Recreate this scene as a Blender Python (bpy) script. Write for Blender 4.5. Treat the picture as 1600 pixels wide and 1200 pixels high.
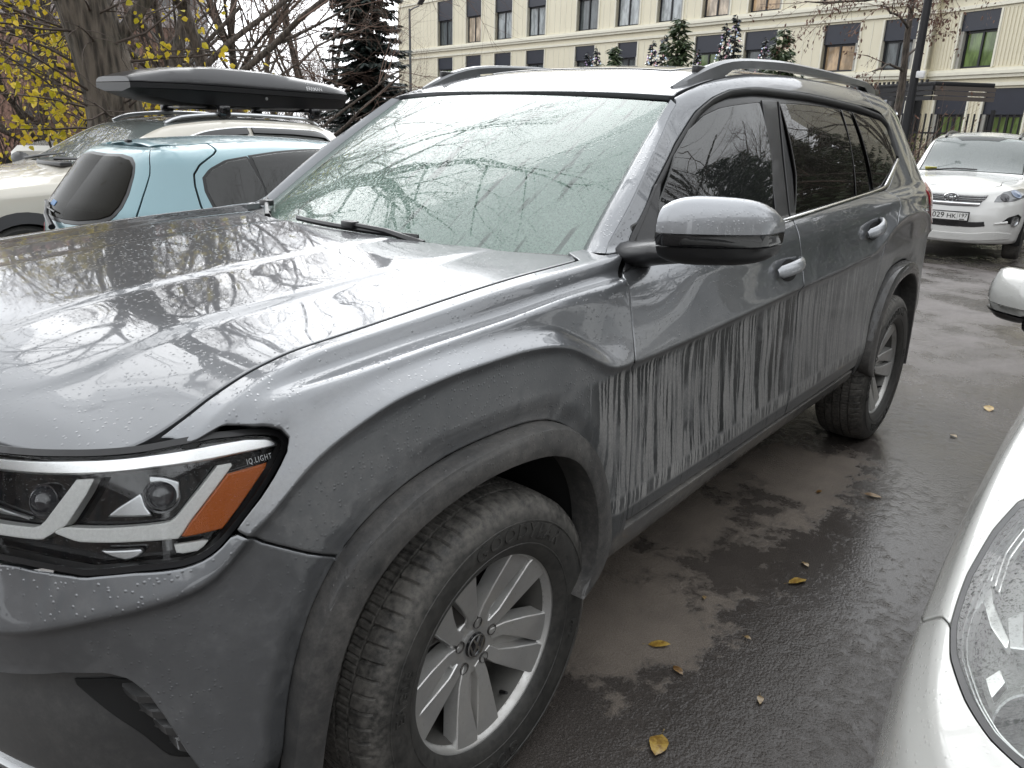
import bpy, bmesh, math, random, mathutils
import numpy as np
from mathutils import Vector, Matrix
random.seed(7); rng = np.random.default_rng(7)
scn = bpy.context.scene
for o in list(bpy.data.objects): bpy.data.objects.remove(o)
# ---------------------------------------------------------------- camera
cam_d = bpy.data.cameras.new('camera'); cam = bpy.data.objects.new('camera', cam_d); scn.collection.objects.link(cam)
cam_d.sensor_width = 36.0; cam_d.lens = 27.46; cam_d.clip_start = .05; cam_d.clip_end = 3000
Mc = Matrix(((-0.636104, -0.229959, 0.736539), (0.771151, -0.222126, 0.596645), (0.026401, 0.947512, 0.318629)))
cam.matrix_world = Matrix.Translation((1.1193, 1.8938, 1.4983)) @ Mc.to_4x4()
scn.camera = cam
# ---------------------------------------------------------------- overcast sky and a very soft sun
SUN_EL, SUN_AZ = math.radians(38), math.radians(215)
w = bpy.data.worlds.new('World'); scn.world = w; w.use_nodes = True
wn = w.node_tree.nodes; wl = w.node_tree.links; bg = wn['Background']
sky = wn.new('ShaderNodeTexSky'); sky.sky_type = 'NISHITA'; sky.sun_disc = False; sky.sun_elevation = SUN_EL; sky.sun_rotation = SUN_AZ
sky.air_density = 1.0; sky.dust_density = 6.0; sky.ozone_density = 1.0
bw = wn.new('ShaderNodeRGBToBW'); wl.new(sky.outputs[0], bw.inputs[0])
# the cloud deck: take the colour out, even out the sky's brightness, break it up softly
tc = wn.new('ShaderNodeTexCoord'); nz = wn.new('ShaderNodeTexNoise'); nz.inputs['Scale'].default_value = 2.2; nz.inputs['Detail'].default_value = 4
wl.new(tc.outputs['Generated'], nz.inputs['Vector'])
cl = wn.new('ShaderNodeMapRange'); cl.inputs[1].default_value = .3; cl.inputs[2].default_value = .7; cl.inputs[3].default_value = .88; cl.inputs[4].default_value = 1.12
wl.new(nz.outputs['Fac'], cl.inputs[0])
pw = wn.new('ShaderNodeMath'); pw.operation = 'POWER'; wl.new(bw.outputs[0], pw.inputs[0]); pw.inputs[1].default_value = .22
mu = wn.new('ShaderNodeMath'); mu.operation = 'MULTIPLY'; wl.new(pw.outputs[0], mu.inputs[0]); wl.new(cl.outputs[0], mu.inputs[1])
mc = wn.new('ShaderNodeVectorMath'); mc.operation = 'SCALE'; mc.inputs[0].default_value = (9.75, 10.0, 10.3); wl.new(mu.outputs[0], mc.inputs['Scale'])
wl.new(mc.outputs[0], bg.inputs[0]); bg.inputs[1].default_value = .15
sun_d = bpy.data.lights.new('sun', 'SUN'); sun_d.energy = .8; sun_d.angle = math.radians(50); sun_d.color = (1, .985, .96)
sun = bpy.data.objects.new('sun', sun_d); scn.collection.objects.link(sun)
sd = Vector((math.sin(SUN_AZ)*math.cos(SUN_EL), math.cos(SUN_AZ)*math.cos(SUN_EL), math.sin(SUN_EL)))
sun.rotation_euler = (-sd).to_track_quat('-Z', 'Y').to_euler(); sun.location = sd*60
scn.view_settings.view_transform = 'Standard'; scn.view_settings.look = 'None'; scn.view_settings.exposure = 0.25; scn.view_settings.gamma = 1.0
scn.render.engine = 'CYCLES'; scn.cycles.max_bounces = 10; scn.cycles.transparent_max_bounces = 12; scn.cycles.caustics_reflective = False; scn.cycles.caustics_refractive = False
scn.render.resolution_x = 1024; scn.render.resolution_y = 768
import numpy as np
# ---------------------------------------------------------------- surfaces
def pchip(xk, yk, x):
    xk = np.asarray(xk, float); yk = np.asarray(yk, float); x = np.asarray(x, float)
    h = np.diff(xk); d = np.diff(yk)/h; m = np.zeros_like(yk)
    for i in range(1, len(xk)-1):
        if d[i-1]*d[i] > 0:
            w1 = 2*h[i]+h[i-1]; w2 = h[i]+2*h[i-1]
            m[i] = (w1+w2)/(w1/d[i-1]+w2/d[i])
    m[0] = d[0]; m[-1] = d[-1]
    xc = np.clip(x, xk[0], xk[-1])
    i = np.clip(np.searchsorted(xk, xc)-1, 0, len(h)-1)
    t = (xc-xk[i])/h[i]
    return ((1+2*t)*(1-t)**2*yk[i] + t*(1-t)**2*h[i]*m[i] + t*t*(3-2*t)*yk[i+1] + t*t*(t-1)*h[i]*m[i+1])
def kn(s):
    """'a:v a:v ...' -> arrays"""
    q = [tuple(map(float, w.split(':'))) for w in s.split()]
    q.sort(); return [a for a, b in q], [b for a, b in q]
def crom(P, n=30, closed=False):
    P = np.asarray(P, float)
    Q = np.vstack([P[-1], P, P[0], P[1]]) if closed else np.vstack([2*P[0]-P[1], P, 2*P[-1]-P[-2]])
    out = []
    for i in range(1, len(Q)-2):
        p0, p1, p2, p3 = Q[i-1:i+3]
        d = lambda a, b: max(np.linalg.norm(b-a)**.5, 1e-5)
        t1 = d(p0, p1); t2 = t1+d(p1, p2); t3 = t2+d(p2, p3)
        t = np.linspace(t1, t2, n, endpoint=False)[:, None]
        A1 = (t1-t)/t1*p0+t/t1*p1; A2 = (t2-t)/(t2-t1)*p1+(t-t1)/(t2-t1)*p2; A3 = (t3-t)/(t3-t2)*p2+(t-t2)/(t3-t2)*p3
        B1 = (t2-t)/t2*A1+t/t2*A2; B2 = (t3-t)/(t3-t1)*A2+(t-t1)/(t3-t1)*A3
        out.append((t2-t)/(t2-t1)*B1+(t-t1)/(t2-t1)*B2)
    if not closed: out.append(P[-1][None])
    return np.vstack(out)
def resample(P, step, closed=False):
    P = np.asarray(P, float)
    if closed: P = np.vstack([P, P[:1]])
    L = np.r_[0, np.cumsum(np.linalg.norm(np.diff(P, axis=0), axis=1))]
    n = max(2, int(round(L[-1]/step))+1)
    s = np.linspace(0, L[-1], n)
    Q = np.stack([np.interp(s, L, P[:, k]) for k in range(P.shape[1])], 1)
    return Q[:-1] if closed else Q
def gsmooth(v, n):
    k = np.hanning(2*n+3)[1:-1]; k /= k.sum()
    return np.convolve(np.pad(v, n, 'reflect', reflect_type='odd'), k, 'valid')
class Grid:
    """surface sampled on a regular (u,v) grid, with bilinear lookup of position and normal"""
    def __init__(s, u0, du, v0, dv, P, flip=False):
        s.u0, s.du, s.v0, s.dv, s.P = u0, du, v0, dv, P
        n = np.cross(np.gradient(P, axis=0), np.gradient(P, axis=1))
        n /= np.maximum(np.linalg.norm(n, axis=2, keepdims=True), 1e-12)
        s.N = -n if flip else n
    def look(s, G, u, v):
        i = np.clip((np.asarray(u, float)-s.u0)/s.du, 0, G.shape[0]-1.0001); j = np.clip((np.asarray(v, float)-s.v0)/s.dv, 0, G.shape[1]-1.0001)
        a = i.astype(int); b = j.astype(int); f = (i-a)[..., None]; g = (j-b)[..., None]
        return (G[a, b]*(1-f)+G[a+1, b]*f)*(1-g)+(G[a, b+1]*(1-f)+G[a+1, b+1]*f)*g
    def pos(s, u, v, off=0.0):
        p = s.look(s.P, u, v)
        return p+s.nor(u, v)*off if np.any(off) else p
    def nor(s, u, v):
        n = s.look(s.N, u, v); return n/np.maximum(np.linalg.norm(n, axis=-1, keepdims=True), 1e-12)
class Func(Grid):
    """the same from a vectorised function f(u,v)->xyz over a rectangle"""
    def __init__(s, f, u0, u1, v0, v1, nu=120, nv=120, flip=False):
        U, V = np.meshgrid(np.linspace(u0, u1, nu), np.linspace(v0, v1, nv), indexing='ij')
        Grid.__init__(s, u0, (u1-u0)/(nu-1), v0, (v1-v0)/(nv-1), f(U, V), flip)
# ---------------------------------------------------------------- the grey car: plan contour and section features
# car frame = world frame: x forward (0 at front axle), y to the car's left, z up
CT = np.array([(-4.165, -.3), (-4.17, 0), (-4.165, .3), (-4.13, .6), (-4.07, .77), (-3.95, .86), (-3.78, .915), (-3.5, .953), (-3.1, .977), (-2.4, .985), (-1.2, .985), (-.5, .985), (.2, .985), (.4, .98), (.55, .957),
               (.66, .915), (.75, .845), (.82, .745), (.87, .62), (.91, .45), (.94, .2), (.95, 0), (.94, -.2)])
_q = crom(CT, 40); _q = _q[np.where(_q[:, 0] > -4.2)[0]]
_i0 = np.where((_q[:, 1] >= 0))[0]; _q = _q[_i0[0]:_i0[-1]+1]
_s = np.r_[0, np.cumsum(np.hypot(*np.diff(_q, axis=0).T))]; _s -= np.interp(0, _q[len(_q)//3:, 0], _s[len(_q)//3:])
A0 = _s[0]; AX = np.linspace(A0, _s[-1], int((_s[-1]-A0)/.01)+1); DA = AX[1]-AX[0]; AE = float(AX[-1])
CX = gsmooth(np.interp(AX, _s, _q[:, 0]), 8); CY = gsmooth(np.interp(AX, _s, _q[:, 1]), 8)
_tx = np.gradient(CX); _ty = np.gradient(CY); _L = np.hypot(_tx, _ty); NX = -_ty/_L; NY = _tx/_L
ARCH_G = np.array([(.555, .30), (.545, .40), (.535, .48), (.52, .566), (.497, .649), (.458, .735), (.395, .811), (.29, .868), (.17, .896), (.08, .903), (-.03, .902), (-.1, .896), (-.17, .880), (-.25, .838), (-.325, .762), (-.37, .68), (-.398, .59), (-.410, .53), (-.405, .475), (-.375, .435), (-.33, .41), (-.285, .395)])
ARCH_I = np.array([(.50, .30), (.485, .42), (.465, .53), (.432, .64), (.39, .717), (.335, .770), (.255, .810), (.14, .836), (.05, .843), (-.06, .836), (-.15, .815), (-.235, .766), (-.295, .682), (-.325, .59), (-.328, .51), (-.315, .455), (-.295, .425), (-.282, .408), (-.275, .396)])
RX = -2.98
def arch(poly, rear=False, n=6):
    q = crom(poly, n)
    if rear: q = np.c_[RX-q[:, 0]*np.where(q[:, 0] > 0, .86, 1.0), q[:, 1]][::-1]
    return q
def seg_dist(X, Y, poly):
    D = np.full(X.shape, 9.0)
    for (x0, y0), (x1, y1) in zip(poly[:-1], poly[1:]):
        dx, dy = x1-x0, y1-y0; t = np.clip(((X-x0)*dx+(Y-y0)*dy)/(dx*dx+dy*dy), 0, 1)
        D = np.minimum(D, np.hypot(X-x0-t*dx, Y-y0-t*dy))
    return D
def inside(poly, X, Y):
    c = np.zeros(np.shape(X), bool); n = len(poly); j = n-1
    for i in range(n):
        xi, yi = poly[i]; xj, yj = poly[j]
        if yi != yj: c ^= ((yi > Y) != (yj > Y)) & (X < (xj-xi)*(Y-yi)/(yj-yi)+xi)
        j = i
    return c
DV = .004
def build(feats, arange=None):
    """feats: list of (v, radius, Nknots, Zknots)"""
    vk = np.array([f[0] for f in feats]); V = np.arange(vk[0], vk[-1]+DV/2, DV)
    Nk = np.stack([pchip(*kn(f[2]), AX) for f in feats], 1); Zk = np.stack([pchip(*kn(f[3]), AX) for f in feats], 1)
    Ve = np.r_[vk[0]-.1+np.arange(0, .1-1e-6, DV), V, V[-1]+DV+np.arange(0, .1, DV)]
    def lin(K):
        out = np.empty((len(AX), len(Ve)))
        for i in range(len(AX)):
            y = np.interp(Ve, vk, K[i])
            lo = Ve < vk[0]; hi = Ve > vk[-1]
            y[lo] = K[i, 0]+(Ve[lo]-vk[0])*(K[i, 1]-K[i, 0])/(vk[1]-vk[0])
            y[hi] = K[i, -1]+(Ve[hi]-vk[-1])*(K[i, -1]-K[i, -2])/(vk[-1]-vk[-2])
            out[i] = y
        return out
    sig = np.interp(V, vk, [f[1] for f in feats])
    W = np.exp(-.5*((Ve[None, :]-V[:, None])/sig[:, None])**2); W /= W.sum(1, keepdims=True)
    N = lin(Nk)@W.T; Z = lin(Zk)@W.T
    for G in (N, Z):
        for j in range(G.shape[1]): G[:, j] = gsmooth(G[:, j], 2)
    # the rounded-over band that runs round each wheel opening
    for rear in (0, 1):
        ag = arch(ARCH_G, rear)
        D = seg_dist(np.broadcast_to(AX[:, None], Z.shape), Z, ag)
        ins = inside(np.vstack([ag, [(ag[-1, 0], 0), (ag[0, 0], 0)]]), np.broadcast_to(AX[:, None], Z.shape), Z)
        D = np.where(ins, 0, D); t = np.clip(D/.048, 0, 1)
        N += .016*(1-t*t*(3-2*t))*(Z < 1.0)
    P = np.stack([CX[:, None]-NX[:, None]*N, CY[:, None]-NY[:, None]*N, Z], 2)
    return Grid(A0, DA, vk[0], DV, P, flip=True), V, N, Z
Zs = '-4.9:.95 -4.4:.965 -3.95:.98 -3.62:1.0 -3.45:1.07 -3.3:1.115 -3.1:1.135 -2.9:1.135 -2.72:1.115 -2.6:1.075 -2.5:1.035 -2.4:1.008 -2.2:.998 -2.03:.99 -1.63:.981 -1.24:.968 -.81:.954 -.49:.949 -.43:.950 -.395:.956 -.36:.972 -.29:1.008 -.23:1.036 -.17:1.053 -.1:1.063 -.03:1.067 .11:1.066 .23:1.058 .28:1.052 .33:1.04 .42:1.007 .48:.968 .52:.93 .56:.897 .58:.877 .61:.848 .64:.831 .68:.82 .79:.797 .96:.752 1.2:.72 1.66:.7'
def shift(s, d, f=None):
    return ' '.join('%g:%g' % (float(w.split(':')[0]), float(w.split(':')[1])+(d if not callable(d) else d(float(w.split(':')[0])))) for w in s.split())
LOW = [
 (0.0, .012, '-5:.30 1.66:.30', '-5:.36 -1.5:.355 -.45:.33 .5:.30 1.66:.28'),
 (.08, .012, '-5:.04 -.5:.045 .4:.03 .6:.05 1.66:.06', '-5:.41 -1.5:.405 -.45:.375 .5:.36 1.66:.33'),
 (.18, .008, '-5:.018 .4:.005 .55:.005 .8:.03 1.66:.03', '-5:.492 .3:.492 .7:.46 1.66:.42'),
 (.26, .016, '-5:.002 -.6:.0 .0:.0 .5:.008 .8:.03 1.66:.03', '-5:.565 .3:.565 .7:.56 1.66:.52'),
 (.40, .04, '-5:.012 -.9:.016 -.5:.014 0:.0 .45:.008 .6:.02 .75:.035 .9:.05 1.66:.05', '-5:.72 .3:.72 .7:.67 .9:.65 1.66:.62'),
 (.60, .010, '-5:.024 -3.7:.02 -3.4:.01 -2.6:.01 -2.3:.024 -.6:.024 -.4:.026 -.2:.022 .3:.022 .5:.022 .6:.03 .8:.03 1.66:.03', shift(Zs, lambda a: -.018)),
 (.62, .005, '-5:.002 -3.7:.002 -3.4:-.008 -2.6:-.008 -2.3:0 -.8:.0 -.45:.004 -.35:.012 .3:.012 .6:.012 1.66:.012', Zs),
]
FEN = LOW+[
 (.68, .009, '-1.2:.022 -.6:.03 -.45:.035 -.38:.05 -.25:.064 .2:.064 .45:.057 .6:.035 1.66:.04',
             '-1.2:1.02 -.6:1.015 -.5:1.012 -.41:1.0 -.36:1.012 -.31:1.034 -.21:1.071 -.13:1.083 0:1.09 .2:1.083 .3:1.07 .4:1.045 .45:1.03 .5:.985 .56:.95 .64:.89 .8:.855 .96:.81 1.66:.76'),
 (.72, .008, '-1.2:.070 -.6:.078 -.3:.077 .2:.075 .45:.085 .57:.085 .7:.055 1.66:.06', '-1.2:1.134 -.54:1.136 -.36:1.134 -.07:1.116 .16:1.102 .32:1.090 .45:1.075 .52:1.05 .58:1.0 .65:.95 .8:.90 .96:.86 1.66:.81'),
 (.765, .008, '-1.2:.125 -.6:.13 -.3:.136 .3:.136 .45:.12 .57:.095 .7:.07 1.66:.08', '-1.2:1.138 -.55:1.128 -.38:1.120 -.09:1.102 .14:1.097 .34:1.085 .47:1.080 .54:1.066 .6:1.03 .66:.985 .8:.945 .96:.91 1.66:.88'),
 (.82, .009, '-1.2:.15 -.6:.152 .3:.155 .45:.142 .57:.11 .7:.085 1.66:.1', '-1.2:1.188 -.62:1.178 -.42:1.166 -.13:1.152 .04:1.139 .24:1.125 .35:1.116 .45:1.10 .52:1.083 .57:1.065 .65:1.02 .8:.985 .96:.96 1.66:.95'),
 (.87, .010, '-1.2:.20 .2:.20 .36:.20 .45:.19 .55:.165 .65:.14 .8:.11 1.66:.13', '-1.2:1.19 -.6:1.178 -.45:1.172 -.24:1.163 -.06:1.15 .13:1.133 .26:1.121 .36:1.113 .45:1.10 .55:1.08 .65:1.05 .75:1.022 .85:1.012 .96:1.005 1.66:1.02'),
 (.95, .02, '-1.2:.28 1.66:.25', '-1.2:1.195 -.5:1.185 .2:1.145 .5:1.11 .8:1.03 1.66:1.04'),
]
DOOR = LOW+[
 (.68, .014, '-5:.02 -.9:.022 -.45:.035', '-5:1.02 -3.7:1.04 -3.4:1.12 -3:1.17 -2.7:1.15 -2.4:1.06 -2:1.05 -1.2:1.025 -.9:1.02 -.3:1.012'),
 (.74, .02, '-5:.035 -1.4:.038 -.9:.05 -.6:.08 -.3:.085', '-5:1.09 -2.9:1.19 -2.3:1.11 -1.3:1.09 -.9:1.105 -.55:1.131 -.3:1.13'),
 (.78, .02, '-5:.045 -1.4:.045 -.9:.06 -.6:.112 -.3:.12', '-5:1.14 -2.9:1.21 -2.3:1.155 -1.3:1.14 -.9:1.142 -.55:1.138 -.3:1.136'),
 (.84, .010, '-5:.085 -1.3:.085 -.9:.125 -.6:.185 -.3:.21', '-5:1.235 -3.2:1.235 -2.4:1.222 -1.4:1.196 -.9:1.184 -.5:1.174 -.3:1.17'),
 (.87, .008, '-5:.10 -1.3:.10 -.9:.15 -.65:.205 -.5:.225 -.3:.23', '-5:1.255 -3.2:1.25 -2.4:1.234 -1.4:1.207 -.9:1.195 -.5:1.186 -.3:1.18'),
 (1.28, .03, '-5:.34 -3.9:.29 -3.3:.275 -1.7:.278 -1.4:.295 -1.1:.325 -.3:.35', '-5:1.60 -3.9:1.595 -3.3:1.622 -2.2:1.633 -1.7:1.618 -1.4:1.588 -1.2:1.552 -1.05:1.53 -.3:1.53'),
 (1.36, .012, '-5:.45 -3.9:.36 -3.3:.335 -1.4:.335 -1.1:.345 -.3:.355', '-5:1.665 -3.9:1.64 -3.3:1.675 -2.2:1.69 -1.8:1.676 -1.5:1.645 -1.3:1.606 -1.2:1.58 -1.05:1.55 -.3:1.55'),
 (1.44, .02, '-5:.53 -3.9:.43 -1:.41 -.3:.41', '-5:1.68 -3.9:1.655 -3.3:1.695 -2.2:1.71 -1.8:1.697 -1.5:1.665 -1.3:1.622 -1.2:1.59 -1.05:1.555 -.3:1.555'),
]

# the headlamp has its own smooth skin: (along the contour, height)
_za = np.arange(.66, 1.14, .004); _ai = np.where((AX > .25))[0]
_Nl = .040+.33*(_za-.88)+.25*np.clip(_za-.95, 0, 1)**2*4
_Pl = np.stack([CX[_ai][:, None]-NX[_ai][:, None]*_Nl, CY[_ai][:, None]-NY[_ai][:, None]*_Nl, np.broadcast_to(_za, (len(_ai), len(_za)))], 2)
LS = Grid(AX[_ai[0]], DA, _za[0], .004, _Pl, flip=True)
# panel and window outlines on the body surfaces (length along the car, distance up the section)
GAP_F = [(-0.577, 0.761), (-0.549, 0.722), (-0.531, 0.702), (-0.515, 0.687), (-0.499, 0.656), (-0.483, 0.623), (-0.509, 0.577), (-0.512, 0.524), (-0.515, 0.426), (-0.507, 0.332), (-0.498, 0.27), (-0.502, 0.201)]
GAP_D = [(-0.564, 0.772), (-0.553, 0.748), (-0.529, 0.714), (-0.514, 0.69), (-0.498, 0.655), (-0.484, 0.623), (-0.509, 0.577), (-0.512, 0.524), (-0.515, 0.426), (-0.507, 0.332), (-0.498, 0.27), (-0.502, 0.201)]
LAMP = [(0.733, 0.87), (0.66, 0.846), (0.589, 0.782), (0.525, 0.719), (0.495, 0.707), (0.476, 0.695), (0.47, 0.681), (0.475, 0.676), (0.499, 0.669), (0.54, 0.657), (0.584, 0.652), (0.613, 0.652), (0.637, 0.655), (0.666, 0.659), (0.737, 0.673), (0.821, 0.682), (0.838, 0.688), (0.886, 0.7), (0.946, 0.71), (0.988, 0.712)]
SEAM = [(0.584, 0.652), (0.574, 0.637), (0.565, 0.621), (0.542, 0.581), (0.518, 0.551), (0.493, 0.523), (0.473, 0.504), (0.445, 0.484), (0.407, 0.458), (0.378, 0.444)]
FTOP = [(-0.687, 0.84), (-0.586, 0.856), (-0.5, 0.867)]
HOODFRONT = [(0.733, 0.87), (0.905, 0.882), (1.031, 0.864)]
INTAKE = [(1.037, 0.392), (0.892, 0.438), (0.812, 0.439), (0.774, 0.418), (0.746, 0.374), (0.724, 0.316), (0.704, 0.256), (0.688, 0.222), (0.679, 0.211)]
GRILLE = [(0.979, 0.68), (0.902, 0.69), (0.837, 0.688), (0.821, 0.682)]
GLASS_F = [(-0.845, 0.958), (-1.033, 1.136), (-1.173, 1.214), (-1.291, 1.251), (-1.399, 1.262), (-1.567, 1.26), (-1.683, 1.259), (-1.613, 1.064), (-1.509, 0.874)]
BGAP = [(-1.826, 1.255), (-1.725, 1.057), (-1.632, 0.872), (-1.629, 0.821), (-1.618, 0.769), (-1.618, 0.691), (-1.599, 0.633)]
GLASS_R = [(-1.836, 1.252), (-2.092, 1.246), (-2.471, 1.237), (-2.454, 1.065), (-2.366, 0.882), (-1.694, 0.876), (-1.776, 0.997), (-1.811, 1.148)]
GLASS_S = [(-2.503, 1.235), (-2.606, 1.233), (-2.595, 0.887), (-2.392, 0.882)]
GLASS_Q = [(-2.647, 1.229), (-2.838, 1.218), (-3.065, 1.2), (-3.123, 1.164), (-3.129, 1.062), (-3.145, 1.01), (-3.068, 0.98), (-2.774, 0.888), (-2.649, 0.883)]
GUTTER = [(-0.718, 0.861), (-0.888, 1.033), (-1.086, 1.175), (-1.251, 1.26), (-1.366, 1.294), (-1.491, 1.311), (-1.675, 1.307), (-1.959, 1.288), (-2.32, 1.275), (-2.75, 1.256), (-3.096, 1.227), (-3.218, 1.185), (-3.213, 1.009)]
CHROME_U = [(-1.469, 0.856), (-1.656, 0.862), (-2.649, 0.883), (-2.784, 0.888), (-3.168, 1.006)]
CHROME_L = [(-1.47, 0.838), (-1.643, 0.84), (-2.653, 0.869), (-2.85, 0.88), (-3.223, 1.005)]
RIDGE = [(-0.609, 0.848), (-0.737, 0.962), (-0.894, 1.101), (-1.079, 1.243), (-1.177, 1.322)]
HANDLE_F = [(-1.364, 0.703), (-1.612, 0.706), (-1.469, 0.67)]
HANDLE_R = [(-2.337, 0.72), (-2.551, 0.678), (-2.443, 0.683)]
SAIL = [(-0.698, 0.843), (-0.58, 0.777), (-0.658, 0.784), (-0.768, 0.804), (-0.937, 1.034)]
TAIL = [(-3.385, 0.725), (-3.778, 0.691), (-3.572, 0.614)]
POCKET = [(0.903, 0.384), (0.829, 0.392), (0.777, 0.386), (0.746, 0.339), (0.717, 0.279), (0.691, 0.227), (0.684, 0.21), (0.729, 0.215), (0.741, 0.222), (0.9, 0.371)]
FINS = [(0.805, 0.371), (0.741, 0.356), (0.777, 0.332), (0.722, 0.314), (0.753, 0.291), (0.709, 0.273), (0.73, 0.258), (0.695, 0.245)]
LAMP_PARTS = [('light_bar', [(1.0, 0.9945), (0.844, 1.0139), (0.698, 1.0199), (0.591, 1.0223), (0.528, 1.0214), (0.486, 1.0149), (0.471, 1.0039), (0.476, 1.0005), (0.544, 1.0022), (0.602, 1.002), (0.7, 1.0015), (0.842, 0.9944), (0.996, 0.9787)], 'chrome', -0.01, 0.02), ('light_guide', [(0.583, 0.9922), (0.553, 0.9914), (0.571, 0.977), (0.648, 0.9165), (0.667, 0.8963), (0.743, 0.8984), (0.844, 0.8984), (0.891, 0.9086), (0.87, 0.9179), (0.686, 0.9211), (0.674, 0.924)], 'drl', -0.022, 0.02), ('light_guide', [(0.852, 0.9867), (0.817, 0.9898), (0.83, 0.967), (0.865, 0.9215), (0.898, 0.9026), (0.91, 0.8959), (0.994, 0.8842), (0.997, 0.8999), (0.921, 0.9124), (0.909, 0.9206)], 'drl', -0.022, 0.02), ('side_reflector', [(0.57, 0.9771), (0.494, 0.9802), (0.504, 0.9709), (0.594, 0.8996), (0.665, 0.8982), (0.646, 0.9172)], 'amber', -0.016, 0.02), ('reflector_bowl', [(0.799, 0.9321), (0.784, 0.943), (0.733, 0.9659), (0.725, 0.9411), (0.712, 0.9305)], 'grey', -0.038, 0.006), ('reflector_bowl', [(1.022, 0.911), (1.015, 0.9208), (0.965, 0.9422), (0.959, 0.929), (0.947, 0.9194)], 'grey', -0.038, 0.006), ('reflector_bowl', [(0.715, 0.9909), (0.687, 0.9876), (0.658, 0.9777), (0.659, 0.9499), (0.681, 0.9438), (0.678, 0.9724), (0.695, 0.9811), (0.714, 0.9781)], 'grey', -0.034, 0.006), ('turn_lamp', [(0.807, 0.8858), (0.73, 0.8864), (0.733, 0.8771), (0.76, 0.8703), (0.793, 0.8777)], 'grey', -0.03, 0.01), ('side_marker', [(0.677, 0.8889), (0.618, 0.888), (0.624, 0.882), (0.636, 0.8744), (0.674, 0.8746)], 'drl', -0.02, 0.01)]
LAMP_PROJ = [(0.694, 0.9592), (0.93, 0.9467)]
LAMP_TEXT = [(0.536, 0.9879), (0.491, 0.9886)]
LAMP_LS = [(0.997, 1.014), (0.866, 1.0285), (0.724, 1.0343), (0.659, 1.0387), (0.588, 1.0406), (0.518, 1.0355), (0.484, 1.0294), (0.462, 1.0193), (0.453, 1.0037), (0.459, 0.9932), (0.486, 0.9668), (0.529, 0.9299), (0.579, 0.8923), (0.611, 0.8709), (0.636, 0.862), (0.666, 0.858), (0.739, 0.859), (0.819, 0.8544), (0.835, 0.8565), (0.877, 0.8598), (0.928, 0.8621), (0.966, 0.861)]
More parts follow.
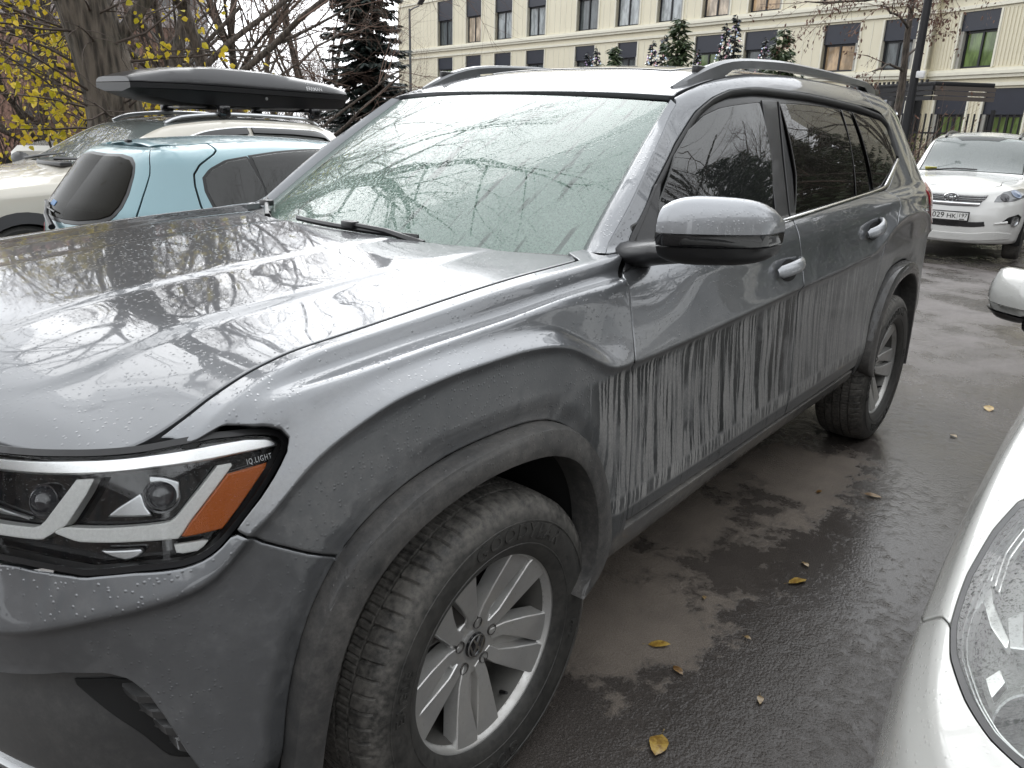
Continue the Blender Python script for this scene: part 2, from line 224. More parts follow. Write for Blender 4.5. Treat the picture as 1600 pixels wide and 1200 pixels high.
# ---------------------------------------------------------------- the other cars: same idea, fewer lines
VK = [0, .08, .25, .50, .62, .74, 1.14, 1.24, 1.34]; VR = [.012, .015, .03, .04, .02, .012, .03, .02, .02]
class CarSurf:
    """ct: half plan contour rear centre -> front centre; stations: {a: [(N, Z) x 9]}"""
    def __init__(s, ct, stations, arches=(), da=.02, dv=.008):
        ct = np.array(ct, float); c = np.vstack([ct[1]*[1, -1], ct, ct[-2]*[1, -1]])
        q = crom(c, 30); k = np.where(q[:, 1] >= -1e-9)[0]; q = q[k[0]:k[-1]+1]
        L = np.r_[0, np.cumsum(np.hypot(*np.diff(q, axis=0).T))]; h = len(q)//3; L -= np.interp(0, q[h:, 0], L[h:])
        s.A = np.linspace(L[0], L[-1], int((L[-1]-L[0])/da)+1); da = s.A[1]-s.A[0]; cx = gsmooth(np.interp(s.A, L, q[:, 0]), 4); cy = gsmooth(np.interp(s.A, L, q[:, 1]), 4)
        tx, ty = np.gradient(cx), np.gradient(cy); l = np.hypot(tx, ty); nx, ny = -ty/l, tx/l
        ks = sorted(stations); f = lambda j, m: pchip(ks, [stations[a][j][m] for a in ks], s.A)
        V = np.arange(0, VK[-1]+dv/2, dv); Nk = np.stack([f(j, 0) for j in range(9)], 1); Zk = np.stack([f(j, 1) for j in range(9)], 1)
        Ve = np.r_[-.1+np.arange(0, .1-1e-6, dv), V, V[-1]+dv+np.arange(0, .1, dv)]
        sig = np.interp(V, VK, VR); W = np.exp(-.5*((Ve[None]-V[:, None])/sig[:, None])**2); W /= W.sum(1, keepdims=True)
        def lin(K):
            o = np.stack([np.interp(Ve, VK, r) for r in K]); lo = Ve < 0; hi = Ve > VK[-1]
            o[:, lo] = K[:, :1]+(Ve[lo])*(K[:, 1:2]-K[:, :1])/(VK[1]); o[:, hi] = K[:, -1:]+(Ve[hi]-VK[-1])*(K[:, -1:]-K[:, -2:-1])/(VK[-1]-VK[-2]); return o
        N = lin(Nk)@W.T; Z = lin(Zk)@W.T
        for G in (N, Z):
            for j in range(G.shape[1]): G[:, j] = gsmooth(G[:, j], 2)
        s.V, s.N, s.Z = V, N, Z; s.arches = arches
        s.S = Grid(s.A[0], da, 0.0, dv, np.stack([cx[:, None]-nx[:, None]*N, cy[:, None]-ny[:, None]*N, Z], 2), flip=True)
        e = s.S.P[:, -1]; k = np.where(e[:, 1] > .02)[0]; e = e[k]; o = np.argsort(e[:, 0]); s.edge = e[o]
    def v_at(s, a, z):
        i = int(np.clip(round((a-s.A[0])/(s.A[1]-s.A[0])), 0, len(s.A)-1)); return float(np.interp(z, s.Z[i], s.V))
    def arch_poly(s, cx, cz, r, n=14):
        """points up, over and down the opening, front to rear, in (a,v)"""
        return [(cx+r*math.cos(t), s.v_at(cx+r*math.cos(t), cz+r*math.sin(t))) for t in np.linspace(-.35, math.pi+.35, n)]
    def cap(s, crown=.03):
        e = s.edge
        def f(x, y):
            ye = np.interp(x, e[:, 0], e[:, 1]); ze = np.interp(x, e[:, 0], e[:, 2]); q = np.clip(np.abs(y)/np.maximum(ye, .05), 0, 1.2); return np.stack([x, y, ze+crown*(1-q**2)*np.clip((e[-1, 0]-x)/.5, 0, 1)], -1)
        g = Func(f, e[0, 0], e[-1, 0], -.7, .7, 220, 80)
        if g.nor(float(e[:, 0].mean()), 0.)[2] < 0: g.N = -g.N
        return g
    def cap_poly(s, x0, x1, inset=.0, n=14, c0=0.0, c1=0.0, ymax=9):
        """x0 rear, x1 front; c0/c1 bow of the two cross edges at the sides"""
        ye = lambda x: min(float(np.interp(x, s.edge[:, 0], s.edge[:, 1]))-inset, ymax)
        L = [(x, ye(x)) for x in np.linspace(x0-c0, x1-c1, n)]; t = np.linspace(.8, -.8, 7)
        fr = [(x1-c1*q*q, ye(x1-c1)*q) for q in t]; R_ = [(x, -y) for x, y in L[::-1]]; bk = [(x0-c0*q*q, ye(x0-c0)*q) for q in -t]
        return L+fr+R_+bk
def world(G, loc, rz, mirror=False):
    """the same surface placed in the world (used to measure outlines)"""
    c, s_ = math.cos(rz), math.sin(rz); Rm = np.array([[c, -s_, 0], [s_, c, 0], [0, 0, 1]]); sg = np.array([1, -1 if mirror else 1, 1.])
    o = Grid.__new__(Grid); o.u0, o.du, o.v0, o.dv = G.u0, G.du, G.v0, G.dv; o.P = (G.P*sg)@Rm.T+np.array(loc); o.N = (G.N*sg)@Rm.T; return o
def st(*q): return [tuple(q[i:i+2]) for i in range(0, 18, 2)]
BLUE_LOC, BLUE_RZ = (-3.83, -3.06, -.02), math.pi
BLUE = CarSurf([(-3.07, 0), (-3.045, .27), (-2.96, .51), (-2.80, .675), (-2.54, .77), (-2.1, .814), (-1.2, .826), (-.4, .82), (.1, .80), (.4, .74), (.62, .58), (.72, .35), (.76, 0)], {
 1.6: st(.20, .20, .03, .24, .0, .40, .02, .55, .05, .66, .10, .70, .25, .75, .35, .77, .45, .78),
 .60: st(.20, .20, .02, .25, .0, .45, .0, .62, .03, .74, .08, .78, .25, .82, .35, .84, .45, .85),
 .00: st(.20, .20, .02, .25, .0, .45, .0, .68, .03, .80, .08, .86, .27, .91, .37, .93, .47, .94),
 -.50: st(.20, .20, .03, .25, .0, .45, .0, .70, .02, .84, .07, .91, .28, .96, .38, .98, .48, 1.0),
 -1.20: st(.20, .20, .03, .25, .0, .45, .0, .70, .015, .84, .06, .93, .26, 1.25, .34, 1.30, .44, 1.325),
 -1.9: st(.20, .20, .03, .25, .0, .45, .0, .70, .015, .85, .06, .95, .24, 1.275, .32, 1.335, .42, 1.36),
 -2.6: st(.20, .22, .03, .27, .0, .47, .0, .72, .015, .87, .05, .97, .23, 1.265, .31, 1.315, .41, 1.335),
 -3.0: st(.20, .26, .03, .30, .0, .50, .0, .74, .02, .88, .05, .97, .27, 1.26, .34, 1.305, .43, 1.32),
 -3.75: st(.20, .28, .03, .32, .0, .50, .0, .74, .02, .88, .05, .96, .33, 1.26, .39, 1.305, .47, 1.32)}, ((0, .28, .33), (-2.44, .28, .33)))
CREAM_LOC, CREAM_RZ = (-1.2, -5.75, -.05), 0.0
CREAM = CarSurf([(-3.62, 0), (-3.6, .4), (-3.52, .72), (-3.3, .85), (-2.6, .9), (-1.2, .91), (-.3, .905), (.3, .88), (.55, .80), (.74, .62), (.83, .35), (.86, 0)], {
 1.8: st(.22, .24, .04, .28, .02, .50, .02, .66, .05, .80, .09, .86, .22, .92, .30, .94, .40, .95),
 .70: st(.22, .24, .03, .28, .0, .50, .0, .70, .03, .86, .08, .92, .22, .96, .30, .98, .40, .985),
 .20: st(.22, .24, .03, .28, .0, .50, .0, .74, .02, .90, .06, .955, .20, .995, .28, 1.01, .38, 1.02),
 -.45: st(.22, .24, .03, .28, .0, .50, .0, .76, .015, .93, .06, 1.00, .16, 1.035, .20, 1.045, .25, 1.055),
 -.62: st(.22, .24, .03, .28, .0, .50, .0, .76, .015, .935, .06, 1.005, .17, 1.075, .21, 1.085, .26, 1.095),
 -1.45: st(.22, .24, .03, .28, .0, .50, .0, .76, .015, .94, .06, 1.02, .21, 1.36, .26, 1.42, .32, 1.445),
 -2.1: st(.22, .24, .03, .28, .0, .50, .0, .76, .015, .95, .06, 1.035, .21, 1.40, .26, 1.465, .33, 1.495),
 -2.9: st(.22, .26, .03, .30, .0, .50, .0, .77, .015, .98, .06, 1.06, .22, 1.39, .28, 1.45, .35, 1.475),
 -3.4: st(.22, .30, .03, .34, .0, .52, .0, .78, .02, 1.0, .07, 1.08, .28, 1.35, .34, 1.40, .42, 1.42),
 -4.4: st(.22, .32, .03, .36, .0, .52, .0, .78, .02, 1.0, .07, 1.08, .32, 1.35, .38, 1.40, .46, 1.42)}, ((0, .33, .39), (-2.65, .33, .39)))
WSUV_LOC, WSUV_RZ = (-11.85, -.45, -.16), math.radians(4)
WSUV = CarSurf([(-3.6, 0), (-3.58, .4), (-3.5, .72), (-3.3, .85), (-2.6, .9), (-1.2, .907), (-.3, .905), (.25, .885), (.5, .83), (.70, .68), (.81, .45), (.85, .2), (.86, 0)], {
 1.75: st(.25, .22, .05, .25, .02, .40, .01, .58, .03, .70, .05, .80, .10, .90, .16, .955, .26, .98),
 1.2: st(.25, .22, .05, .25, .02, .40, .01, .58, .03, .70, .05, .80, .10, .90, .16, .955, .26, .98),
 .75: st(.25, .22, .04, .26, .0, .46, .0, .64, .02, .76, .05, .84, .14, .95, .20, .985, .30, 1.0),
 .20: st(.25, .22, .03, .26, .0, .48, .0, .72, .02, .86, .06, .94, .20, 1.01, .28, 1.03, .38, 1.045),
 -.50: st(.25, .22, .03, .26, .0, .48, .0, .76, .015, .92, .06, 1.01, .14, 1.055, .17, 1.065, .21, 1.075),
 -.66: st(.25, .22, .03, .26, .0, .48, .0, .76, .015, .92, .06, 1.02, .15, 1.10, .18, 1.11, .22, 1.12),
 -1.40: st(.25, .22, .03, .26, .0, .48, .0, .76, .015, .94, .06, 1.05, .20, 1.48, .24, 1.55, .29, 1.585),
 -2.1: st(.25, .22, .03, .26, .0, .48, .0, .76, .015, .95, .06, 1.07, .20, 1.53, .25, 1.61, .31, 1.645),
 -3.2: st(.25, .28, .03, .32, .0, .50, .0, .78, .02, 1.0, .07, 1.10, .25, 1.50, .32, 1.58, .41, 1.61),
 -4.4: st(.25, .30, .03, .34, .0, .52, .0, .78, .02, 1.0, .07, 1.10, .32, 1.46, .39, 1.53, .48, 1.56)}, ((0, .35, .40), (-2.66, .35, .40)))
HATCH_LOC, HATCH_RZ = (-.36, 2.556, 0.0), 0.0
HATCH = CarSurf([(-3.35, 0), (-3.33, .4), (-3.22, .68), (-3.0, .79), (-2.4, .842), (-1.2, .85), (-.3, .848), (.10, .842), (.35, .825), (.55, .775), (.71, .65), (.81, .43), (.85, .2), (.86, 0)], {
 1.65: st(.22, .20, .04, .23, .02, .36, .02, .50, .05, .60, .08, .66, .16, .72, .24, .745, .34, .76),
 1.0: st(.22, .20, .04, .23, .01, .38, .01, .52, .04, .64, .07, .70, .16, .765, .24, .79, .34, .81),
 .60: st(.22, .20, .03, .24, .0, .42, .0, .58, .02, .70, .05, .765, .15, .82, .23, .845, .33, .86),
 .25: st(.22, .20, .03, .24, .0, .45, .0, .62, .015, .75, .045, .82, .15, .875, .23, .895, .33, .91),
 -.20: st(.22, .20, .03, .24, .0, .46, .0, .66, .012, .80, .04, .875, .16, .925, .24, .945, .34, .955),
 -.62: st(.22, .20, .03, .24, .0, .46, .0, .68, .012, .83, .05, .92, .20, .97, .28, .985, .38, 1.0),
 -1.50: st(.22, .20, .03, .24, .0, .46, .0, .68, .012, .85, .05, .95, .23, 1.33, .30, 1.40, .39, 1.43),
 -2.2: st(.22, .20, .03, .24, .0, .46, .0, .68, .012, .86, .05, .97, .22, 1.36, .29, 1.44, .38, 1.47),
 -3.0: st(.22, .24, .03, .28, .0, .48, .0, .72, .02, .90, .06, 1.0, .25, 1.32, .32, 1.39, .41, 1.42),
 -4.2: st(.22, .28, .03, .32, .0, .50, .0, .74, .02, .90, .06, 1.0, .30, 1.30, .37, 1.36, .46, 1.39)}, ((0, .30, .345), (-2.57, .30, .345)))
HA_OUT = [(-.064, .931), (.04, .856), (.181, .801), (.317, .785), (.388, .802), (.479, .87), (.555, .938), (.602, .996), (.655, 1.076), (.63, 1.193), (.342, 1.243), (.091, 1.191), (-.097, 1.038)]
HA_SEAM_V = [(.10, .50), (.122, .56), (.236, .636), (.317, .785)]
HL_TOP = [HA_OUT[2], HA_OUT[1], HA_OUT[0], HA_OUT[12], HA_OUT[11], HA_OUT[10]]
HL_BOT = HA_OUT[4:9]
HA_BOWLS = [(.52, 1.13, .05, .05)]
HA_TRIM = [('chrome_trim', [(.067, .74), (.056, .81), (.201, .896), (.307, 1.002), (.328, .993), (.268, .91)], 'b', -.04), ('lens_tube', [(.264, .996), (.249, 1.062), (.346, 1.081), (.34, 1.021)], 's', -.03), ('clear_reflector', [(.402, .925), (.385, .985), (.412, 1.005), (.442, .95)], 'b', -.03)]+[
 ('lamp_rib', [(-.069+d, .91+e), (.032+d, .85+e), (.14+d, .843+e), (.14+d, .851+e), (.034+d, .859+e), (-.064+d, .918+e)], 'b', -.03) for d, e in ((0, 0), (.016, .027), (.032, .054), (.006, -.027), (.05, .08))]
# ---------------------------------------------------------------- helpers
def nodes_of(m):
    m.use_nodes = True
    nt = m.node_tree
    for n in list(nt.nodes): nt.nodes.remove(n)
    return nt
class NT:
    """tiny helper to write node trees"""
    def __init__(s, m):
        s.m = m; s.nt = nodes_of(m); s.out = s.nt.nodes.new('ShaderNodeOutputMaterial')
    def n(s, typ, **kw):
        nd = s.nt.nodes.new(typ)
        for k, v in kw.items():
            if k.startswith('i_'): s.set(nd.inputs[k[2:].replace('__', ' ')], v)
            elif k.startswith('x'): s.set(nd.inputs[int(k[1:])], v)
            else: setattr(nd, k, v)
        return nd
    def set(s, sock, v):
        if isinstance(v, bpy.types.NodeSocket): s.nt.links.new(v, sock)
        elif isinstance(v, bpy.types.Node): s.nt.links.new(v.outputs[0], sock)
        else:
            if isinstance(v, (tuple, list)) and len(v) == 3 and sock.type == 'RGBA': v = (*v, 1)
            sock.default_value = v
    def obj(s): return s.n('ShaderNodeTexCoord').outputs['Object']
    def sep(s, v): return s.n('ShaderNodeSeparateXYZ', x0=v).outputs
    def comb(s, x, y, z): return s.n('ShaderNodeCombineXYZ', x0=x, x1=y, x2=z).outputs[0]
    def math(s, op, a, b=0.0, c=0.0, clamp=False):
        nd = s.n('ShaderNodeMath', operation=op, x0=a, x1=b); nd.use_clamp = clamp
        if op in ('MULTIPLY_ADD', 'COMPARE', 'SMOOTH_MIN'): s.set(nd.inputs[2], c)
        return nd.outputs[0]
    def map(s, v, a, b, c=0.0, d=1.0, smooth=True):
        nd = s.n('ShaderNodeMapRange', x0=v, x1=a, x2=b, x3=c, x4=d)
        if smooth: nd.interpolation_type = 'SMOOTHSTEP'
        return nd.outputs[0]
    def noise(s, vec, scale, detail=3.0, rough=.55, dist=0.0, dim='3D'):
        nd = s.n('ShaderNodeTexNoise', noise_dimensions=dim)
        s.set(nd.inputs['Vector'], vec); nd.inputs['Scale'].default_value = scale; nd.inputs['Detail'].default_value = detail
        nd.inputs['Roughness'].default_value = rough; nd.inputs['Distortion'].default_value = dist
        return nd.outputs['Fac']
    def voro(s, vec, scale, feature='F1', rnd=1.0, out='Distance', dim='3D'):
        nd = s.n('ShaderNodeTexVoronoi', feature=feature, voronoi_dimensions=dim)
        s.set(nd.inputs['Vector'], vec); nd.inputs['Scale'].default_value = scale; nd.inputs['Randomness'].default_value = rnd
        return nd.outputs[out]
    def scale(s, v, x, y, z):
        return s.n('ShaderNodeVectorMath', operation='MULTIPLY', x0=v, x1=(x, y, z)).outputs[0]
    def mix(s, f, a, b):
        nd = s.n('ShaderNodeMix', data_type='RGBA'); s.set(nd.inputs[0], f); s.set(nd.inputs[6], a); s.set(nd.inputs[7], b)
        return nd.outputs[2]
    def mixf(s, f, a, b):
        nd = s.n('ShaderNodeMix', data_type='FLOAT'); s.set(nd.inputs[0], f); s.set(nd.inputs[2], a); s.set(nd.inputs[3], b)
        return nd.outputs[0]
    def ramp(s, f, stops):
        nd = s.n('ShaderNodeValToRGB', x0=f); el = nd.color_ramp.elements
        el[0].position, el[0].color = stops[0][0], (*stops[0][1], 1); el[1].position, el[1].color = stops[-1][0], (*stops[-1][1], 1)
        for q, c in stops[1:-1]: e = el.new(q); e.color = (*c, 1)
        return nd.outputs[0]
    def bump(s, h, strength, dist=.01, normal=None):
        nd = s.n('ShaderNodeBump'); nd.inputs['Strength'].default_value = strength; nd.inputs['Distance'].default_value = dist
        s.set(nd.inputs['Height'], h)
        if normal is not None: s.set(nd.inputs['Normal'], normal)
        return nd.outputs[0]
    def bsdf(s, **kw):
        nd = s.n('ShaderNodeBsdfPrincipled')
        for k, v in kw.items(): s.set(nd.inputs[k.replace('_', ' ').title().replace('Ior', 'IOR')], v)
        return nd
    def done(s, sh):
        s.set(s.out.inputs['Surface'], sh); return s.m
MATS = {}
def simple(name, col, rough=.5, metal=0.0, coat=0.0, coat_rough=.05, spec=.5, noise=0.0, nscale=30, bump=0.0, bscale=80, emit=None, trans=0.0, ior=1.45):
    if name in MATS: return MATS[name]
    t = NT(bpy.data.materials.new(name)); o = t.obj()
    c = col
    if noise:
        f = t.noise(o, nscale, 4, .6)
        c = t.mix(f, tuple(x*(1-noise) for x in col), tuple(min(1, x*(1+noise)) for x in col))
    kw = dict(base_color=c, roughness=rough, metallic=metal, coat_weight=coat, coat_roughness=coat_rough, ior=ior, transmission_weight=trans)
    b = t.bsdf(**kw); b.inputs['Specular IOR Level'].default_value = spec
    if bump: t.set(b.inputs['Normal'], t.bump(t.noise(o, bscale, 4, .6), bump, .01))
    if emit: t.set(b.inputs['Emission Color'], emit[0]); b.inputs['Emission Strength'].default_value = emit[1]
    MATS[name] = t.done(b); return MATS[name]
col = bpy.context.scene.collection
def link(o, parent=None):
    col.objects.link(o)
    if parent is not None: o.parent = parent
    return o
def empty(name, loc=(0, 0, 0), rz=0.0):
    o = bpy.data.objects.new(name, None); o.location = loc; o.rotation_euler = (0, 0, rz); o.empty_display_size = .2
    return link(o)
def tag(o, label=None, cat=None, group=None, kind=None):
    if label: o['label'] = label
    if cat: o['category'] = cat
    if group: o['group'] = group
    if kind: o['kind'] = kind
    return o
def mesh(name, verts, faces, mat, parent=None, smooth=True, normals=None, mats=None, fmat=None, angle=None):
    me = bpy.data.meshes.new(name)
    me.from_pydata([tuple(map(float, v)) for v in verts], [], [tuple(map(int, f)) for f in faces])
    for m in (mats or [mat]): me.materials.append(m)
    if fmat is not None: me.polygons.foreach_set('material_index', np.asarray(fmat, dtype=np.int32))
    if smooth: me.polygons.foreach_set('use_smooth', np.ones(len(me.polygons), bool))
    me.update()
    if normals is not None:
        me.normals_split_custom_set_from_vertices([tuple(map(float, n)) for n in normals])
    elif angle: me.set_sharp_from_angle(angle=math.radians(angle))
    return link(bpy.data.objects.new(name, me), parent)
class MB:
    """collects simple solids into one mesh"""
    def __init__(s): s.v = []; s.f = []
    def add(s, v, f):
        b = len(s.v); s.v += [tuple(map(float, x)) for x in v]; s.f += [tuple(int(i)+b for i in q) for q in f]; return s
    def box(s, c, d, rz=0.0, bev=0.0, rot=None):
        hx, hy, hz = (x/2 for x in d)
        if bev:
            b = min(bev, hx*.9, hy*.9, hz*.9); V = []; F = []
            bm = bmesh.new(); bmesh.ops.create_cube(bm, size=1)
            for v in bm.verts: v.co = Vector((v.co.x*d[0], v.co.y*d[1], v.co.z*d[2]))
            bmesh.ops.bevel(bm, geom=bm.edges[:]+bm.verts[:], offset=b, segments=2, profile=.5, affect='EDGES')
            V = [v.co.copy() for v in bm.verts]; F = [[v.index for v in f.verts] for f in bm.faces]; bm.free()
        else:
            V = [Vector((x*hx, y*hy, z*hz)) for x in (-1, 1) for y in (-1, 1) for z in (-1, 1)]
            F = [(0, 1, 3, 2), (4, 6, 7, 5), (0, 4, 5, 1), (2, 3, 7, 6), (0, 2, 6, 4), (1, 5, 7, 3)]
        R3 = rot if rot is not None else Matrix.Rotation(rz, 3, 'Z')
        return s.add([R3@v+Vector(c) for v in V], F)
    def tube(s, pts, r, n=8, caps=True, flat=1.0, up=None):
        P = np.asarray(pts, float); m = len(P); rr = np.broadcast_to(np.asarray(r, float), (m,))
        T = np.gradient(P, axis=0); T /= np.maximum(np.linalg.norm(T, axis=1, keepdims=True), 1e-9)
        u = np.array(up if up is not None else ((0, 0, 1) if abs(T[0, 2]) < .9 else (1, 0, 0)), float); V = []
        for i in range(m):
            u = u-T[i]*(u@T[i]); u /= max(np.linalg.norm(u), 1e-9); w = np.cross(T[i], u)
            for k in range(n):
                a = 2*math.pi*k/n; V.append(P[i]+rr[i]*(math.cos(a)*w+math.sin(a)*u*flat))
        F = [(i*n+k, i*n+(k+1) % n, (i+1)*n+(k+1) % n, (i+1)*n+k) for i in range(m-1) for k in range(n)]
        if caps: F += [tuple(range(n))[::-1], tuple((m-1)*n+k for k in range(n))]
        return s.add(V, F)
    def lathe(s, prof, n=32, axis='z', c=(0, 0, 0), closed=False, arc=1.0):
        """prof: list of (r, h)"""
        V = []; m = len(prof); full = arc >= 1
        cnt = n if full else n+1
        for k in range(cnt):
            a = 2*math.pi*arc*k/n; ca, sa = math.cos(a), math.sin(a)
            for r, h in prof:
                q = {'z': (r*ca, r*sa, h), 'y': (r*ca, h, r*sa), 'x': (h, r*ca, r*sa)}[axis]
                V.append((q[0]+c[0], q[1]+c[1], q[2]+c[2]))
        F = []
        for k in range(n):
            k2 = (k+1) % cnt
            for i in range(m if closed else m-1):
                i2 = (i+1) % m
                q = (k*m+i, k2*m+i, k2*m+i2, k*m+i2); F.append(q if axis != 'y' else q[::-1])
        return s.add(V, F)
    def prism(s, poly, h0, h1, fr):
        """poly of (u,v); fr maps (u,v,h)->xyz"""
        n = len(poly); V = [fr(u, v, h0) for u, v in poly]+[fr(u, v, h1) for u, v in poly]
        F = [tuple(range(n))[::-1], tuple(range(n, 2*n))]+[(i, (i+1) % n, n+(i+1) % n, n+i) for i in range(n)]
        return s.add(V, F)
    def xf(s, f):
        s.v = [tuple(f(np.array(v))) for v in s.v]; return s
    def build(s, name, mat, parent=None, smooth=True, angle=35, recalc=True):
        o = mesh(name, s.v, s.f, mat, parent, smooth)
        if recalc:
            bm = bmesh.new(); bm.from_mesh(o.data); bmesh.ops.recalc_face_normals(bm, faces=bm.faces); bm.to_mesh(o.data); bm.free()
        if smooth: o.data.set_sharp_from_angle(angle=math.radians(angle))
        return o
def offset_poly(P, d):
    """move a closed polygon's edges inward by d"""
    P = np.asarray(P, float); A = np.sum(P[:, 0]*np.roll(P[:, 1], -1)-np.roll(P[:, 0], -1)*P[:, 1])
    sg = 1 if A > 0 else -1
    e0 = P-np.roll(P, 1, 0); e1 = np.roll(P, -1, 0)-P
    n0 = np.c_[-e0[:, 1], e0[:, 0]]; n1 = np.c_[-e1[:, 1], e1[:, 0]]
    n0 /= np.maximum(np.linalg.norm(n0, axis=1, keepdims=True), 1e-9); n1 /= np.maximum(np.linalg.norm(n1, axis=1, keepdims=True), 1e-9)
    m = n0+n1; m /= np.maximum(np.linalg.norm(m, axis=1, keepdims=True), 1e-6)
    k = np.clip((m*n0).sum(1, keepdims=True), .5, 1)
    return P+sg*m*d/k
def cdt(poly, pts):
    n = len(poly)
    V = [Vector((float(x), float(y))) for x, y in poly]+[Vector((float(x), float(y))) for x, y in pts]
    r = mathutils.geometry.delaunay_2d_cdt(V, [], [list(range(n))], 1, 1e-6)
    return np.array([(v.x, v.y) for v in r[0]]), r[2]
def panel(name, S, poly, mat, parent=None, step=.025, gap=.004, flange=.02, off=0.0, mirror=False, rows=(), edge=.005, bstep=.015, drop=.0012, resamp=True, ctr=None):
    """trim surface S by a closed polygon in its (u,v); rounded edge and a flange turned inward"""
    P = resample(poly, bstep, True) if resamp else np.asarray(poly, float)
    Po = offset_poly(P, gap/2); Pi = offset_poly(P, gap/2+edge); cm = np.zeros(len(P), bool)
    if ctr:      # the edge on the car's centre line stays there, so that both halves meet
        for c_ in ctr:
            k_ = np.abs(P[:, 0]-c_) < 2e-3; cm |= k_; Po[k_, 0] = c_; Pi[k_, 0] = c_
    u0, v0 = Pi.min(0); u1, v1 = Pi.max(0)
    us = np.arange(u0+step/2, u1, step); vs = np.unique(np.r_[np.arange(v0+step/2, v1, step), [r for r in rows if v0 < r < v1]])
    U, Vv = np.meshgrid(us, vs); U = U.ravel(); Vv = Vv.ravel()
    Q = offset_poly(Pi, min(step, bstep)*.55); k = inside(Q, U, Vv)
    vv, ff = cdt(Pi, np.c_[U[k], Vv[k]])
    off_i = off
    pos = S.pos(vv[:, 0], vv[:, 1], off); nor = S.nor(vv[:, 0], vv[:, 1])
    n1 = S.nor(Po[:, 0], Po[:, 1]); po = S.pos(Po[:, 0], Po[:, 1], off)-n1*(np.where(cm, 0, drop))[:, None]
    pin = S.pos(Pi[:, 0], Pi[:, 1], off); out = po-pin; out -= n1*(out*n1).sum(1, keepdims=True); out /= np.maximum(np.linalg.norm(out, axis=1, keepdims=True), 1e-9)
    nb = n1+out*np.where(cm, 0, .9)[:, None]; nb /= np.linalg.norm(nb, axis=1, keepdims=True)
    m = len(Pi); b = len(vv)
    # boundary ring (rounded), then flange
    V = np.vstack([pos, pin, po, po, po-n1*flange]); N = np.vstack([nor, S.nor(Pi[:, 0], Pi[:, 1]), nb, out, out])
    F = [tuple(f) for f in ff]
    sg = np.sum(Pi[:, 0]*np.roll(Pi[:, 1], -1)-np.roll(Pi[:, 0], -1)*Pi[:, 1]) > 0
    for i in range(m):
        j = (i+1) % m
        for r in ((0, 1), (2, 3)):
            q = (b+r[0]*m+i, b+r[0]*m+j, b+r[1]*m+j, b+r[1]*m+i); F.append(q[::-1])
    # orient every face along its normals
    FF = []
    for f in F:
        a, c, d = V[f[0]], V[f[1]], V[f[2]]
        FF.append(f if np.dot(np.cross(c-a, d-a), N[f[0]]+N[f[1]]+N[f[2]]) >= 0 else f[::-1])
    o = mesh(name, V, FF, mat, parent, True, N)
    if mirror:
        mV = V*[1, -1, 1]; mN = N*[1, -1, 1]
        return o, mesh(name, mV, [f[::-1] for f in FF], mat, parent, True, mN)
    return o
def strip_surf(name, S, A, B, mat, parent=None, off=(0, 0), n=None, closed=False, thick=.006, mirror=False):
    """band between two uv polylines of equal length, raised off the surface"""
    A = np.asarray(A, float); B = np.asarray(B, float); m = len(A)
    pa = S.pos(A[:, 0], A[:, 1], off[0]); pb = S.pos(B[:, 0], B[:, 1], off[1]); na = S.nor(A[:, 0], A[:, 1]); nb = S.nor(B[:, 0], B[:, 1])
    rows = [pa-na*thick, pa, (pa*.75+pb*.25)+na*thick*.35, (pa*.25+pb*.75)+nb*thick*.35, pb, pb-nb*thick]
    V = np.vstack(rows); F = [(r*m+i, r*m+i+1, (r+1)*m+i+1, (r+1)*m+i) for r in range(len(rows)-1) for i in range(m-1)]
    mb = MB().add(V, F); o = mb.build(name, mat, parent, angle=50)
    if mirror:
        MB().add(V*[1, -1, 1], [f[::-1] for f in F]).build(name, mat, parent, angle=50)
    return o
def text_mesh(s, size=1.0, extrude=.02, bold=0.0, align='CENTER', spacing=1.0, res=3):
    cu = bpy.data.curves.new('t', 'FONT'); cu.body = s; cu.size = size; cu.extrude = extrude; cu.align_x = align; cu.align_y = 'CENTER'
    cu.offset = bold; cu.resolution_u = res; cu.space_character = spacing
    o = bpy.data.objects.new('t', cu); col.objects.link(o)
    dg = bpy.context.evaluated_depsgraph_get(); me = o.evaluated_get(dg).to_mesh()
    V = np.array([v.co[:] for v in me.vertices]) if len(me.vertices) else np.zeros((0, 3)); F = [tuple(p.vertices) for p in me.polygons]
    o.evaluated_get(dg).to_mesh_clear(); bpy.data.objects.remove(o); bpy.data.curves.remove(cu)
    return V, F
def copy_tree(o, parent=None):
    c = o.copy(); col.objects.link(c); c.parent = parent
    for ch in list(o.children): copy_tree(ch, c)
    return c
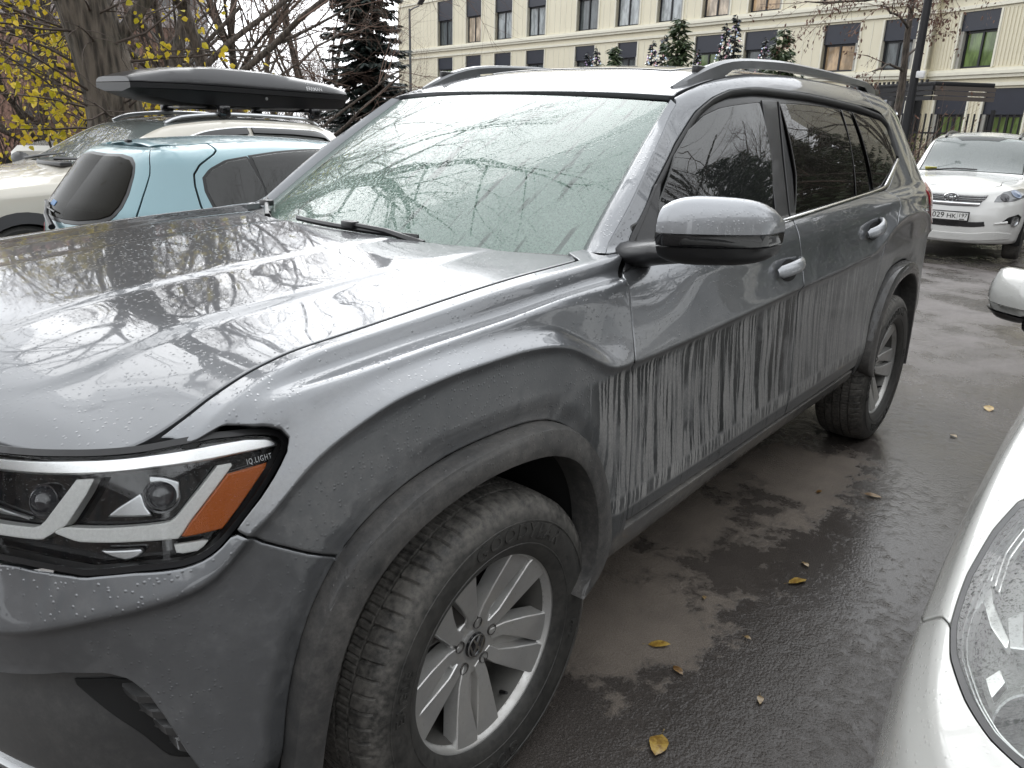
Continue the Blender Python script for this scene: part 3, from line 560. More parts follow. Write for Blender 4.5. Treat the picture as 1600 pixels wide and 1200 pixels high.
# ---------------------------------------------------------------- car materials
def droplets(t, o, scale=210, amt=.5, thr=.42):
    """sparse water beads: height field for a bump"""
    d = t.voro(o, scale, rnd=1.0); c = t.n('ShaderNodeTexVoronoi'); t.set(c.inputs['Vector'], o); c.inputs['Scale'].default_value = scale
    keep = t.map(t.sep(c.outputs['Color'])[0], 1-amt-.02, 1-amt+.02, 0, 1)
    return t.math('MULTIPLY', t.map(d, 0.0, thr, 1, 0), keep)
def car_paint(name, base, metal=.55, rough=.36, streak=None, beads=.35, dust=(.26, .25, .235), film=.25, bead_scale=135, bead_str=.45, coat_ior=1.55):
    t = NT(bpy.data.materials.new(name)); o = t.obj(); x, y, z = t.sep(o)
    g = t.n('ShaderNodeNewGeometry'); nx, ny, nzz = t.sep(g.outputs['Normal'])
    big = t.noise(o, 2.3, 5, .6); fine = t.noise(o, 34, 4, .65); flake = t.noise(o, 900, 2, .6)
    c = t.mix(flake, tuple(v*.93 for v in base), tuple(v*1.07 for v in base))
    side = t.map(t.math('ABSOLUTE', ny), .55, .85)
    # thin dried film of road dirt, heavier low down, in soft clouds
    low = t.map(z, 1.10, .80, 0, 1)
    blot = t.map(t.math('ADD', t.math('MULTIPLY', big, .6), t.math('MULTIPLY', fine, .4)), .38, .66)
    f = t.math('MULTIPLY', t.math('ADD', t.math('MULTIPLY', low, .55), .12), t.math('ADD', t.math('MULTIPLY', blot, .8), .2))
    f = t.math('MULTIPLY', f, film*2, clamp=True)
    wet = None
    if streak is not None:
        # below the crease: grey dirt with dark runs of water cut through it
        top = t.math('MULTIPLY_ADD', x, -.023, .936)          # the crease height along the door
        below = t.map(t.math('ADD', t.math('SUBTRACT', top, z), t.math('MULTIPLY', t.math('SUBTRACT', t.noise(o, 16, 4, .65), .5), .05)), .004, .03)
        sw = t.math('MULTIPLY', t.noise(t.comb(t.math('MULTIPLY', x, 2.2), 0.0, t.math('MULTIPLY', z, 1.6)), 1.0, 2), .10)
        jit = t.math('MULTIPLY', t.math('SUBTRACT', t.noise(o, 55, 3, .6), .5), .010)
        xs = t.math('ADD', t.math('ADD', t.math('ADD', x, sw), jit), t.math('MULTIPLY', z, -.035))
        v1 = t.comb(t.math('MULTIPLY', xs, 58), 0.0, t.math('MULTIPLY', z, 2.0)); v2 = t.comb(t.math('MULTIPLY', xs, 118), 3.0, t.math('MULTIPLY', z, 3.0))
        n1 = t.noise(v1, 1.0, 1.5, .5); n2 = t.noise(v2, 1.0, 2, .55); n3 = t.noise(t.comb(t.math('MULTIPLY', x, 3.1), 7.0, t.math('MULTIPLY', z, 2.0)), 1.0, 2)
        reach = t.map(t.math('SUBTRACT', top, z), .0, .48, .085, -.015, smooth=False)   # runs thin out on the way down
        dens = t.math('ADD', t.math('MULTIPLY', t.math('SUBTRACT', n3, .5), .24), reach)
        s1 = t.map(t.math('ADD', n1, dens), .56, .62); s2 = t.map(t.math('ADD', n2, dens), .59, .65)
        ledge = t.map(t.math('ABSOLUTE', t.math('SUBTRACT', z, .575)), .012, .035, 1, 0)
        lw = t.map(n2, .47, .5)
        s0 = t.map(t.math('ADD', t.noise(t.comb(t.math('MULTIPLY', xs, 21), 9.0, t.math('MULTIPLY', z, 1.2)), 1.0, 3, .6), dens), .585, .64)
        run = t.math('MULTIPLY', t.math('MAXIMUM', t.math('MAXIMUM', s1, s2), s0), t.math('MULTIPLY', t.map(t.noise(o, 4.5, 4, .6), .28, .5, .35, 1.0), t.map(x, -2.4, -1.4, .45, 1.0)))
        bot = t.map(z, .545, .555, 1, 0)
        run = t.math('MAXIMUM', t.math('MULTIPLY', run, t.math('SUBTRACT', 1.0, ledge)), t.math('MULTIPLY', ledge, t.math('MULTIPLY', lw, .8)))
        run = t.math('MAXIMUM', run, t.math('MULTIPLY', bot, .75))
        gd = t.math('MULTIPLY', t.math('MULTIPLY', below, side), t.map(t.math('ADD', x, t.math('MULTIPLY', z, -.25)), -.42, -.62))
        dirt = t.math('MULTIPLY', gd, t.math('SUBTRACT', 1.0, run))
        f = t.math('MAXIMUM', t.math('MULTIPLY', f, t.math('SUBTRACT', 1.0, gd)), t.math('MULTIPLY', dirt, .86), clamp=True)
        wet = t.math('MULTIPLY', gd, run)
    dc = t.mix(t.map(t.math('ADD', t.math('MULTIPLY', t.noise(o, 150, 4, .7), .5), t.math('MULTIPLY', big, .5)), .3, .7), tuple(v*.62 for v in dust), tuple(v*1.15 for v in dust))
    if streak is not None: dc = t.mix(t.math('MULTIPLY', ledge, .5), dc, (.34, .335, .32))
    if wet is not None: c = t.mix(t.math('MULTIPLY', wet, .88), c, (.016, .017, .016))
    colr = t.mix(f, c, dc)
    rgh = t.mixf(f, rough, .72); met = t.math('MULTIPLY', t.math('SUBTRACT', 1.0, f), metal)
    if wet is not None: met = t.math('MULTIPLY', met, t.math('SUBTRACT', 1.0, t.math('MULTIPLY', wet, .8)))
    coat = t.math('SUBTRACT', 1.0, t.math('MULTIPLY', f, .93))
    if wet is not None: coat = t.math('MULTIPLY', coat, t.math('SUBTRACT', 1.0, t.math('MULTIPLY', wet, .55)))
    cr = t.mixf(t.map(fine, .35, .7), .02, .06)
    b = t.bsdf(base_color=colr, roughness=rgh, metallic=met, coat_weight=coat, coat_roughness=cr); b.inputs['Coat IOR'].default_value = coat_ior; b.inputs['Specular Tint'].default_value = (.30, .30, .31, 1)
    if beads:
        upm = t.map(t.noise(o, 5, 3), .42, .6)
        bh = t.math('MULTIPLY', droplets(t, o, bead_scale, beads), t.math('ADD', t.math('MULTIPLY', upm, .8), .2))
        nb = t.bump(bh, bead_str, .004); t.set(b.inputs['Coat Normal'], nb); t.set(b.inputs['Normal'], t.bump(bh, bead_str*.6, .004))
    return t.done(b)
def glass(name, tint, ior=1.55, rough=0.0, beads=0.0, bead_scale=150, film=0.0, film_col=(.7, .75, .72), bstr=.15, runs=False):
    t = NT(bpy.data.materials.new(name)); o = t.obj()
    nrm = None
    if beads:
        h = droplets(t, o, bead_scale, beads, .5)
        h = t.math('ADD', h, t.math('MULTIPLY', droplets(t, t.scale(o, 1, 1, .7), bead_scale*2.3, beads, .5), .5))
        nrm = t.bump(h, bstr, .004)
    fr = t.n('ShaderNodeFresnel'); fr.inputs['IOR'].default_value = ior
    gl = t.n('ShaderNodeBsdfGlossy'); gl.inputs['Roughness'].default_value = rough
    if nrm is not None: t.set(gl.inputs['Normal'], nrm); t.set(fr.inputs['Normal'], nrm)
    tr = t.n('ShaderNodeBsdfTransparent'); t.set(tr.inputs['Color'], tint)
    base = tr
    if film:
        df = t.n('ShaderNodeBsdfDiffuse'); t.set(df.inputs['Color'], film_col)
        f = t.math('MULTIPLY', t.map(t.noise(o, 150, 5, .7), .3, .75, .7, 1.15), film)
        if runs:   # drips on the screen
            xx, yy, zz = t.sep(o)
            rn = t.noise(t.comb(t.math('MULTIPLY', yy, 34), 0.0, t.math('MULTIPLY', xx, 3.5)), 1.0, 3, .6)
            f = t.math('MULTIPLY', f, t.map(rn, .36, .44, .35, 1.0))
        mx0 = t.n('ShaderNodeMixShader', x0=f); t.set(mx0.inputs[1], tr); t.set(mx0.inputs[2], df); base = mx0
    mx = t.n('ShaderNodeMixShader', x0=fr.outputs[0]); t.set(mx.inputs[1], base); t.set(mx.inputs[2], gl)
    return t.done(mx)
PAINT = (.162, .170, .180)
M_paint = car_paint('grey_metallic_paint', PAINT, .8, .33, beads=.3, film=.42, dust=(.20, .197, .19))
M_hood = car_paint('grey_metallic_paint_hood', (.13, .135, .141), .7, .30, beads=.3, film=.06, dust=(.3, .3, .29), bead_str=.4, coat_ior=1.42)
M_side = car_paint('grey_metallic_paint_dirty_side', PAINT, .8, .33, streak=True, beads=.35, film=.60, dust=(.24, .235, .225))
M_flare = car_paint('dirty_arch_plastic', (.028, .029, .03), 0.0, .5, beads=.3, film=.75, dust=(.105, .10, .094))
M_sill = car_paint('dirty_sill_plastic', (.08, .08, .08), 0.0, .45, beads=.0, film=.8, dust=(.2, .19, .175))
M_black = simple('black_trim', (.012, .012, .013), .42, coat=.2, noise=.3, nscale=60)
M_gloss_black = simple('gloss_black', (.008, .008, .009), .08, coat=.6)
M_dark = simple('dark_underbody', (.006, .006, .006), .85)
M_rubber = simple('rubber_seal', (.012, .012, .012), .55)
M_chrome = simple('wet_chrome', (.75, .76, .77), .14, 1.0, noise=.15, nscale=40)
M_silver = simple('satin_silver', (.55, .56, .57), .3, 1.0, noise=.1, nscale=60)
M_win = glass('tinted_front_window', (.10, .115, .105), 1.62, beads=.12, bead_scale=190, bstr=.1, film=.02)
M_win_dark = glass('privacy_window', (.012, .012, .012), 1.55, beads=.2, bead_scale=190, bstr=.1, film=.035, film_col=(.25, .22, .2))
M_ws = glass('wet_windshield', (.30, .44, .37), 1.95, beads=.55, bead_scale=120, film=.27, film_col=(.50, .70, .60), bstr=.09, runs=True)
M_lens = glass('clear_lens', (.93, .94, .94), 1.35, beads=.25, bead_scale=190, bstr=.2)
M_frit = simple('black_frit', (.03, .032, .032), .45)
M_interior = simple('dark_cabin', (.02, .02, .02), .8)
M_interior_trim = simple('grey_cabin_trim', (.06, .06, .06), .7)
# ---------------------------------------------------------------- the grey car in the foreground
F_, FV, FN, FZ = build(FEN); D_, DVv, DN, DZ = build(DOOR)
def vz(Zg, Vg, a, z):
    i = int(np.clip(round((a-A0)/DA), 0, len(AX)-1)); return float(np.interp(z, Zg[i], Vg))
def cpos(a, z, N):
    a = np.asarray(a, float); cx = np.interp(a, AX, CX); cy = np.interp(a, AX, CY); nx = np.interp(a, AX, NX); ny = np.interp(a, AX, NY)
    return np.stack([cx-nx*N, cy-ny*N, np.broadcast_to(z, a.shape)], -1)
car = tag(empty('suv', (0, 0, 0)), 'large grey SUV with rain-streaked dirty doors in the foreground', 'car')
ROWS = (.585, .595, .605, .61, .615, .62, .625, .63, .635, .645, .68, .70, .72, .74, .765, .79, .82, .845, .87)
AG = arch(ARCH_G); AGR = arch(ARCH_G, True)
agF = [(a, vz(FZ, FV, a, z)) for a, z in AG if z > .34]
seam_end = (SEAM[-1][0], vz(FZ, FV, SEAM[-1][0], .815))
k_seam = min(range(len(agF)), key=lambda i: math.hypot(agF[i][0]-.385, agF[i][1]-SEAM[-1][1]))
agD = [(a, vz(DZ, DVv, a, z)) for a, z in AGR if z > .34]
# front fender
lamp_top = LAMP[:11]
hl = [(a, .866) for a in np.arange(-.5, .67, .05)]
fender_poly = [GAP_F[-1]]+GAP_F[::-1][1:]+[(-.60, .79)]+[(-.66, .835), FTOP[1], (-.60, .93), (-.53, .93), FTOP[2]]+hl[1:]+[(.69, .862)]+lamp_top[1:]+SEAM[1:-1]+agF[k_seam:]+[(-.44, .10), (-.50, .10)]
panel('front_fender', F_, fender_poly, M_side, car, rows=ROWS, mirror=True, step=.02, gap=.003, edge=.003)
# front bumper: outer skin from the lamp to the intake, round the corner
lamp_bot = LAMP[10:]
bp = agF[:k_seam+1]                       # from the bottom of the opening up to the seam
bump_poly = bp+SEAM[::-1][1:]+lamp_bot[1:]+[(1.0, .70), (1.3, .70), (AE, .69), (AE, .40), (1.3, .395)]+INTAKE+[(.665, .17), (.655, .09)]
panel('front_bumper', F_, bump_poly, M_paint, car, rows=ROWS, mirror=True, step=.02, gap=.003, edge=.003, ctr=(AE,))
# doors
bg_low = [(-1.625, .55), (-1.625, .40), (-1.615, .30), (-1.605, .19)]
front_door = GAP_D[::-1]+[(-.60, .795), (-.70, .842), (-1.0, .845), (-1.47, .842), (-1.632, .842)]+BGAP[3:]+bg_low
panel('front_door', D_, front_door, M_side, car, rows=ROWS, mirror=True, step=.022)
rear_gap = [(-2.80, .872), (-2.86, .80), (-2.84, .72), (-2.74, .66), (-2.60, .58), (-2.52, .46), (-2.478, .34), (-2.462, .26), (-2.455, .188)]
rear_door = bg_low[::-1]+BGAP[3:][::-1]+[(-1.635, .842), (-2.1, .855), (-2.653, .87)]+rear_gap
panel('rear_door', D_, rear_door, M_side, car, rows=ROWS, mirror=True, step=.022)
# quarter panel with the D pillar
qt = rear_gap[:1]+[(-2.88, .884), (-3.225, 1.01), (-3.23, 1.18), (-3.12, 1.235), (-3.0, 1.25), (-3.0, 1.40), (-3.5, 1.40), (-3.9, 1.38), (-3.98, 1.2), (-4.0, .87), (-4.0, .30), (-3.9, .10), (-3.5, .06)]+[q for q in agD[::-1] if q[1] > .06]+[(-2.50, .12)]+rear_gap[::-1][:-1]
panel('quarter_panel', D_, qt, M_side, car, rows=ROWS, mirror=True, step=.025)
# sill under the doors
sill = [(-.50, .178), (-1.5, .178), (-2.44, .168)]+[(-2.50, .10), (-2.46, .075), (-.52, .075), (-.44, .10), (-.43, .14), (-.46, .178)]
panel('side_sill', D_, sill, M_sill, car, mirror=True, step=.03)
# tailgate (both halves) and rear bumper
panel('tailgate', D_, [(A0, .40), (-4.0, .40), (-4.0, .87), (-3.98, 1.2), (-3.9, 1.38), (A0, 1.38)], M_paint, car, mirror=True, step=.05, gap=.002, ctr=(A0,))
panel('rear_bumper', D_, [(A0, .05), (-3.9, .05), (-4.0, .30), (-4.0, .40), (A0, .40)], M_paint, car, mirror=True, step=.05, gap=.002, ctr=(A0,))
panel('rear_window', D_, [(A0, .92), (-4.2, .92), (-4.15, 1.3), (A0, 1.32)], M_win_dark, car, mirror=True, step=.05, off=.003, ctr=(A0,))
# dark structure behind the shut lines
shellF = agF+[(-.44, .09), (-.70, .09), (-.70, .84), (-.62, .90)]+[(a, .90) for a in np.arange(-.5, .7, .1)]+[(.66, .86), (.60, .80), (.53, .735), (.49, .715), (.462, .69), (.47, .67), (.58, .645), (.64, .648), (.75, .665), (.83, .68), (1.0, .69), (AE, .69), (AE, .42), (1.3, .42)]+[(a, v+.012) for a, v in INTAKE]+[(.665, .17), (.65, .09)]
panel('body_structure', F_, shellF, M_dark, car, off=-.022, mirror=True, step=.04, flange=.004, gap=0, ctr=(AE,))
shellD = agD+[(-2.46, .06), (-.52, .06), (-.52, .80), (-.66, .85), (-2.65, .88), (-2.87, .89), (-3.23, 1.01), (-3.23, 1.18), (-3.0, 1.25), (-3.0, 1.38), (-3.9, 1.36), (-4.0, .87), (-4.0, .10)]
panel('body_structure', D_, shellD, M_dark, car, off=-.024, mirror=True, step=.05, flange=.004, gap=0)
# ---- greenhouse
# the panes are flatter than the panels: ruled from belt to roof edge and smoothed along the car
_k = np.arange(-3.6, -.5, .01); _p0 = D_.pos(_k, np.full(len(_k), .88)); _p1 = D_.pos(_k, np.full(len(_k), 1.27))
_p0 = np.stack([gsmooth(_p0[:, i], 40) for i in range(3)], 1); _p1 = np.stack([gsmooth(_p1[:, i], 40) for i in range(3)], 1)
_tv = (np.arange(.80, 1.36, .01)-.88)/.39; _bz = .016*4*_tv*(1-_tv)
GS = Grid(-3.6, .01, .80, .01, _p0[:, None]*(1-_tv[None, :, None])+_p1[:, None]*_tv[None, :, None]+_bz[None, :, None]*np.array([0, .92, .39]), flip=True)
if GS.nor(-2., 1.)[1] < 0: GS.N = -GS.N
frame = GUTTER+[(-3.16, .985), (-2.85, .878), (-2.65, .865), (-1.64, .836), (-.66, .836)]
panel('window_surround', D_, frame, M_black, car, off=-.014, mirror=True, step=.04, flange=.02, gap=0)
panel('front_window', GS, GLASS_F[:1]+GLASS_F[1:]+[(-1.508, .85), (-.72, .85), (-.745, .93)], M_win, car, off=-.006, mirror=True, gap=.006, flange=.004, step=.04)
panel('rear_window_pane', GS, GLASS_R[:4]+[(-2.366, .862), (-1.694, .855)]+GLASS_R[6:], M_win_dark, car, off=-.006, mirror=True, gap=.006, flange=.004, step=.04)
panel('fixed_window_pane', GS, [(-2.502, 1.235), (-2.604, 1.233), (-2.595, .868), (-2.392, .865)], M_win_dark, car, off=-.006, mirror=True, gap=.006, flange=.004, step=.04)
panel('quarter_window', GS, GLASS_Q, M_win_dark, car, off=-.006, mirror=True, gap=.006, flange=.004, step=.04)
panel('pillar_trim', D_, [(-1.682, 1.259), (-1.612, 1.065), (-1.514, .85), (-1.628, .85), (-1.72, 1.058), (-1.815, 1.255)], M_black, car, off=-.002, mirror=True, gap=.004, flange=.006, step=.04)
panel('pillar_trim', D_, [(-1.825, 1.253), (-1.73, 1.058), (-1.636, .85), (-1.69, .852), (-1.77, .998), (-1.803, 1.148), (-1.829, 1.253)], M_black, car, off=-.002, mirror=True, gap=.002, flange=.006, step=.04)
g2 = offset_poly(np.array(GUTTER+[(-3.0, .9), (-.9, .84)]), .022)[:len(GUTTER)]
gA = resample(np.array(GUTTER), .03); gB = resample(g2, .03); gB = np.stack([np.interp(np.linspace(0, 1, len(gA)), np.linspace(0, 1, len(gB)), gB[:, k]) for k in (0, 1)], 1)
strip_surf('drip_seal', D_, gA, gB, M_rubber, car, off=(0.001, -.004), mirror=True, thick=.014)
cU = resample(np.array(CHROME_U), .03); cL = resample(np.array(CHROME_L), .03)
cU = np.vstack([[(-.75, .843), (-1.1, .85)], cU]); cL = np.vstack([[(-.75, .83), (-1.1, .834)], cL])
cU = resample(crom(cU, 4), .03); cL = crom(cL, 4); cL = np.stack([np.interp(np.linspace(0, 1, len(cU)), np.linspace(0, 1, len(cL)), cL[:, k]) for k in (0, 1)], 1)
strip_surf('belt_trim', D_, cL, cU, M_chrome, car, off=(.003, .002), mirror=True, thick=.008)
# A pillar outer face + cant rail above the doors
rid = crom(np.array(RIDGE), 6); gut = np.array(GUTTER)
ap = [tuple(q) for q in rid]+[(-1.2, 1.375), (-1.35, 1.385), (-1.6, 1.39), (-2.2, 1.395), (-3.0, 1.395), (-3.0, 1.25), (-2.75, 1.256), (-2.318, 1.275), (-1.955, 1.288)]+[tuple(q) for q in GUTTER[:7][::-1]]+[(-.70, .842), (-.63, .842)]
panel('roof_pillar', D_, ap, M_paint, car, mirror=True, step=.02, gap=.003, rows=(1.28, 1.30, 1.32, 1.34, 1.36, 1.38))
# ---- windshield
def ws_base(s): return np.stack([-.345-.245*s**2, .735*s, 1.150+.0*s], -1)
def ws_top(s): return np.stack([-1.115-.095*s**2, .622*s, 1.590-.018*s**2], -1)
def ws_f(s, t):
    t_ = t[..., None]; q = ws_base(s)*(1-t_)+ws_top(s)*t_
    b = (.028*(1-s**2*.6)*4*t*(1-t))[..., None]; return q+b*np.array([.45, 0, .89])
WS = Func(ws_f, -1.0, 1.0, 0.0, 1.0, flip=False)
if WS.nor(0., .5)[2] < 0: WS.N = -WS.N
panel('windshield', WS, [(-.985, .0), (.985, .0), (.985, .99), (-.985, .99)], M_ws, car, step=.05, gap=0, flange=.004, edge=.003)
fr_o = [(-.985, 0), (.985, 0), (.985, .99), (-.985, .99)]
def ring(name, o, i, S, mat, off):
    o = resample(np.array(o, float), .05, True); n = len(o)
    i = np.array(i, float); ii = []
    c = np.array([0, .5])
    oo = np.array(o); x0, y0 = i.min(0); x1, y1 = i.max(0)
    ii = np.c_[np.clip(oo[:, 0], x0, x1), np.clip(oo[:, 1], y0, y1)]
    V = np.vstack([S.pos(oo[:, 0], oo[:, 1], off), S.pos(ii[:, 0], ii[:, 1], off)])
    return MB().add(V, [(k, (k+1) % n, n+(k+1) % n, n+k) for k in range(n)]).build(name, mat, car, recalc=False)
ring('windshield_frit', fr_o, [(-.93, .115), (.93, .115), (.93, .955), (-.93, .955)], WS, M_frit, -.004)
# front-facing return of the A pillar, from the ridge to the screen
r3 = resample(D_.pos(rid[:, 0], rid[:, 1]), .05); n_ = len(r3); tt = np.linspace(0.03, .985, n_)
w3 = WS.pos(np.full(n_, .985), tt, .004)
mid = (r3*.35+w3*.65)+np.array([.012, .006, .008])
V = np.vstack([r3, mid, w3, w3-np.array([.0, 0, .02])]); Fq = [(r*n_+i, r*n_+i+1, (r+1)*n_+i+1, (r+1)*n_+i) for r in range(3) for i in range(n_-1)]
MB().add(V, Fq).build('pillar_return', M_paint, car, angle=60); MB().add(V*[1, -1, 1], [f[::-1] for f in Fq]).build('pillar_return', M_paint, car, angle=60)
# ---- roof
_re = D_.pos(np.arange(-3.9, -1.1, .02), np.full(140, 1.39)); _o = np.argsort(_re[:, 0]); _re = _re[_o]
zc_r = lambda x: pchip([-3.95, -3.6, -3.0, -2.2, -1.7, -1.45, -1.3, -1.2, -1.1], [1.68, 1.705, 1.727, 1.733, 1.714, 1.68, 1.645, 1.617, 1.592], x)
def roof_f(x, y):
    ye = np.interp(x, _re[:, 0], _re[:, 1]); ze = np.interp(x, _re[:, 0], _re[:, 2]); q = np.clip(np.abs(y)/ye, 0, 1.05)
    pr = 1-q**2.6; return np.stack([x, y, ze+(np.maximum(zc_r(x), ze+.004)-ze)*pr], -1)
RF = Func(roof_f, -3.95, -1.1, -.7, .7, 200, 140)
if RF.nor(-2., 0.)[2] < 0: RF.N = -RF.N
ys = np.linspace(-.625, .625, 24)
edge_y = lambda x: float(np.interp(x, _re[:, 0], _re[:, 1]))-.004
roof_poly = [(-1.125-.09*(y/.622)**2, y) for y in ys]+[(x, edge_y(x)) for x in np.arange(-1.25, -3.86, -.1)]+[(-3.9, y) for y in np.linspace(.52, -.52, 9)]+[(x, -edge_y(x)) for x in np.arange(-3.85, -1.24, .1)]
panel('roof', RF, roof_poly, M_hood, car, step=.04, gap=.003, flange=.015)
panel('sunroof', RF, [(-1.55, -.42), (-1.55, .42), (-2.5, .42), (-2.5, -.42)], M_gloss_black, car, step=.06, off=.003, flange=.006, gap=.0)
# roof rails
def rail(sgn):
    xs = np.concatenate([np.linspace(-1.29, -1.5, 10), np.linspace(-1.56, -3.3, 24), np.linspace(-3.34, -3.56, 8)])
    xr = (xs+1.29)/(-3.56+1.29); hgt = .044*np.clip(np.sin(np.clip(xr/.16, 0, 1)*math.pi/2), 0, 1)*np.clip(np.sin(np.clip((1-xr)/.14, 0, 1)*math.pi/2), 0, 1)
    yy = np.interp(xs, [-3.6, -2.2, -1.5, -1.29], [.56, .60, .592, .572]); zz = np.array([float(RF.pos(x, y)[2]) for x, y in zip(xs, yy)])
    top = zz+hgt+.006; thick = .034; wid = np.interp(xr, [0, .06, .94, 1], [.014, .040, .040, .014])
    V = []; F = []
    for i in range(len(xs)):
        b = max(zz[i]-.004, top[i]-thick) if .13 < xr[i] < .87 else zz[i]-.006
        w_ = wid[i]; c = yy[i]
        for dy, z_ in ((-w_*.5, b), (-w_*.5, top[i]-.010), (-w_*.32, top[i]-.002), (w_*.15, top[i]), (w_*.5, top[i]-.008), (w_*.62, b)): V.append((xs[i], sgn*(c+dy), z_))
    n = 6
    for i in range(len(xs)-1):
        for k in range(n): F.append((i*n+k, i*n+(k+1) % n, (i+1)*n+(k+1) % n, (i+1)*n+k))
    F += [tuple(range(n)), tuple(range((len(xs)-1)*n, len(xs)*n))]
    o = MB().add(V, F).build('roof_rail', M_rail if sgn > 0 else M_rail, car, angle=30)
    MB().box((-1.49, sgn*.585, float(RF.pos(-1.49, .585)[2])+.014), (.16, .022, .04), bev=.004).build('rail_foot', M_black, o)
    MB().box((-3.42, sgn*.575, float(RF.pos(-3.42, .575)[2])+.014), (.18, .018, .03), bev=.004).build('rail_foot', M_black, o)
M_rail = simple('satin_rail', (.15, .155, .16), .38, .6, coat=.3, noise=.15, nscale=25)
rail(1); rail(-1)
# ---- hood
aa = np.arange(-.52, 1.66, .01); he = F_.pos(aa, np.full(len(aa), .8685)); o_ = np.argsort(he[:, 0]); heS = he[o_]
zc_h = lambda x: pchip([-.7, -.45, -.25, .05, .33, .46, .63, .72, .78, .83], [1.184, 1.186, 1.184, 1.170, 1.149, 1.136, 1.104, 1.078, 1.052, 1.022], x)
prof_q = np.linspace(0, 1.1, 221); prof_v = gsmooth(pchip([0, .20, .305, .33, .50, .68, .715, .78, .86, .95, 1.0, 1.1], [1, .985, .965, .79, .72, .62, .36, .26, .17, .045, 0, -.05], prof_q), 2)
def hood_f(x, y):
    ye = np.interp(x, heS[:, 0], heS[:, 1]); ze = np.interp(x, heS[:, 0], heS[:, 2]); ye = np.maximum(ye, .05)
    fade = np.clip((.82-x)/.55, 0, 1); fade = fade*fade*(3-2*fade)
    q = np.abs(y)/ye; pv = np.interp(q, prof_q, prof_v); ps = 1-np.clip(q, 0, 1.1)**3
    pr = pv*fade+ps*(1-fade)
    return np.stack([x, y, ze+(np.maximum(zc_h(x), ze+.001)-ze)*pr], -1)
HD = Func(hood_f, -.75, .83, -.85, .85, 240, 260)
if HD.nor(0., 0.)[2] < 0: HD.N = -HD.N
hq = he[::3]; hood_poly = [(x, y) for x, y, z in hq if y > .02]
rear = [(-.345-.19*(y/.76)**2, y) for y in np.linspace(-.75, .75, 31)]
hood_poly = rear+[q for q in hood_poly if q[0] > -.50]+[(x, -y) for x, y in hood_poly[::-1] if x > -.50]
panel('hood', HD, hood_poly, M_hood, car, step=.022, gap=.005, flange=.025, rows=sorted([s*v for s in (-1, 1) for v in (.22, .235, .245, .255, .265, .28, .53, .55, .565, .58, .6)]))
# cowl and wipers
cow = []
cs = np.linspace(-1, 1, 31)
hb = np.array([hood_f(np.array(-.345-.19*(.75*s/.76)**2+.03), np.array(.75*s)) for s in cs])+[0, 0, -.02]; wb = ws_base(cs*.985)+[-.02, 0, .016]
MB().add(np.vstack([hb, wb]), [(i, i+1, 32+i, 31+i) for i in range(30)]).build('cowl', M_black, car)
def wiper(s0, s1, t0, t1, arm):
    s = np.linspace(s0, s1, 14); t = np.linspace(t0, t1, 14)
    P = WS.pos(s, t, .020); b = MB().tube(P, .0055, 6, flat=1.6).build('wiper', M_black, car)
    pv = WS.pos(np.array(arm), np.array(.012), .02); m = P[7]+np.array([0, 0, .012])
    MB().tube([pv, (pv+m)/2+[0, 0, .008], m], [.012, .009, .008], 6).build('wiper_arm', M_black, b)
    MB().box(tuple(m), (.03, .05, .02), bev=.004).build('wiper_joint', M_black, b)
wiper(-.30, .42, .048, .040, .46); wiper(-.97, -.62, .075, .03, -.60)
# screen sticker
panel('windshield_sticker', WS, [(.75, .905), (.84, .905), (.84, .925), (.75, .925)], simple('sticker', (.7, .85, .8), .5), car, step=.1, off=-.003, flange=.0005, gap=0, edge=.002)
panel('windshield_sticker', WS, [(.755, .872), (.835, .872), (.835, .895), (.755, .895)], MATS['sticker'], car, step=.1, off=-.003, flange=.0005, gap=0, edge=.002)
# ---- wheel-arch mouldings and liners
def moulding(rear, sgn):
    g = resample(arch(ARCH_G, rear), .03); i_ = arch(ARCH_I, rear)
    i_ = np.stack([np.interp(np.linspace(0, 1, len(g)), np.linspace(0, 1, len(i_)), i_[:, k]) for k in (0, 1)], 1)
    rows = []
    for f, N in ((-.01, .03), (0.0, .004), (.07, -.014), (.30, -.020), (.75, -.022), (.93, -.019), (1.0, -.010), (1.0, .06)):
        q = g*(1-f)+i_*f; rows.append(cpos(q[:, 0], q[:, 1], N))
    n = len(g); V = np.vstack(rows)*[1, sgn, 1]; F = [(r*n+k, r*n+k+1, (r+1)*n+k+1, (r+1)*n+k) for r in range(len(rows)-1) for k in range(n-1)]
    MB().add(V, F).build('arch_moulding', M_flare, car, angle=40)
    # liner: follows the opening, closes to the inside
    c = np.array([RX if rear else 0.0, .36]); L = c+(i_-c)*1.02
    rr = [np.c_[L[:, 0], np.full(n, sgn*y), L[:, 1]] for y in (.94, .80, .62)]+[np.c_[c[0]+(L[:, 0]-c[0])*.3, np.full(n, sgn*.60), c[1]+(L[:, 1]-c[1])*.3]]
    MB().add(np.vstack(rr), [(r*n+k, r*n+k+1, (r+1)*n+k+1, (r+1)*n+k) for r in range(3) for k in range(n-1)]).build('wheel_liner', M_dark, car, angle=60)
for r_ in (0, 1):
    for s_ in (1, -1): moulding(r_, s_)
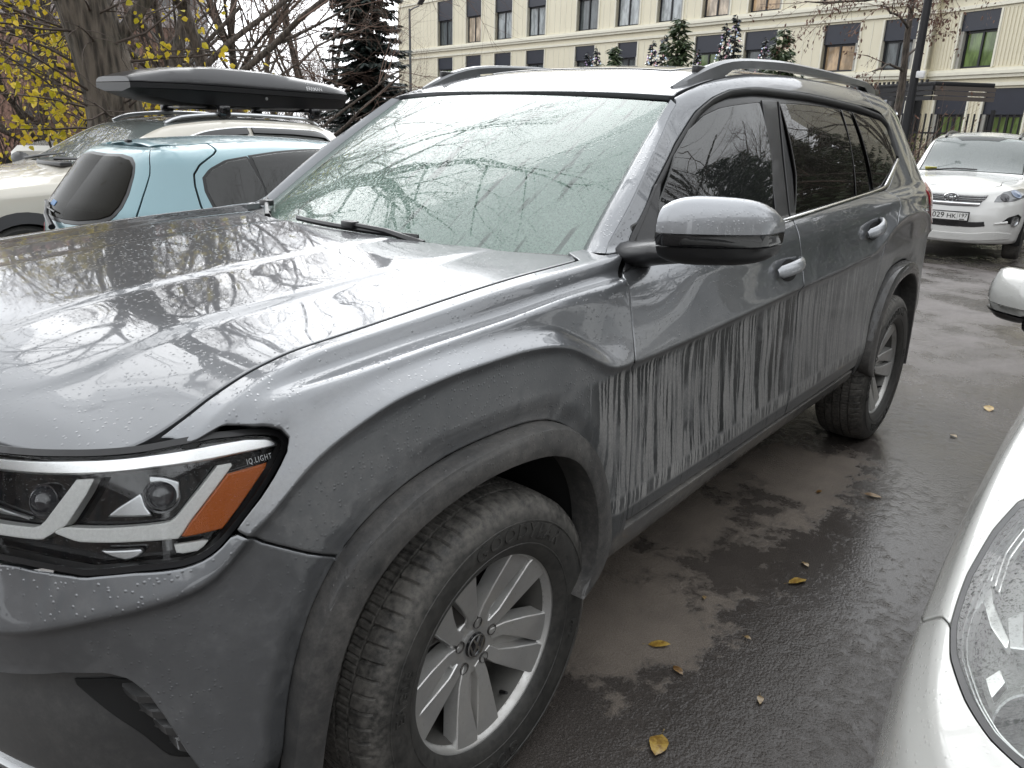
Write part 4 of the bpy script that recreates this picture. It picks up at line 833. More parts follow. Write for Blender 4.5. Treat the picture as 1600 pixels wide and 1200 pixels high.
# ---- wheels
def tyre_mat():
    t = NT(bpy.data.materials.new('dirty_tyre')); o = t.obj(); x, y, z = t.sep(o)
    r = t.math('SQRT', t.math('ADD', t.math('MULTIPLY', x, x), t.math('MULTIPLY', z, z)))
    n1 = t.noise(o, 14, 5, .65); n2 = t.noise(o, 70, 4, .65)
    d = t.math('MULTIPLY', t.map(t.math('ADD', t.math('MULTIPLY', n1, .4), t.math('MULTIPLY', n2, .6)), .30, .68), t.map(r, .31, .354, .25, 1))
    c = t.mix(d, (.020, .020, .019), (.135, .127, .115)); b = t.bsdf(base_color=c, roughness=t.mixf(d, .5, .85))
    t.set(b.inputs['Normal'], t.bump(n2, .12, .003)); return t.done(b)
M_tyre = tyre_mat()
def alloy_mat():
    t = NT(bpy.data.materials.new('dirty_alloy')); o = t.obj(); n1 = t.noise(o, 9, 5, .6); sp = t.noise(o, 160, 3, .7)
    ao = t.n('ShaderNodeNewGeometry').outputs['Pointiness']
    d = t.math('ADD', t.math('MULTIPLY', t.map(n1, .35, .7), .45), t.math('MULTIPLY', t.map(sp, .62, .7), .35), clamp=True)
    c = t.mix(d, (.54, .54, .53), (.25, .225, .19)); b = t.bsdf(base_color=c, roughness=t.mixf(d, .30, .6), metallic=t.mixf(d, .75, .2), coat_weight=t.mixf(d, .5, .1), coat_roughness=.12)
    return t.done(b)
M_alloy = alloy_mat()
M_disc = simple('brake_disc', (.10, .095, .09), .4, .8, noise=.4, nscale=20)
def logo_vw(mb, R_, y, w=.16):
    """ring with the letters V over W, in the wheel plane"""
    def bar(p, q, wd):
        p = np.array(p); q = np.array(q); d = (q-p)/np.linalg.norm(q-p); n = np.array([-d[1], d[0]])*wd/2
        poly = [p+n, q+n, q-n, p-n]; mb.prism([(a*R_, b*R_) for a, b in poly], y, y+.0022, lambda u, v, h: (u, h, v))
    W = w
    bar((-.40, .78), (-.02, .10), W); bar((.40, .78), (.02, .10), W)
    bar((-.80, .40), (-.40, -.76), W); bar((.80, .40), (.40, -.76), W); bar((-.40, -.76), (-.03, .02), W); bar((.40, -.76), (.03, .02), W)
    mb.lathe([(R_*.90, y), (R_*.90, y+.0022), (R_*1.0, y+.0022), (R_*1.0, y)], 40, 'y', closed=True)
def make_wheel():
    root = bpy.data.objects.new('wheel', None); link(root)
    # tyre: 408 steps round, shoulder lugs cut as real notches
    prof = [(.232, -.095), (.240, -.104), (.262, -.115), (.295, -.121), (.322, -.120), (.345, -.112), (.357, -.104), (.364, -.096), (.369, -.087)]
    ribs = []
    for a, b in ((-.084, -.058), (-.052, -.022), (-.016, .016), (.022, .052), (.058, .084)):
        ribs += [(.3755-.0065*(abs(a)/.09)**2-.008, a-.001), (.3755-.0065*(abs(a)/.09)**2, a), (.3755-.0065*(abs(b)/.09)**2, b), (.3755-.0065*(abs(b)/.09)**2-.008, b+.001)]
    mir = [(r, -y) for r, y in prof[::-1]]
    P = prof[:-1]+ribs[1:-1]+mir[1:]
    nS = 560; per = 8; V = []; m = len(P)
    for k in range(nS):
        a = 2*math.pi*k/nS; ph = k % per; blk = k//per
        for r, y in P:
            rr, aa = r, a
            if r > .351 and abs(y) > .052:      # shoulder blocks: slanted notches
                sh = (abs(y)-.052)*.9*(1 if y > 0 else -1)
                if ph == 0: rr = r-.005*min(1, (r-.351)/.012)
                aa = a+sh*.35
            elif r > .366 and ph in (0, 4): rr = r-.0028
            V.append((rr*math.cos(aa), y, rr*math.sin(aa)))
    F = [(k*m+i+1, ((k+1) % nS)*m+i+1, ((k+1) % nS)*m+i, k*m+i) for k in range(nS) for i in range(m-1)]
    ty = MB().add(V, F).build('tyre', M_tyre, root, angle=28, recalc=False)
    # raised lettering on the side wall
    for txt, a0, rr_, sz in (('GOODYEAR', 76, .296, .048), ('GOODYEAR', 256, .296, .048), ('EAGLE', 166, .295, .034), ('M+S', -14, .292, .022)):
        tv, tf = text_mesh(txt, sz, .0022, .0006, spacing=1.25)
        if len(tv):
            q = np.empty_like(tv); ang = math.radians(a0)-(-1)*tv[:, 0]/rr_*-1
            ang = math.radians(a0)+tv[:, 0]/rr_ if False else math.radians(180-a0)+tv[:, 0]/rr_
            r_q = rr_+tv[:, 1]; q[:, 0] = r_q*np.cos(ang); q[:, 2] = r_q*np.sin(ang)
            # text must read from outside (+y): angle decreases with reading direction seen from +y
            q[:, 1] = .1212-np.maximum(0, np.abs(r_q-.308)-.02)*.12+tv[:, 2]
            MB().add(q, tf).build('raised_letters', M_tyre, ty, recalc=True)
    mb = MB(); mb.lathe([(.318, .1205), (.319, .1222), (.3215, .1222), (.3225, .1205)], 96, 'y'); mb.lathe([(.262, .1145), (.263, .1165), (.2655, .1170), (.267, .1155)], 96, 'y')
    mb.build('sidewall_rib', M_tyre, ty, recalc=False)
    # rim barrel and lip
    MB().lathe([(.200, -.09), (.215, -.06), (.212, .0), (.214, .05), (.2225, .074)], 72, 'y').build('rim_barrel', simple('shaded_barrel', (.10, .097, .09), .5, .4, noise=.3, nscale=12), root, angle=50)  # colour darkened for the shade inside the barrel
    rim = MB().lathe([(.2215, .072), (.230, .090), (.238, .0945), (.2435, .0945), (.2455, .091), (.2445, .084), (.236, .080)], 96, 'y').build('rim', M_alloy, root, angle=50)
    # five split spokes
    def blade(pts, inner_y, outer_y, drop, mbk):
        """pts: list of (r, deg) outline; face height follows radius; sides flare outward"""
        def yy(r): return inner_y+(outer_y-inner_y)*((r-.05)/.19)**1.2 if r > .05 else inner_y
        P2 = np.array([(r*math.cos(math.radians(d)), r*math.sin(math.radians(d))) for r, d in pts]); ex = offset_poly(P2, -.006)
        ins = offset_poly(P2, .002)
        n = len(pts); V = [(u, yy(math.hypot(u, v)), v) for u, v in ins]+[(u, yy(math.hypot(u, v))-.0025, v) for u, v in P2]+[(u, yy(math.hypot(u, v))-drop, v) for u, v in ex]
        F = [tuple(range(n))]+[(r*n+i, r*n+(i+1) % n, (r+1)*n+(i+1) % n, (r+1)*n+i) for r in (0, 1) for i in range(n)]
        mbk.add(V, F)
    for k in range(5):
        c0 = 180-(48+72*k)      # degrees in the (x,z) plane; the photo's outward normal is +y
        sp = MB()
        blade([(.048, c0+40), (.10, c0+30), (.16, c0+23.5), (.242, c0+19), (.242, c0+1.5), (.215, c0+.4), (.15, c0+4.5), (.095, c0+10), (.060, c0+6)], .047, .089, .038, sp)
        blade([(.060, c0-6), (.095, c0-10), (.15, c0-4.5), (.215, c0-.4), (.242, c0-1.5), (.242, c0-19), (.16, c0-23.5), (.10, c0-30), (.048, c0-40)], .047, .083, .036, sp)
        sp.build('spoke', M_alloy, root, angle=25)
        fl = MB(); blade([(.055, c0+18), (.10, c0+14), (.235, c0+9), (.235, c0-9), (.10, c0-14), (.055, c0-18)], .030, .058, .02, fl); fl.build('spoke_web', M_alloy, root, angle=25)
    hub = MB().lathe([(.0, .046), (.036, .046), (.040, .048), (.075, .044), (.082, .034), (.082, -.02)], 60, 'y').build('hub', M_alloy, root, angle=40)
    cap = MB().lathe([(.0, .0525), (.026, .0525), (.029, .051), (.0305, .046)], 48, 'y').build('hub_cap', M_gloss_black, root, angle=40)
    lg = MB(); logo_vw(lg, .0285, .0527); lg.build('emblem', M_silver, cap, recalc=True)
    for k in range(5):
        d = math.radians(180-(84+72*k)); c = (.057*math.cos(d), 0, .057*math.sin(d))
        MB().lathe([(.0125, .052), (.0135, .052), (.0135, .035), (.0115, .030), (.0, .030)], 20, 'y', c).build('lug_nut', M_disc, root, angle=40)
    MB().lathe([(.055, .012), (.165, .012), (.168, .0), (.165, -.014), (.06, -.014)], 64, 'y').build('brake_disc', M_disc, root, angle=40)
    MB().lathe([(.0, -.03), (.205, -.03), (.21, -.09)], 48, 'y').build('back_plate', M_dark, root)
    MB().box((.10, .01, .11), (.16, .07, .09), bev=.012).build('brake_caliper', M_disc, root)
    dv = math.radians(180+64); MB().tube([(.205*math.cos(dv), .055, .205*math.sin(dv)), (.188*math.cos(dv), .078, .188*math.sin(dv))], [.006, .004], 8).build('valve', M_black, root)
    return root
wheel = make_wheel(); wheel.parent = car
WZ = .3675
def place_wheel(o, x, y, spin):
    o.location = (x, y, WZ)
    o.rotation_euler = (0, math.radians(spin), 0 if y > 0 else math.pi)
place_wheel(wheel, 0, .852, 0)
for x, y, s_ in ((RX, .872, 20), (0, -.852, 33), (RX, -.872, 50)):
    place_wheel(copy_tree(wheel, car), x, y, s_)
# ---- door mirror (left and right)
def mirror(sgn):
    def sec(t):            # cap cross sections across the car, t 0 inner .. 1 outer
        return t
    # centre line of the housing runs from the door outwards
    ys_ = np.linspace(.985, 1.185, 15); V = []; n = 28
    root = None
    def shell(zlo, zhi, grow, mat, name, parent):
        V = []
        for i, y in enumerate(ys_):
            t = (y-ys_[0])/(ys_[-1]-ys_[0])
            k = max(.02, 1-(abs(t-.47)/.55)**3.2)**.55
            top = .086*(.30+.70*k)-.010*t; bot = -.082*(.55+.45*k); fx = .075*(.35+.65*k); cx = -.575-.17*(t**1.15)
            for j in range(n):
                a = 2*math.pi*j/n; ca, sa = math.cos(a), math.sin(a)
                px = abs(ca)**.75*math.copysign(1, ca); pz = abs(sa)**.8*math.copysign(1, sa)
                x = cx+(fx if px > 0 else .055)*px*(grow); z = 1.262+(top if pz > 0 else -bot)*pz*grow
                V.append((x, y*sgn, z))
        V = np.array(V); V[:, 2] = np.clip(V[:, 2], zlo, zhi)
        F = [(i*n+j, i*n+(j+1) % n, (i+1)*n+(j+1) % n, (i+1)*n+j) for i in range(14) for j in range(n)]+[tuple(range(n)), tuple(range(14*n, 15*n))]
        return MB().add(V, F).build(name, mat, parent, angle=45)
    cap = shell(1.262, 9, 1.0, M_mirror, 'mirror_cap', car)
    shell(1.232, 1.259, .985, M_gloss_black, 'indicator_band', cap)
    shell(-9, 1.229, .97, M_black, 'mirror_base', cap)
    foot = MB(); foot.tube([(-.72, sgn*.80, 1.165), (-.67, sgn*.86, 1.178), (-.63, sgn*.94, 1.196), (-.63, sgn*1.05, 1.206)], [.060, .055, .048, .03], 12, flat=.62)
    foot.build('mirror_arm', M_black, cap, angle=50)
M_mirror = car_paint('light_grey_mirror_paint', (.30, .31, .325), .55, .34, beads=.5, film=.08, dust=(.4, .4, .4), bead_str=.3)
mirror(1)
sail = [(-.58, .78), (-.70, .848), (-.74, .90), (-.90, 1.045), (-.935, 1.05), (-.86, .94), (-.80, .845), (-.70, .80)]
panel('mirror_sail', D_, sail, M_black, car, off=.004, mirror=True, gap=0, flange=.02, step=.03)
# ---- door handles
def handle(a0, a1, v, sgn):
    n = 16; s = np.linspace(0, 1, n); a = a0+(a1-a0)*s; out = .008+.030*np.sin(np.clip((s-.02)/.9, 0, 1)*math.pi)**.6
    P = D_.pos(a, np.full(n, v)+.012*s, 0)+D_.nor(a, np.full(n, v))*out[:, None]; P[:, 1] *= sgn
    h = MB().tube(P, np.interp(s, [0, .06, .5, .94, 1], [.012, .021, .023, .020, .012]), 14, flat=.55, up=tuple(D_.nor((a0+a1)/2, v)*[1, sgn, 1])).build('door_handle', M_mirror, car, angle=60)
    q = D_.pos((a0+a1)/2, v-.006, -.0); nn = D_.nor((a0+a1)/2, v)
    el = [((a0+a1)/2+.075*math.cos(t), v-.004+.036*math.sin(t)) for t in np.linspace(0, 2*math.pi, 28, endpoint=False)]
    e3 = D_.pos(np.array([e[0] for e in el]), np.array([e[1] for e in el]), .0012); c3 = D_.pos(np.array([(a0+a1)/2]), np.array([v-.004]), .0012)
    V = np.vstack([c3, e3])*[1, sgn, 1]; MB().add(V, [(0, 1+i, 1+(i+1) % 28) for i in range(28)]).build('recess_shade', M_dark, h, recalc=False)  # flat dark oval on the door, painted shade of the handle scoop
for s_ in (1, -1):
    handle(-1.385, -1.60, .70, s_); handle(-2.345, -2.545, .715, s_)
# ---- tail lamps
M_red = simple('red_lens', (.35, .012, .02), .12, coat=.8)
panel('tail_lamp', D_, [(-3.55, .80), (-3.95, .86), (-4.4, .84), (-4.4, .70), (-4.0, .66), (-3.72, .66), (-3.58, .72)], M_red, car, off=.006, mirror=True, step=.03, flange=.02)
# ---- headlamps
M_amber = simple('amber_reflector', (.55, .12, .008), .25, coat=.8, bump=.5, bscale=400)
M_drl = simple('frosted_light_guide', (.78, .78, .76), .45, noise=.2, nscale=200)
M_bright = simple('bright_chrome', (.93, .93, .93), .28, 1.0)
M_proj = simple('projector_glass', (.03, .03, .035), .03, coat=1.0)
ext = lambda P_: [((a+.13) if a > .955 else a, v) for a, v in P_]
lampp = ext(LAMP_LS)
def lamp_inv(pts): return pts
hl_o, hl_m = panel('headlamp', LS, lampp, M_gloss_black, car, off=-.05, mirror=True, step=.03, flange=.004, gap=.004)
for o_ in (hl_o, hl_m): o_['part'] = 'bowl'
# surround: black rim band between the body and the lens
inner = offset_poly(resample(np.array(lampp), .012, True), .010); outer = offset_poly(resample(np.array(lampp), .012, True), .001)
def band(S, A, B, oa, ob, name, mat, parent, sgn):
    pa = S.pos(A[:, 0], A[:, 1], oa); pb = S.pos(B[:, 0], B[:, 1], ob); n = len(pa); pc = pb-S.nor(B[:, 0], B[:, 1])*.03
    V = np.vstack([pa-S.nor(A[:, 0], A[:, 1])*.03, pa, pb, pc])*[1, sgn, 1]
    MB().add(V, [(r*n+i, r*n+(i+1) % n, (r+1)*n+(i+1) % n, (r+1)*n+i) for r in range(3) for i in range(n)]).build(name, mat, parent, angle=60)
for o_, s_ in ((hl_o, 1), (hl_m, -1)): band(LS, outer, inner, -.006, -.004, 'lamp_surround', M_black, o_, s_)
def lp(name, pts, mat, off, flange=.012, step=.03, edge=.003):
    a, b = panel(name, LS, pts, mat, None, off=off, mirror=True, step=step, flange=flange, gap=0, edge=edge, bstep=.012, drop=.0015)
    a.parent = hl_o; b.parent = hl_m
lp('lamp_lens', [tuple(q) for q in inner], M_lens, -.005, .002)
for nm, pts, mt, of, fl in LAMP_PARTS: lp(nm, ext(pts), {'chrome': M_bright, 'drl': M_drl, 'amber': M_amber, 'grey': M_silver, 'black': M_gloss_black}[mt], of, fl)
for a, v in LAMP_PROJ:
    for o_, s_ in ((hl_o, 1), (hl_m, -1)):
        c = LS.pos(a, v, -.035); nn = Vector(LS.nor(a, v)); c[1] *= s_; nn.y *= s_
        q = nn.to_track_quat('Y', 'Z').to_matrix()
        mb = MB().lathe([(.0, .012), (.010, .0105), (.018, .006), (.022, 0), (.024, -.004), (.027, -.004), (.027, -.03)], 28, 'y'); mb.xf(lambda p_: tuple(q@Vector(p_)+Vector(c)))
        mb.build('projector', M_proj, o_, angle=40)
# small print on the lamp
tv, tf = text_mesh('IQ.LIGHT', .0125, .0003, 0, spacing=1.25)
if len(tv):
    ua, ub = LAMP_TEXT
    for o_, s_ in ((hl_o, 1), (hl_m, -1)):
        L_ = tv[:, 0].max()-tv[:, 0].min(); s = (tv[:, 0]-tv[:, 0].min())/L_
        A_ = ua[0]+(ub[0]-ua[0])*(s if s_ > 0 else 1-s); V_ = ua[1]+(ub[1]-ua[1])*s+0
        base = LS.pos(A_, V_, -.006); nn = LS.nor(A_, V_); upv = np.array([0, 0, 1.0])-nn*nn[:, 2:3]; upv /= np.linalg.norm(upv, axis=1, keepdims=True)
        q = base+upv*tv[:, 1:2]+nn*tv[:, 2:3]; q[:, 1] *= s_
        MB().add(q, tf).build('lettering', M_silver, o_)
# ---- grille, lower intake
panel('grille', F_, [(.83, .684), (.88, .699), (.945, .711), (.99, .716), (1.10, .722), (1.115, .872), (1.3, .874), (AE, .874), (AE, .69), (1.3, .70), (.98, .69), (.90, .69)], M_gloss_black, car, off=-.02, mirror=True, step=.03, flange=.005, ctr=(AE,))
panel('grille_bar', F_, [(.865, .698), (.93, .707), (.99, .711), (1.3, .76), (AE, .76), (AE, .74), (1.3, .735), (.98, .700), (.92, .697)], M_bright, car, off=-.004, mirror=True, step=.03, flange=.02, ctr=(AE,))
IN = INTAKE
M_lowb = car_paint('lower_bumper_plastic', (.03, .031, .032), 0.0, .45, beads=0, film=.25, dust=(.16, .155, .145))
panel('intake_panel', F_, [(AE, .43), (1.3, .43), (1.04, .415), (.89, .455), (.80, .455), (.76, .42), (.73, .36), (.70, .28), (.68, .22), (.67, .10), (AE, .10)], M_lowb, car, off=-.03, mirror=True, step=.03, flange=.004, ctr=(AE,))
# fins in the side intake
panel('intake_pocket', F_, POCKET, M_dark, car, off=-.026, mirror=True, step=.03, flange=.003, gap=0)
for k in range(4):
    (aL, vL), (aR, vR) = FINS[2*k], FINS[2*k+1]; aR -= .012
    for s_ in (1, -1):
        n_ = 7; w_ = np.linspace(0, 1, n_); A_ = aL+(aR-aL)*w_; Vv = vL+(vR-vL)*w_
        o_t = -.024+.020*np.clip(w_*2.2, 0, 1)
        tp = F_.pos(A_, Vv+.004, 0)+F_.nor(A_, Vv)*o_t[:, None]; bt = F_.pos(A_, Vv-.016, 0)+F_.nor(A_, Vv)*(o_t-.004)[:, None]; bk = F_.pos(A_, Vv+.010+.014*w_, -.026); b2 = F_.pos(A_, Vv-.020, -.026)
        V = np.vstack([bk, tp, bt, b2])*[1, s_, 1]
        MB().add(V, [(r*n_+i_, r*n_+i_+1, (r+1)*n_+i_+1, (r+1)*n_+i_) for r in range(3) for i_ in range(n_-1)]).build('intake_fin', M_lowb, car, angle=20)
panel('skid_plate', F_, [(AE, .12), (1.0, .13), (.86, .125), (.78, .15), (.72, .165), (.70, .14), (.68, .08), (AE, .06)], M_silver, car, off=-.02, mirror=True, step=.03, flange=.01, ctr=(AE,))
# ---- cabin
MB().box((-.78, 0, 1.0), (.5, 1.46, .16), bev=.05).build('dashboard', M_interior, car)
def seat(x, y, w):
    s = MB().box((x, y, .72), (.52, w, .18), bev=.06).build('seat', M_interior_trim, car)
    MB().box((x-.30, y, 1.04), (.16, w, .62), bev=.06, rot=Matrix.Rotation(-.25, 3, 'Y')).build('seat_back', M_interior_trim, s)
    MB().box((x-.39, y, 1.43), (.10, w*.52, .17), bev=.04).build('headrest', M_interior_trim, s)
for y_ in (.40, -.40): seat(-1.45, y_, .50)
seat(-2.35, .36, .60); seat(-2.35, -.36, .60)
MB().box((-2.0, 0, .45), (3.2, 1.5, .1)).build('cabin_floor', M_interior, car)
sw = MB(); th = np.linspace(0, 2*math.pi, 33); sw.tube([(-1.02+.07*math.sin(t)*1.0, .40+.185*math.cos(t), 1.08+.165*math.sin(t)) for t in th], .014, 8, caps=False)
sw.box((-1.0, .40, 1.08), (.05, .14, .10), bev=.02).build('steering_wheel', M_interior, car)
MB().box((-1.16, 0, 1.46), (.03, .24, .07), bev=.02).build('rear_view_mirror', M_black, car)
MB().box((-1.6, 0, .30), (4.4, 1.5, .18), bev=.03).build('underbody', M_dark, car)
MB().box((.20, 0, .78), (.95, 1.1, .4), bev=.03).build('engine_bay', M_dark, car)
LEAVES = [  # x, y, length, half width, heading, colour, label
 (-.37, 1.20, .105, .036, .3, 0, 'largest yellow-brown fallen leaf, nearest the bottom edge by the front tyre'),
 (-.73, 1.00, .085, .022, 2.2, 0, 'narrow ochre fallen leaf lying just behind the front tyre'),
 (-.66, 1.10, .055, .016, 1.2, 1, 'small brown fallen leaf between two ochre leaves behind the front tyre'),
 (-.70, 1.33, .045, .013, .4, 2, 'tiny tan fallen leaf beside the white car bumper'),
 (-1.36, 1.19, .095, .027, 2.6, 0, 'curled ochre fallen leaf in the middle of the gap between the cars'),
 (-1.49, 1.17, .05, .016, .9, 2, 'small pale leaf just behind the curled ochre leaf'),
 (-2.25, 1.19, .09, .028, 1.9, 1, 'brown fallen leaf near the puddle beside the rear door'),
 (-2.13, 1.00, .045, .014, 2.9, 1, 'small reddish leaf near the sill of the rear door'),
 (-3.90, 1.36, .12, .04, .2, 0, 'pale ochre leaf on the asphalt behind the rear wheel'),
 (-3.28, 1.30, .06, .02, 1.0, 2, 'small tan leaf on the asphalt near the rear tyre'),
 (-1.05, .99, .035, .010, .5, 2, 'tiny white-tan fleck of leaf near the front door sill'),
 (-.94, 1.19, .03, .010, 1.5, 2, 'tiny pale leaf scrap in the open wet asphalt'),
]
TREES = [(2, -7.64, -26.8, 0.3, 1.0, 'bare russet tree at the far left edge of the photo'), (1, -7.91, -22.49, 1.0, 1.0, 'bare tree with a dark straight trunk left of the yellow-leaved trunk'), (3, -9.56, -17.34, 2.0, 1.05, 'slender bare tree right of the leaning trunk above the roof box'), (1, -14.4, -23.78, 0.7, 1.0, 'bare tree above the middle of the roof box'), (2, -11.86, -18.29, 2.6, 0.8, 'bare tree with dark forked limbs above the roof box'), (1, -18.37, -25.97, 4.0, 1.05, 'bare tree in front of the pink block'), (3, -15.17, -19.64, 1.6, 1.15, 'bare tree with russet twigs just left of the spruce'), (2, -25.15, -30.88, 3.3, 0.9, 'bare tree half hidden behind the spruce'), (2, -14.48, -30.55, 5.0, 1.0, 'bare tree far behind the leaning trunk'), (2, -8.5, 7.5, 0.2, 1.0, 'bare tree beside the lot, right of the white car row'), (1, -14, 9.5, 1.2, 1.1, 'second bare tree beside the lot, right of the white car row'), (2, -20, 8, 2.2, 0.95, 'third bare tree beside the lot, right of the white car row'), (1, -27, 12, 3.2, 1.2, 'farthest bare tree beside the lot, right of the white car row'), (3, -13.6, 2.6, 0.6, 1.15, 'bare tree whose twigs reach in at the top right corner')]
THICKETS_SRC = lambda: [('russet_bush', -8.47, -23.34, 4.6, 60, 5.4, 51, 'dense russet bush of bare stems left of the leaning trunk', M_bleaf, 1600, 0.06),
 ('yellow_bush', -4.96, -11.82, 1.0, 6, 2.9, 52, 'yellow-leaved shrub at the foot of the leaning trunk', M_yleaf, 900, 0.075),
 ('yellow_bush', -6.62, -13.24, 1.2, 8, 2.7, 53, 'yellow-green shrub under the front of the roof box', M_yleaf, 1300, 0.07),
 ('russet_bush', -18.76, -32.82, 7, 44, 6.0, 55, 'row of russet scrub behind the roof box', M_bleaf, 600, 0.06),
 ('russet_bush', -27.23, -36.84, 6, 44, 6.5, 56, 'pale russet scrub in front of the grey apartment block', M_bleaf, 900, 0.06),
 ('hedge_bush', -15.5, 5.8, 5.5, 26, 2.6, 57, 'dark leafless hedge along the right of the lot', M_gleaf, 2600, 0.09),
 ('shrub', -21.13, -3.92, 0.7, 10, 1.7, 58, 'low green shrub behind the fence beside the white SUV', M_gleaf, 700, 0.07)]
FIRS = [(-28.08, -19.16, 0.805, 'smallest decorated fir, leftmost of the row'), (-29.4, -19.03, 0.949, 'left of the two paired decorated firs beside the left pine'), (-28.77, -18.18, 0.95, 'right of the two paired decorated firs beside the left pine'), (-29.12, -15.72, 0.946, 'decorated fir left of the big green pine'), (-31.08, -16.33, 1.023, 'decorated fir partly behind the big green pine'), (-30.0, -14.12, 0.861, 'short decorated fir right of the big green pine'), (-30.46, -13.2, 1.006, 'left of the two tall paired decorated firs above the roof rail'), (-29.71, -12.45, 1.024, 'tallest decorated fir, right of its pair above the roof rail'), (-29.26, -11.01, 0.855, 'decorated fir next to the rightmost pine')]
PINES = [(-27.48, -16.49, 0.967, 'young green pine between decorated firs, left of the big one'), (-26.98, -13.42, 1.05, 'big green pine in the middle of the decorated firs'), (-24.85, -8.57, 0.854, 'rightmost young pine with long needles above the roof rail')]
SPRUCE = (-19.72, -22.39)
AROUND = [(2, 14, 16, .4, 1.0, 'unseen bare tree added for reflections, ahead on the right'), (1, 17, 4, 1.4, 1.2, 'unseen bare tree added for reflections, straight ahead of the grey SUV'), (2, 13, -9, 2.4, 1.0, 'unseen bare tree added for reflections, ahead of the blue hatchback'), (1, 4, 14, 3.1, 1.2, 'unseen bare tree added for reflections, across the lane to the right'), (2, -3, 13, 4.2, 1.0, 'unseen bare tree added for reflections, across the lane level with the doors')]  # unseen trees, added to darken the surroundings that paint and glass reflect
MORE = [(1, -7.72, -14.93, 0.5, 1.1, 'slim bare tree directly right of the leaning trunk'), (3, -6.94, -11.93, 1.9, 1.3, 'near bare tree above the front half of the roof box'), (1, -7.56, -17.23, 4.4, 1.15, 'bare tree hidden behind the leaning trunk'), (2, -5.99, -15.72, 1.1, 0.8, 'bare tree among the yellow leaves at upper left')]
PINES_SIDE = [(-9.5, 5.2, 1.15, 'unseen pine added to darken the window reflections, nearest the grey SUV'), (-13.5, 6.4, 1.35, 'second unseen pine added to darken the window reflections'), (-18.0, 6.0, 1.5, 'third unseen pine added to darken the window reflections'), (-23.5, 7.4, 1.6, 'fourth unseen pine added to darken the window reflections'), (-29.0, 7.0, 1.8, 'farthest unseen pine added to darken the window reflections')]  # unseen pines, added so the side panes reflect something dark
# ---------------------------------------------------------------- ground
def gz(x, y):
    x = np.asarray(x, float); y = np.asarray(y, float)
    s = lambda t: np.clip(t, 0, 1)**2*(3-2*np.clip(t, 0, 1))
    return -.22*s((-4.2-x)/9)-1.4*s((-7.5-y)/18)
def asphalt():
    t = NT(bpy.data.materials.new('wet_asphalt')); o = t.obj(); x, y, z = t.sep(o)
    agg = t.voro(o, 130, rnd=1.0); agg2 = t.noise(o, 320, 3, .65); rough_big = t.noise(o, 3.1, 5, .62); mid = t.noise(o, 22, 5, .65); patch = t.noise(o, .55, 4, .6)
    # dry strip sheltered by the grey car
    wob = t.math('MULTIPLY', t.math('SUBTRACT', t.noise(o, 2.6, 7, .72), .5), 1.15)
    edge = t.math('ADD', y, wob)
    dry = t.math('MULTIPLY', t.map(edge, 1.13, 1.03), t.map(edge, -1.3, -1.2))
    dry = t.math('MULTIPLY', t.math('MULTIPLY', dry, t.map(t.math('ADD', x, wob), -.35, -.45)), t.map(t.math('ADD', x, wob), -2.75, -2.6))
    blot = t.map(t.noise(o, 1.7, 6, .72), .50, .58); dry = t.math('MULTIPLY', dry, t.math('SUBTRACT', 1.0, t.math('MULTIPLY', blot, .9)))
    # the far part of the lot turns a lighter grey in blotches
    far = t.math('MULTIPLY', t.map(x, -2.5, -6.0), t.map(t.noise(o, .9, 6, .68), .40, .60))
    gr = t.map(agg2, .35, .7)
    wetc = t.mix(gr, (.036, .032, .029), (.098, .086, .078)); fl = t.map(t.math('MULTIPLY', t.math('SUBTRACT', 1.0, agg), agg2), .50, .57)
    wetc = t.mix(t.math('MULTIPLY', fl, .75), wetc, (.20, .185, .17))
    wetc = t.mix(t.math('MULTIPLY', far, .7), wetc, t.mix(gr, (.12, .108, .106), (.23, .21, .205)))
    dryc = t.mix(gr, (.12, .10, .082), (.23, .198, .168))
    c = t.mix(dry, wetc, dryc); c = t.mix(t.map(rough_big, .35, .7, .0, .35), c, (.035, .031, .028))
    pud = t.math('MULTIPLY', t.map(t.math('ADD', t.math('MULTIPLY', patch, .6), t.math('MULTIPLY', mid, .4)), .38, .56), t.math('SUBTRACT', 1.0, dry))
    r = t.mixf(pud, .24, .08); r = t.mixf(t.math('MAXIMUM', dry, t.math('MULTIPLY', far, .6)), r, .78)
    b = t.bsdf(base_color=c, roughness=r); b.inputs['IOR'].default_value = 1.38
    lump = t.math('ADD', t.math('MULTIPLY', t.math('SUBTRACT', 1.0, agg), .55), t.math('ADD', t.math('MULTIPLY', agg2, .3), t.math('MULTIPLY', mid, .55)))
    lump = t.math('MULTIPLY', lump, t.mixf(pud, .75, .15))
    t.set(b.inputs['Normal'], t.bump(lump, .6, .008)); return t.done(b)
def grid_sheet(name, xs, ys, zf, mat):
    X, Y = np.meshgrid(xs, ys, indexing='ij'); Z = zf(X, Y); n = len(ys); V = np.stack([X, Y, Z], 2).reshape(-1, 3)
    F = [(i*n+j, (i+1)*n+j, (i+1)*n+j+1, i*n+j+1) for i in range(len(xs)-1) for j in range(n-1)]
    return mesh(name, V, F, mat)
xs = np.unique(np.r_[-1500, -600, -250, -120, np.arange(-70, -16, 3), np.arange(-16, 6, 1.0), 6, 10, 20, 40, 100, 400, 1500])
ys = np.unique(np.r_[-1500, -600, -250, -100, np.arange(-60, -26, 4), np.arange(-26, 8, 1.5), 8, 14, 25, 50, 120, 400, 1500])
tag(grid_sheet('asphalt_lot', xs, ys, gz, asphalt()), kind='structure')
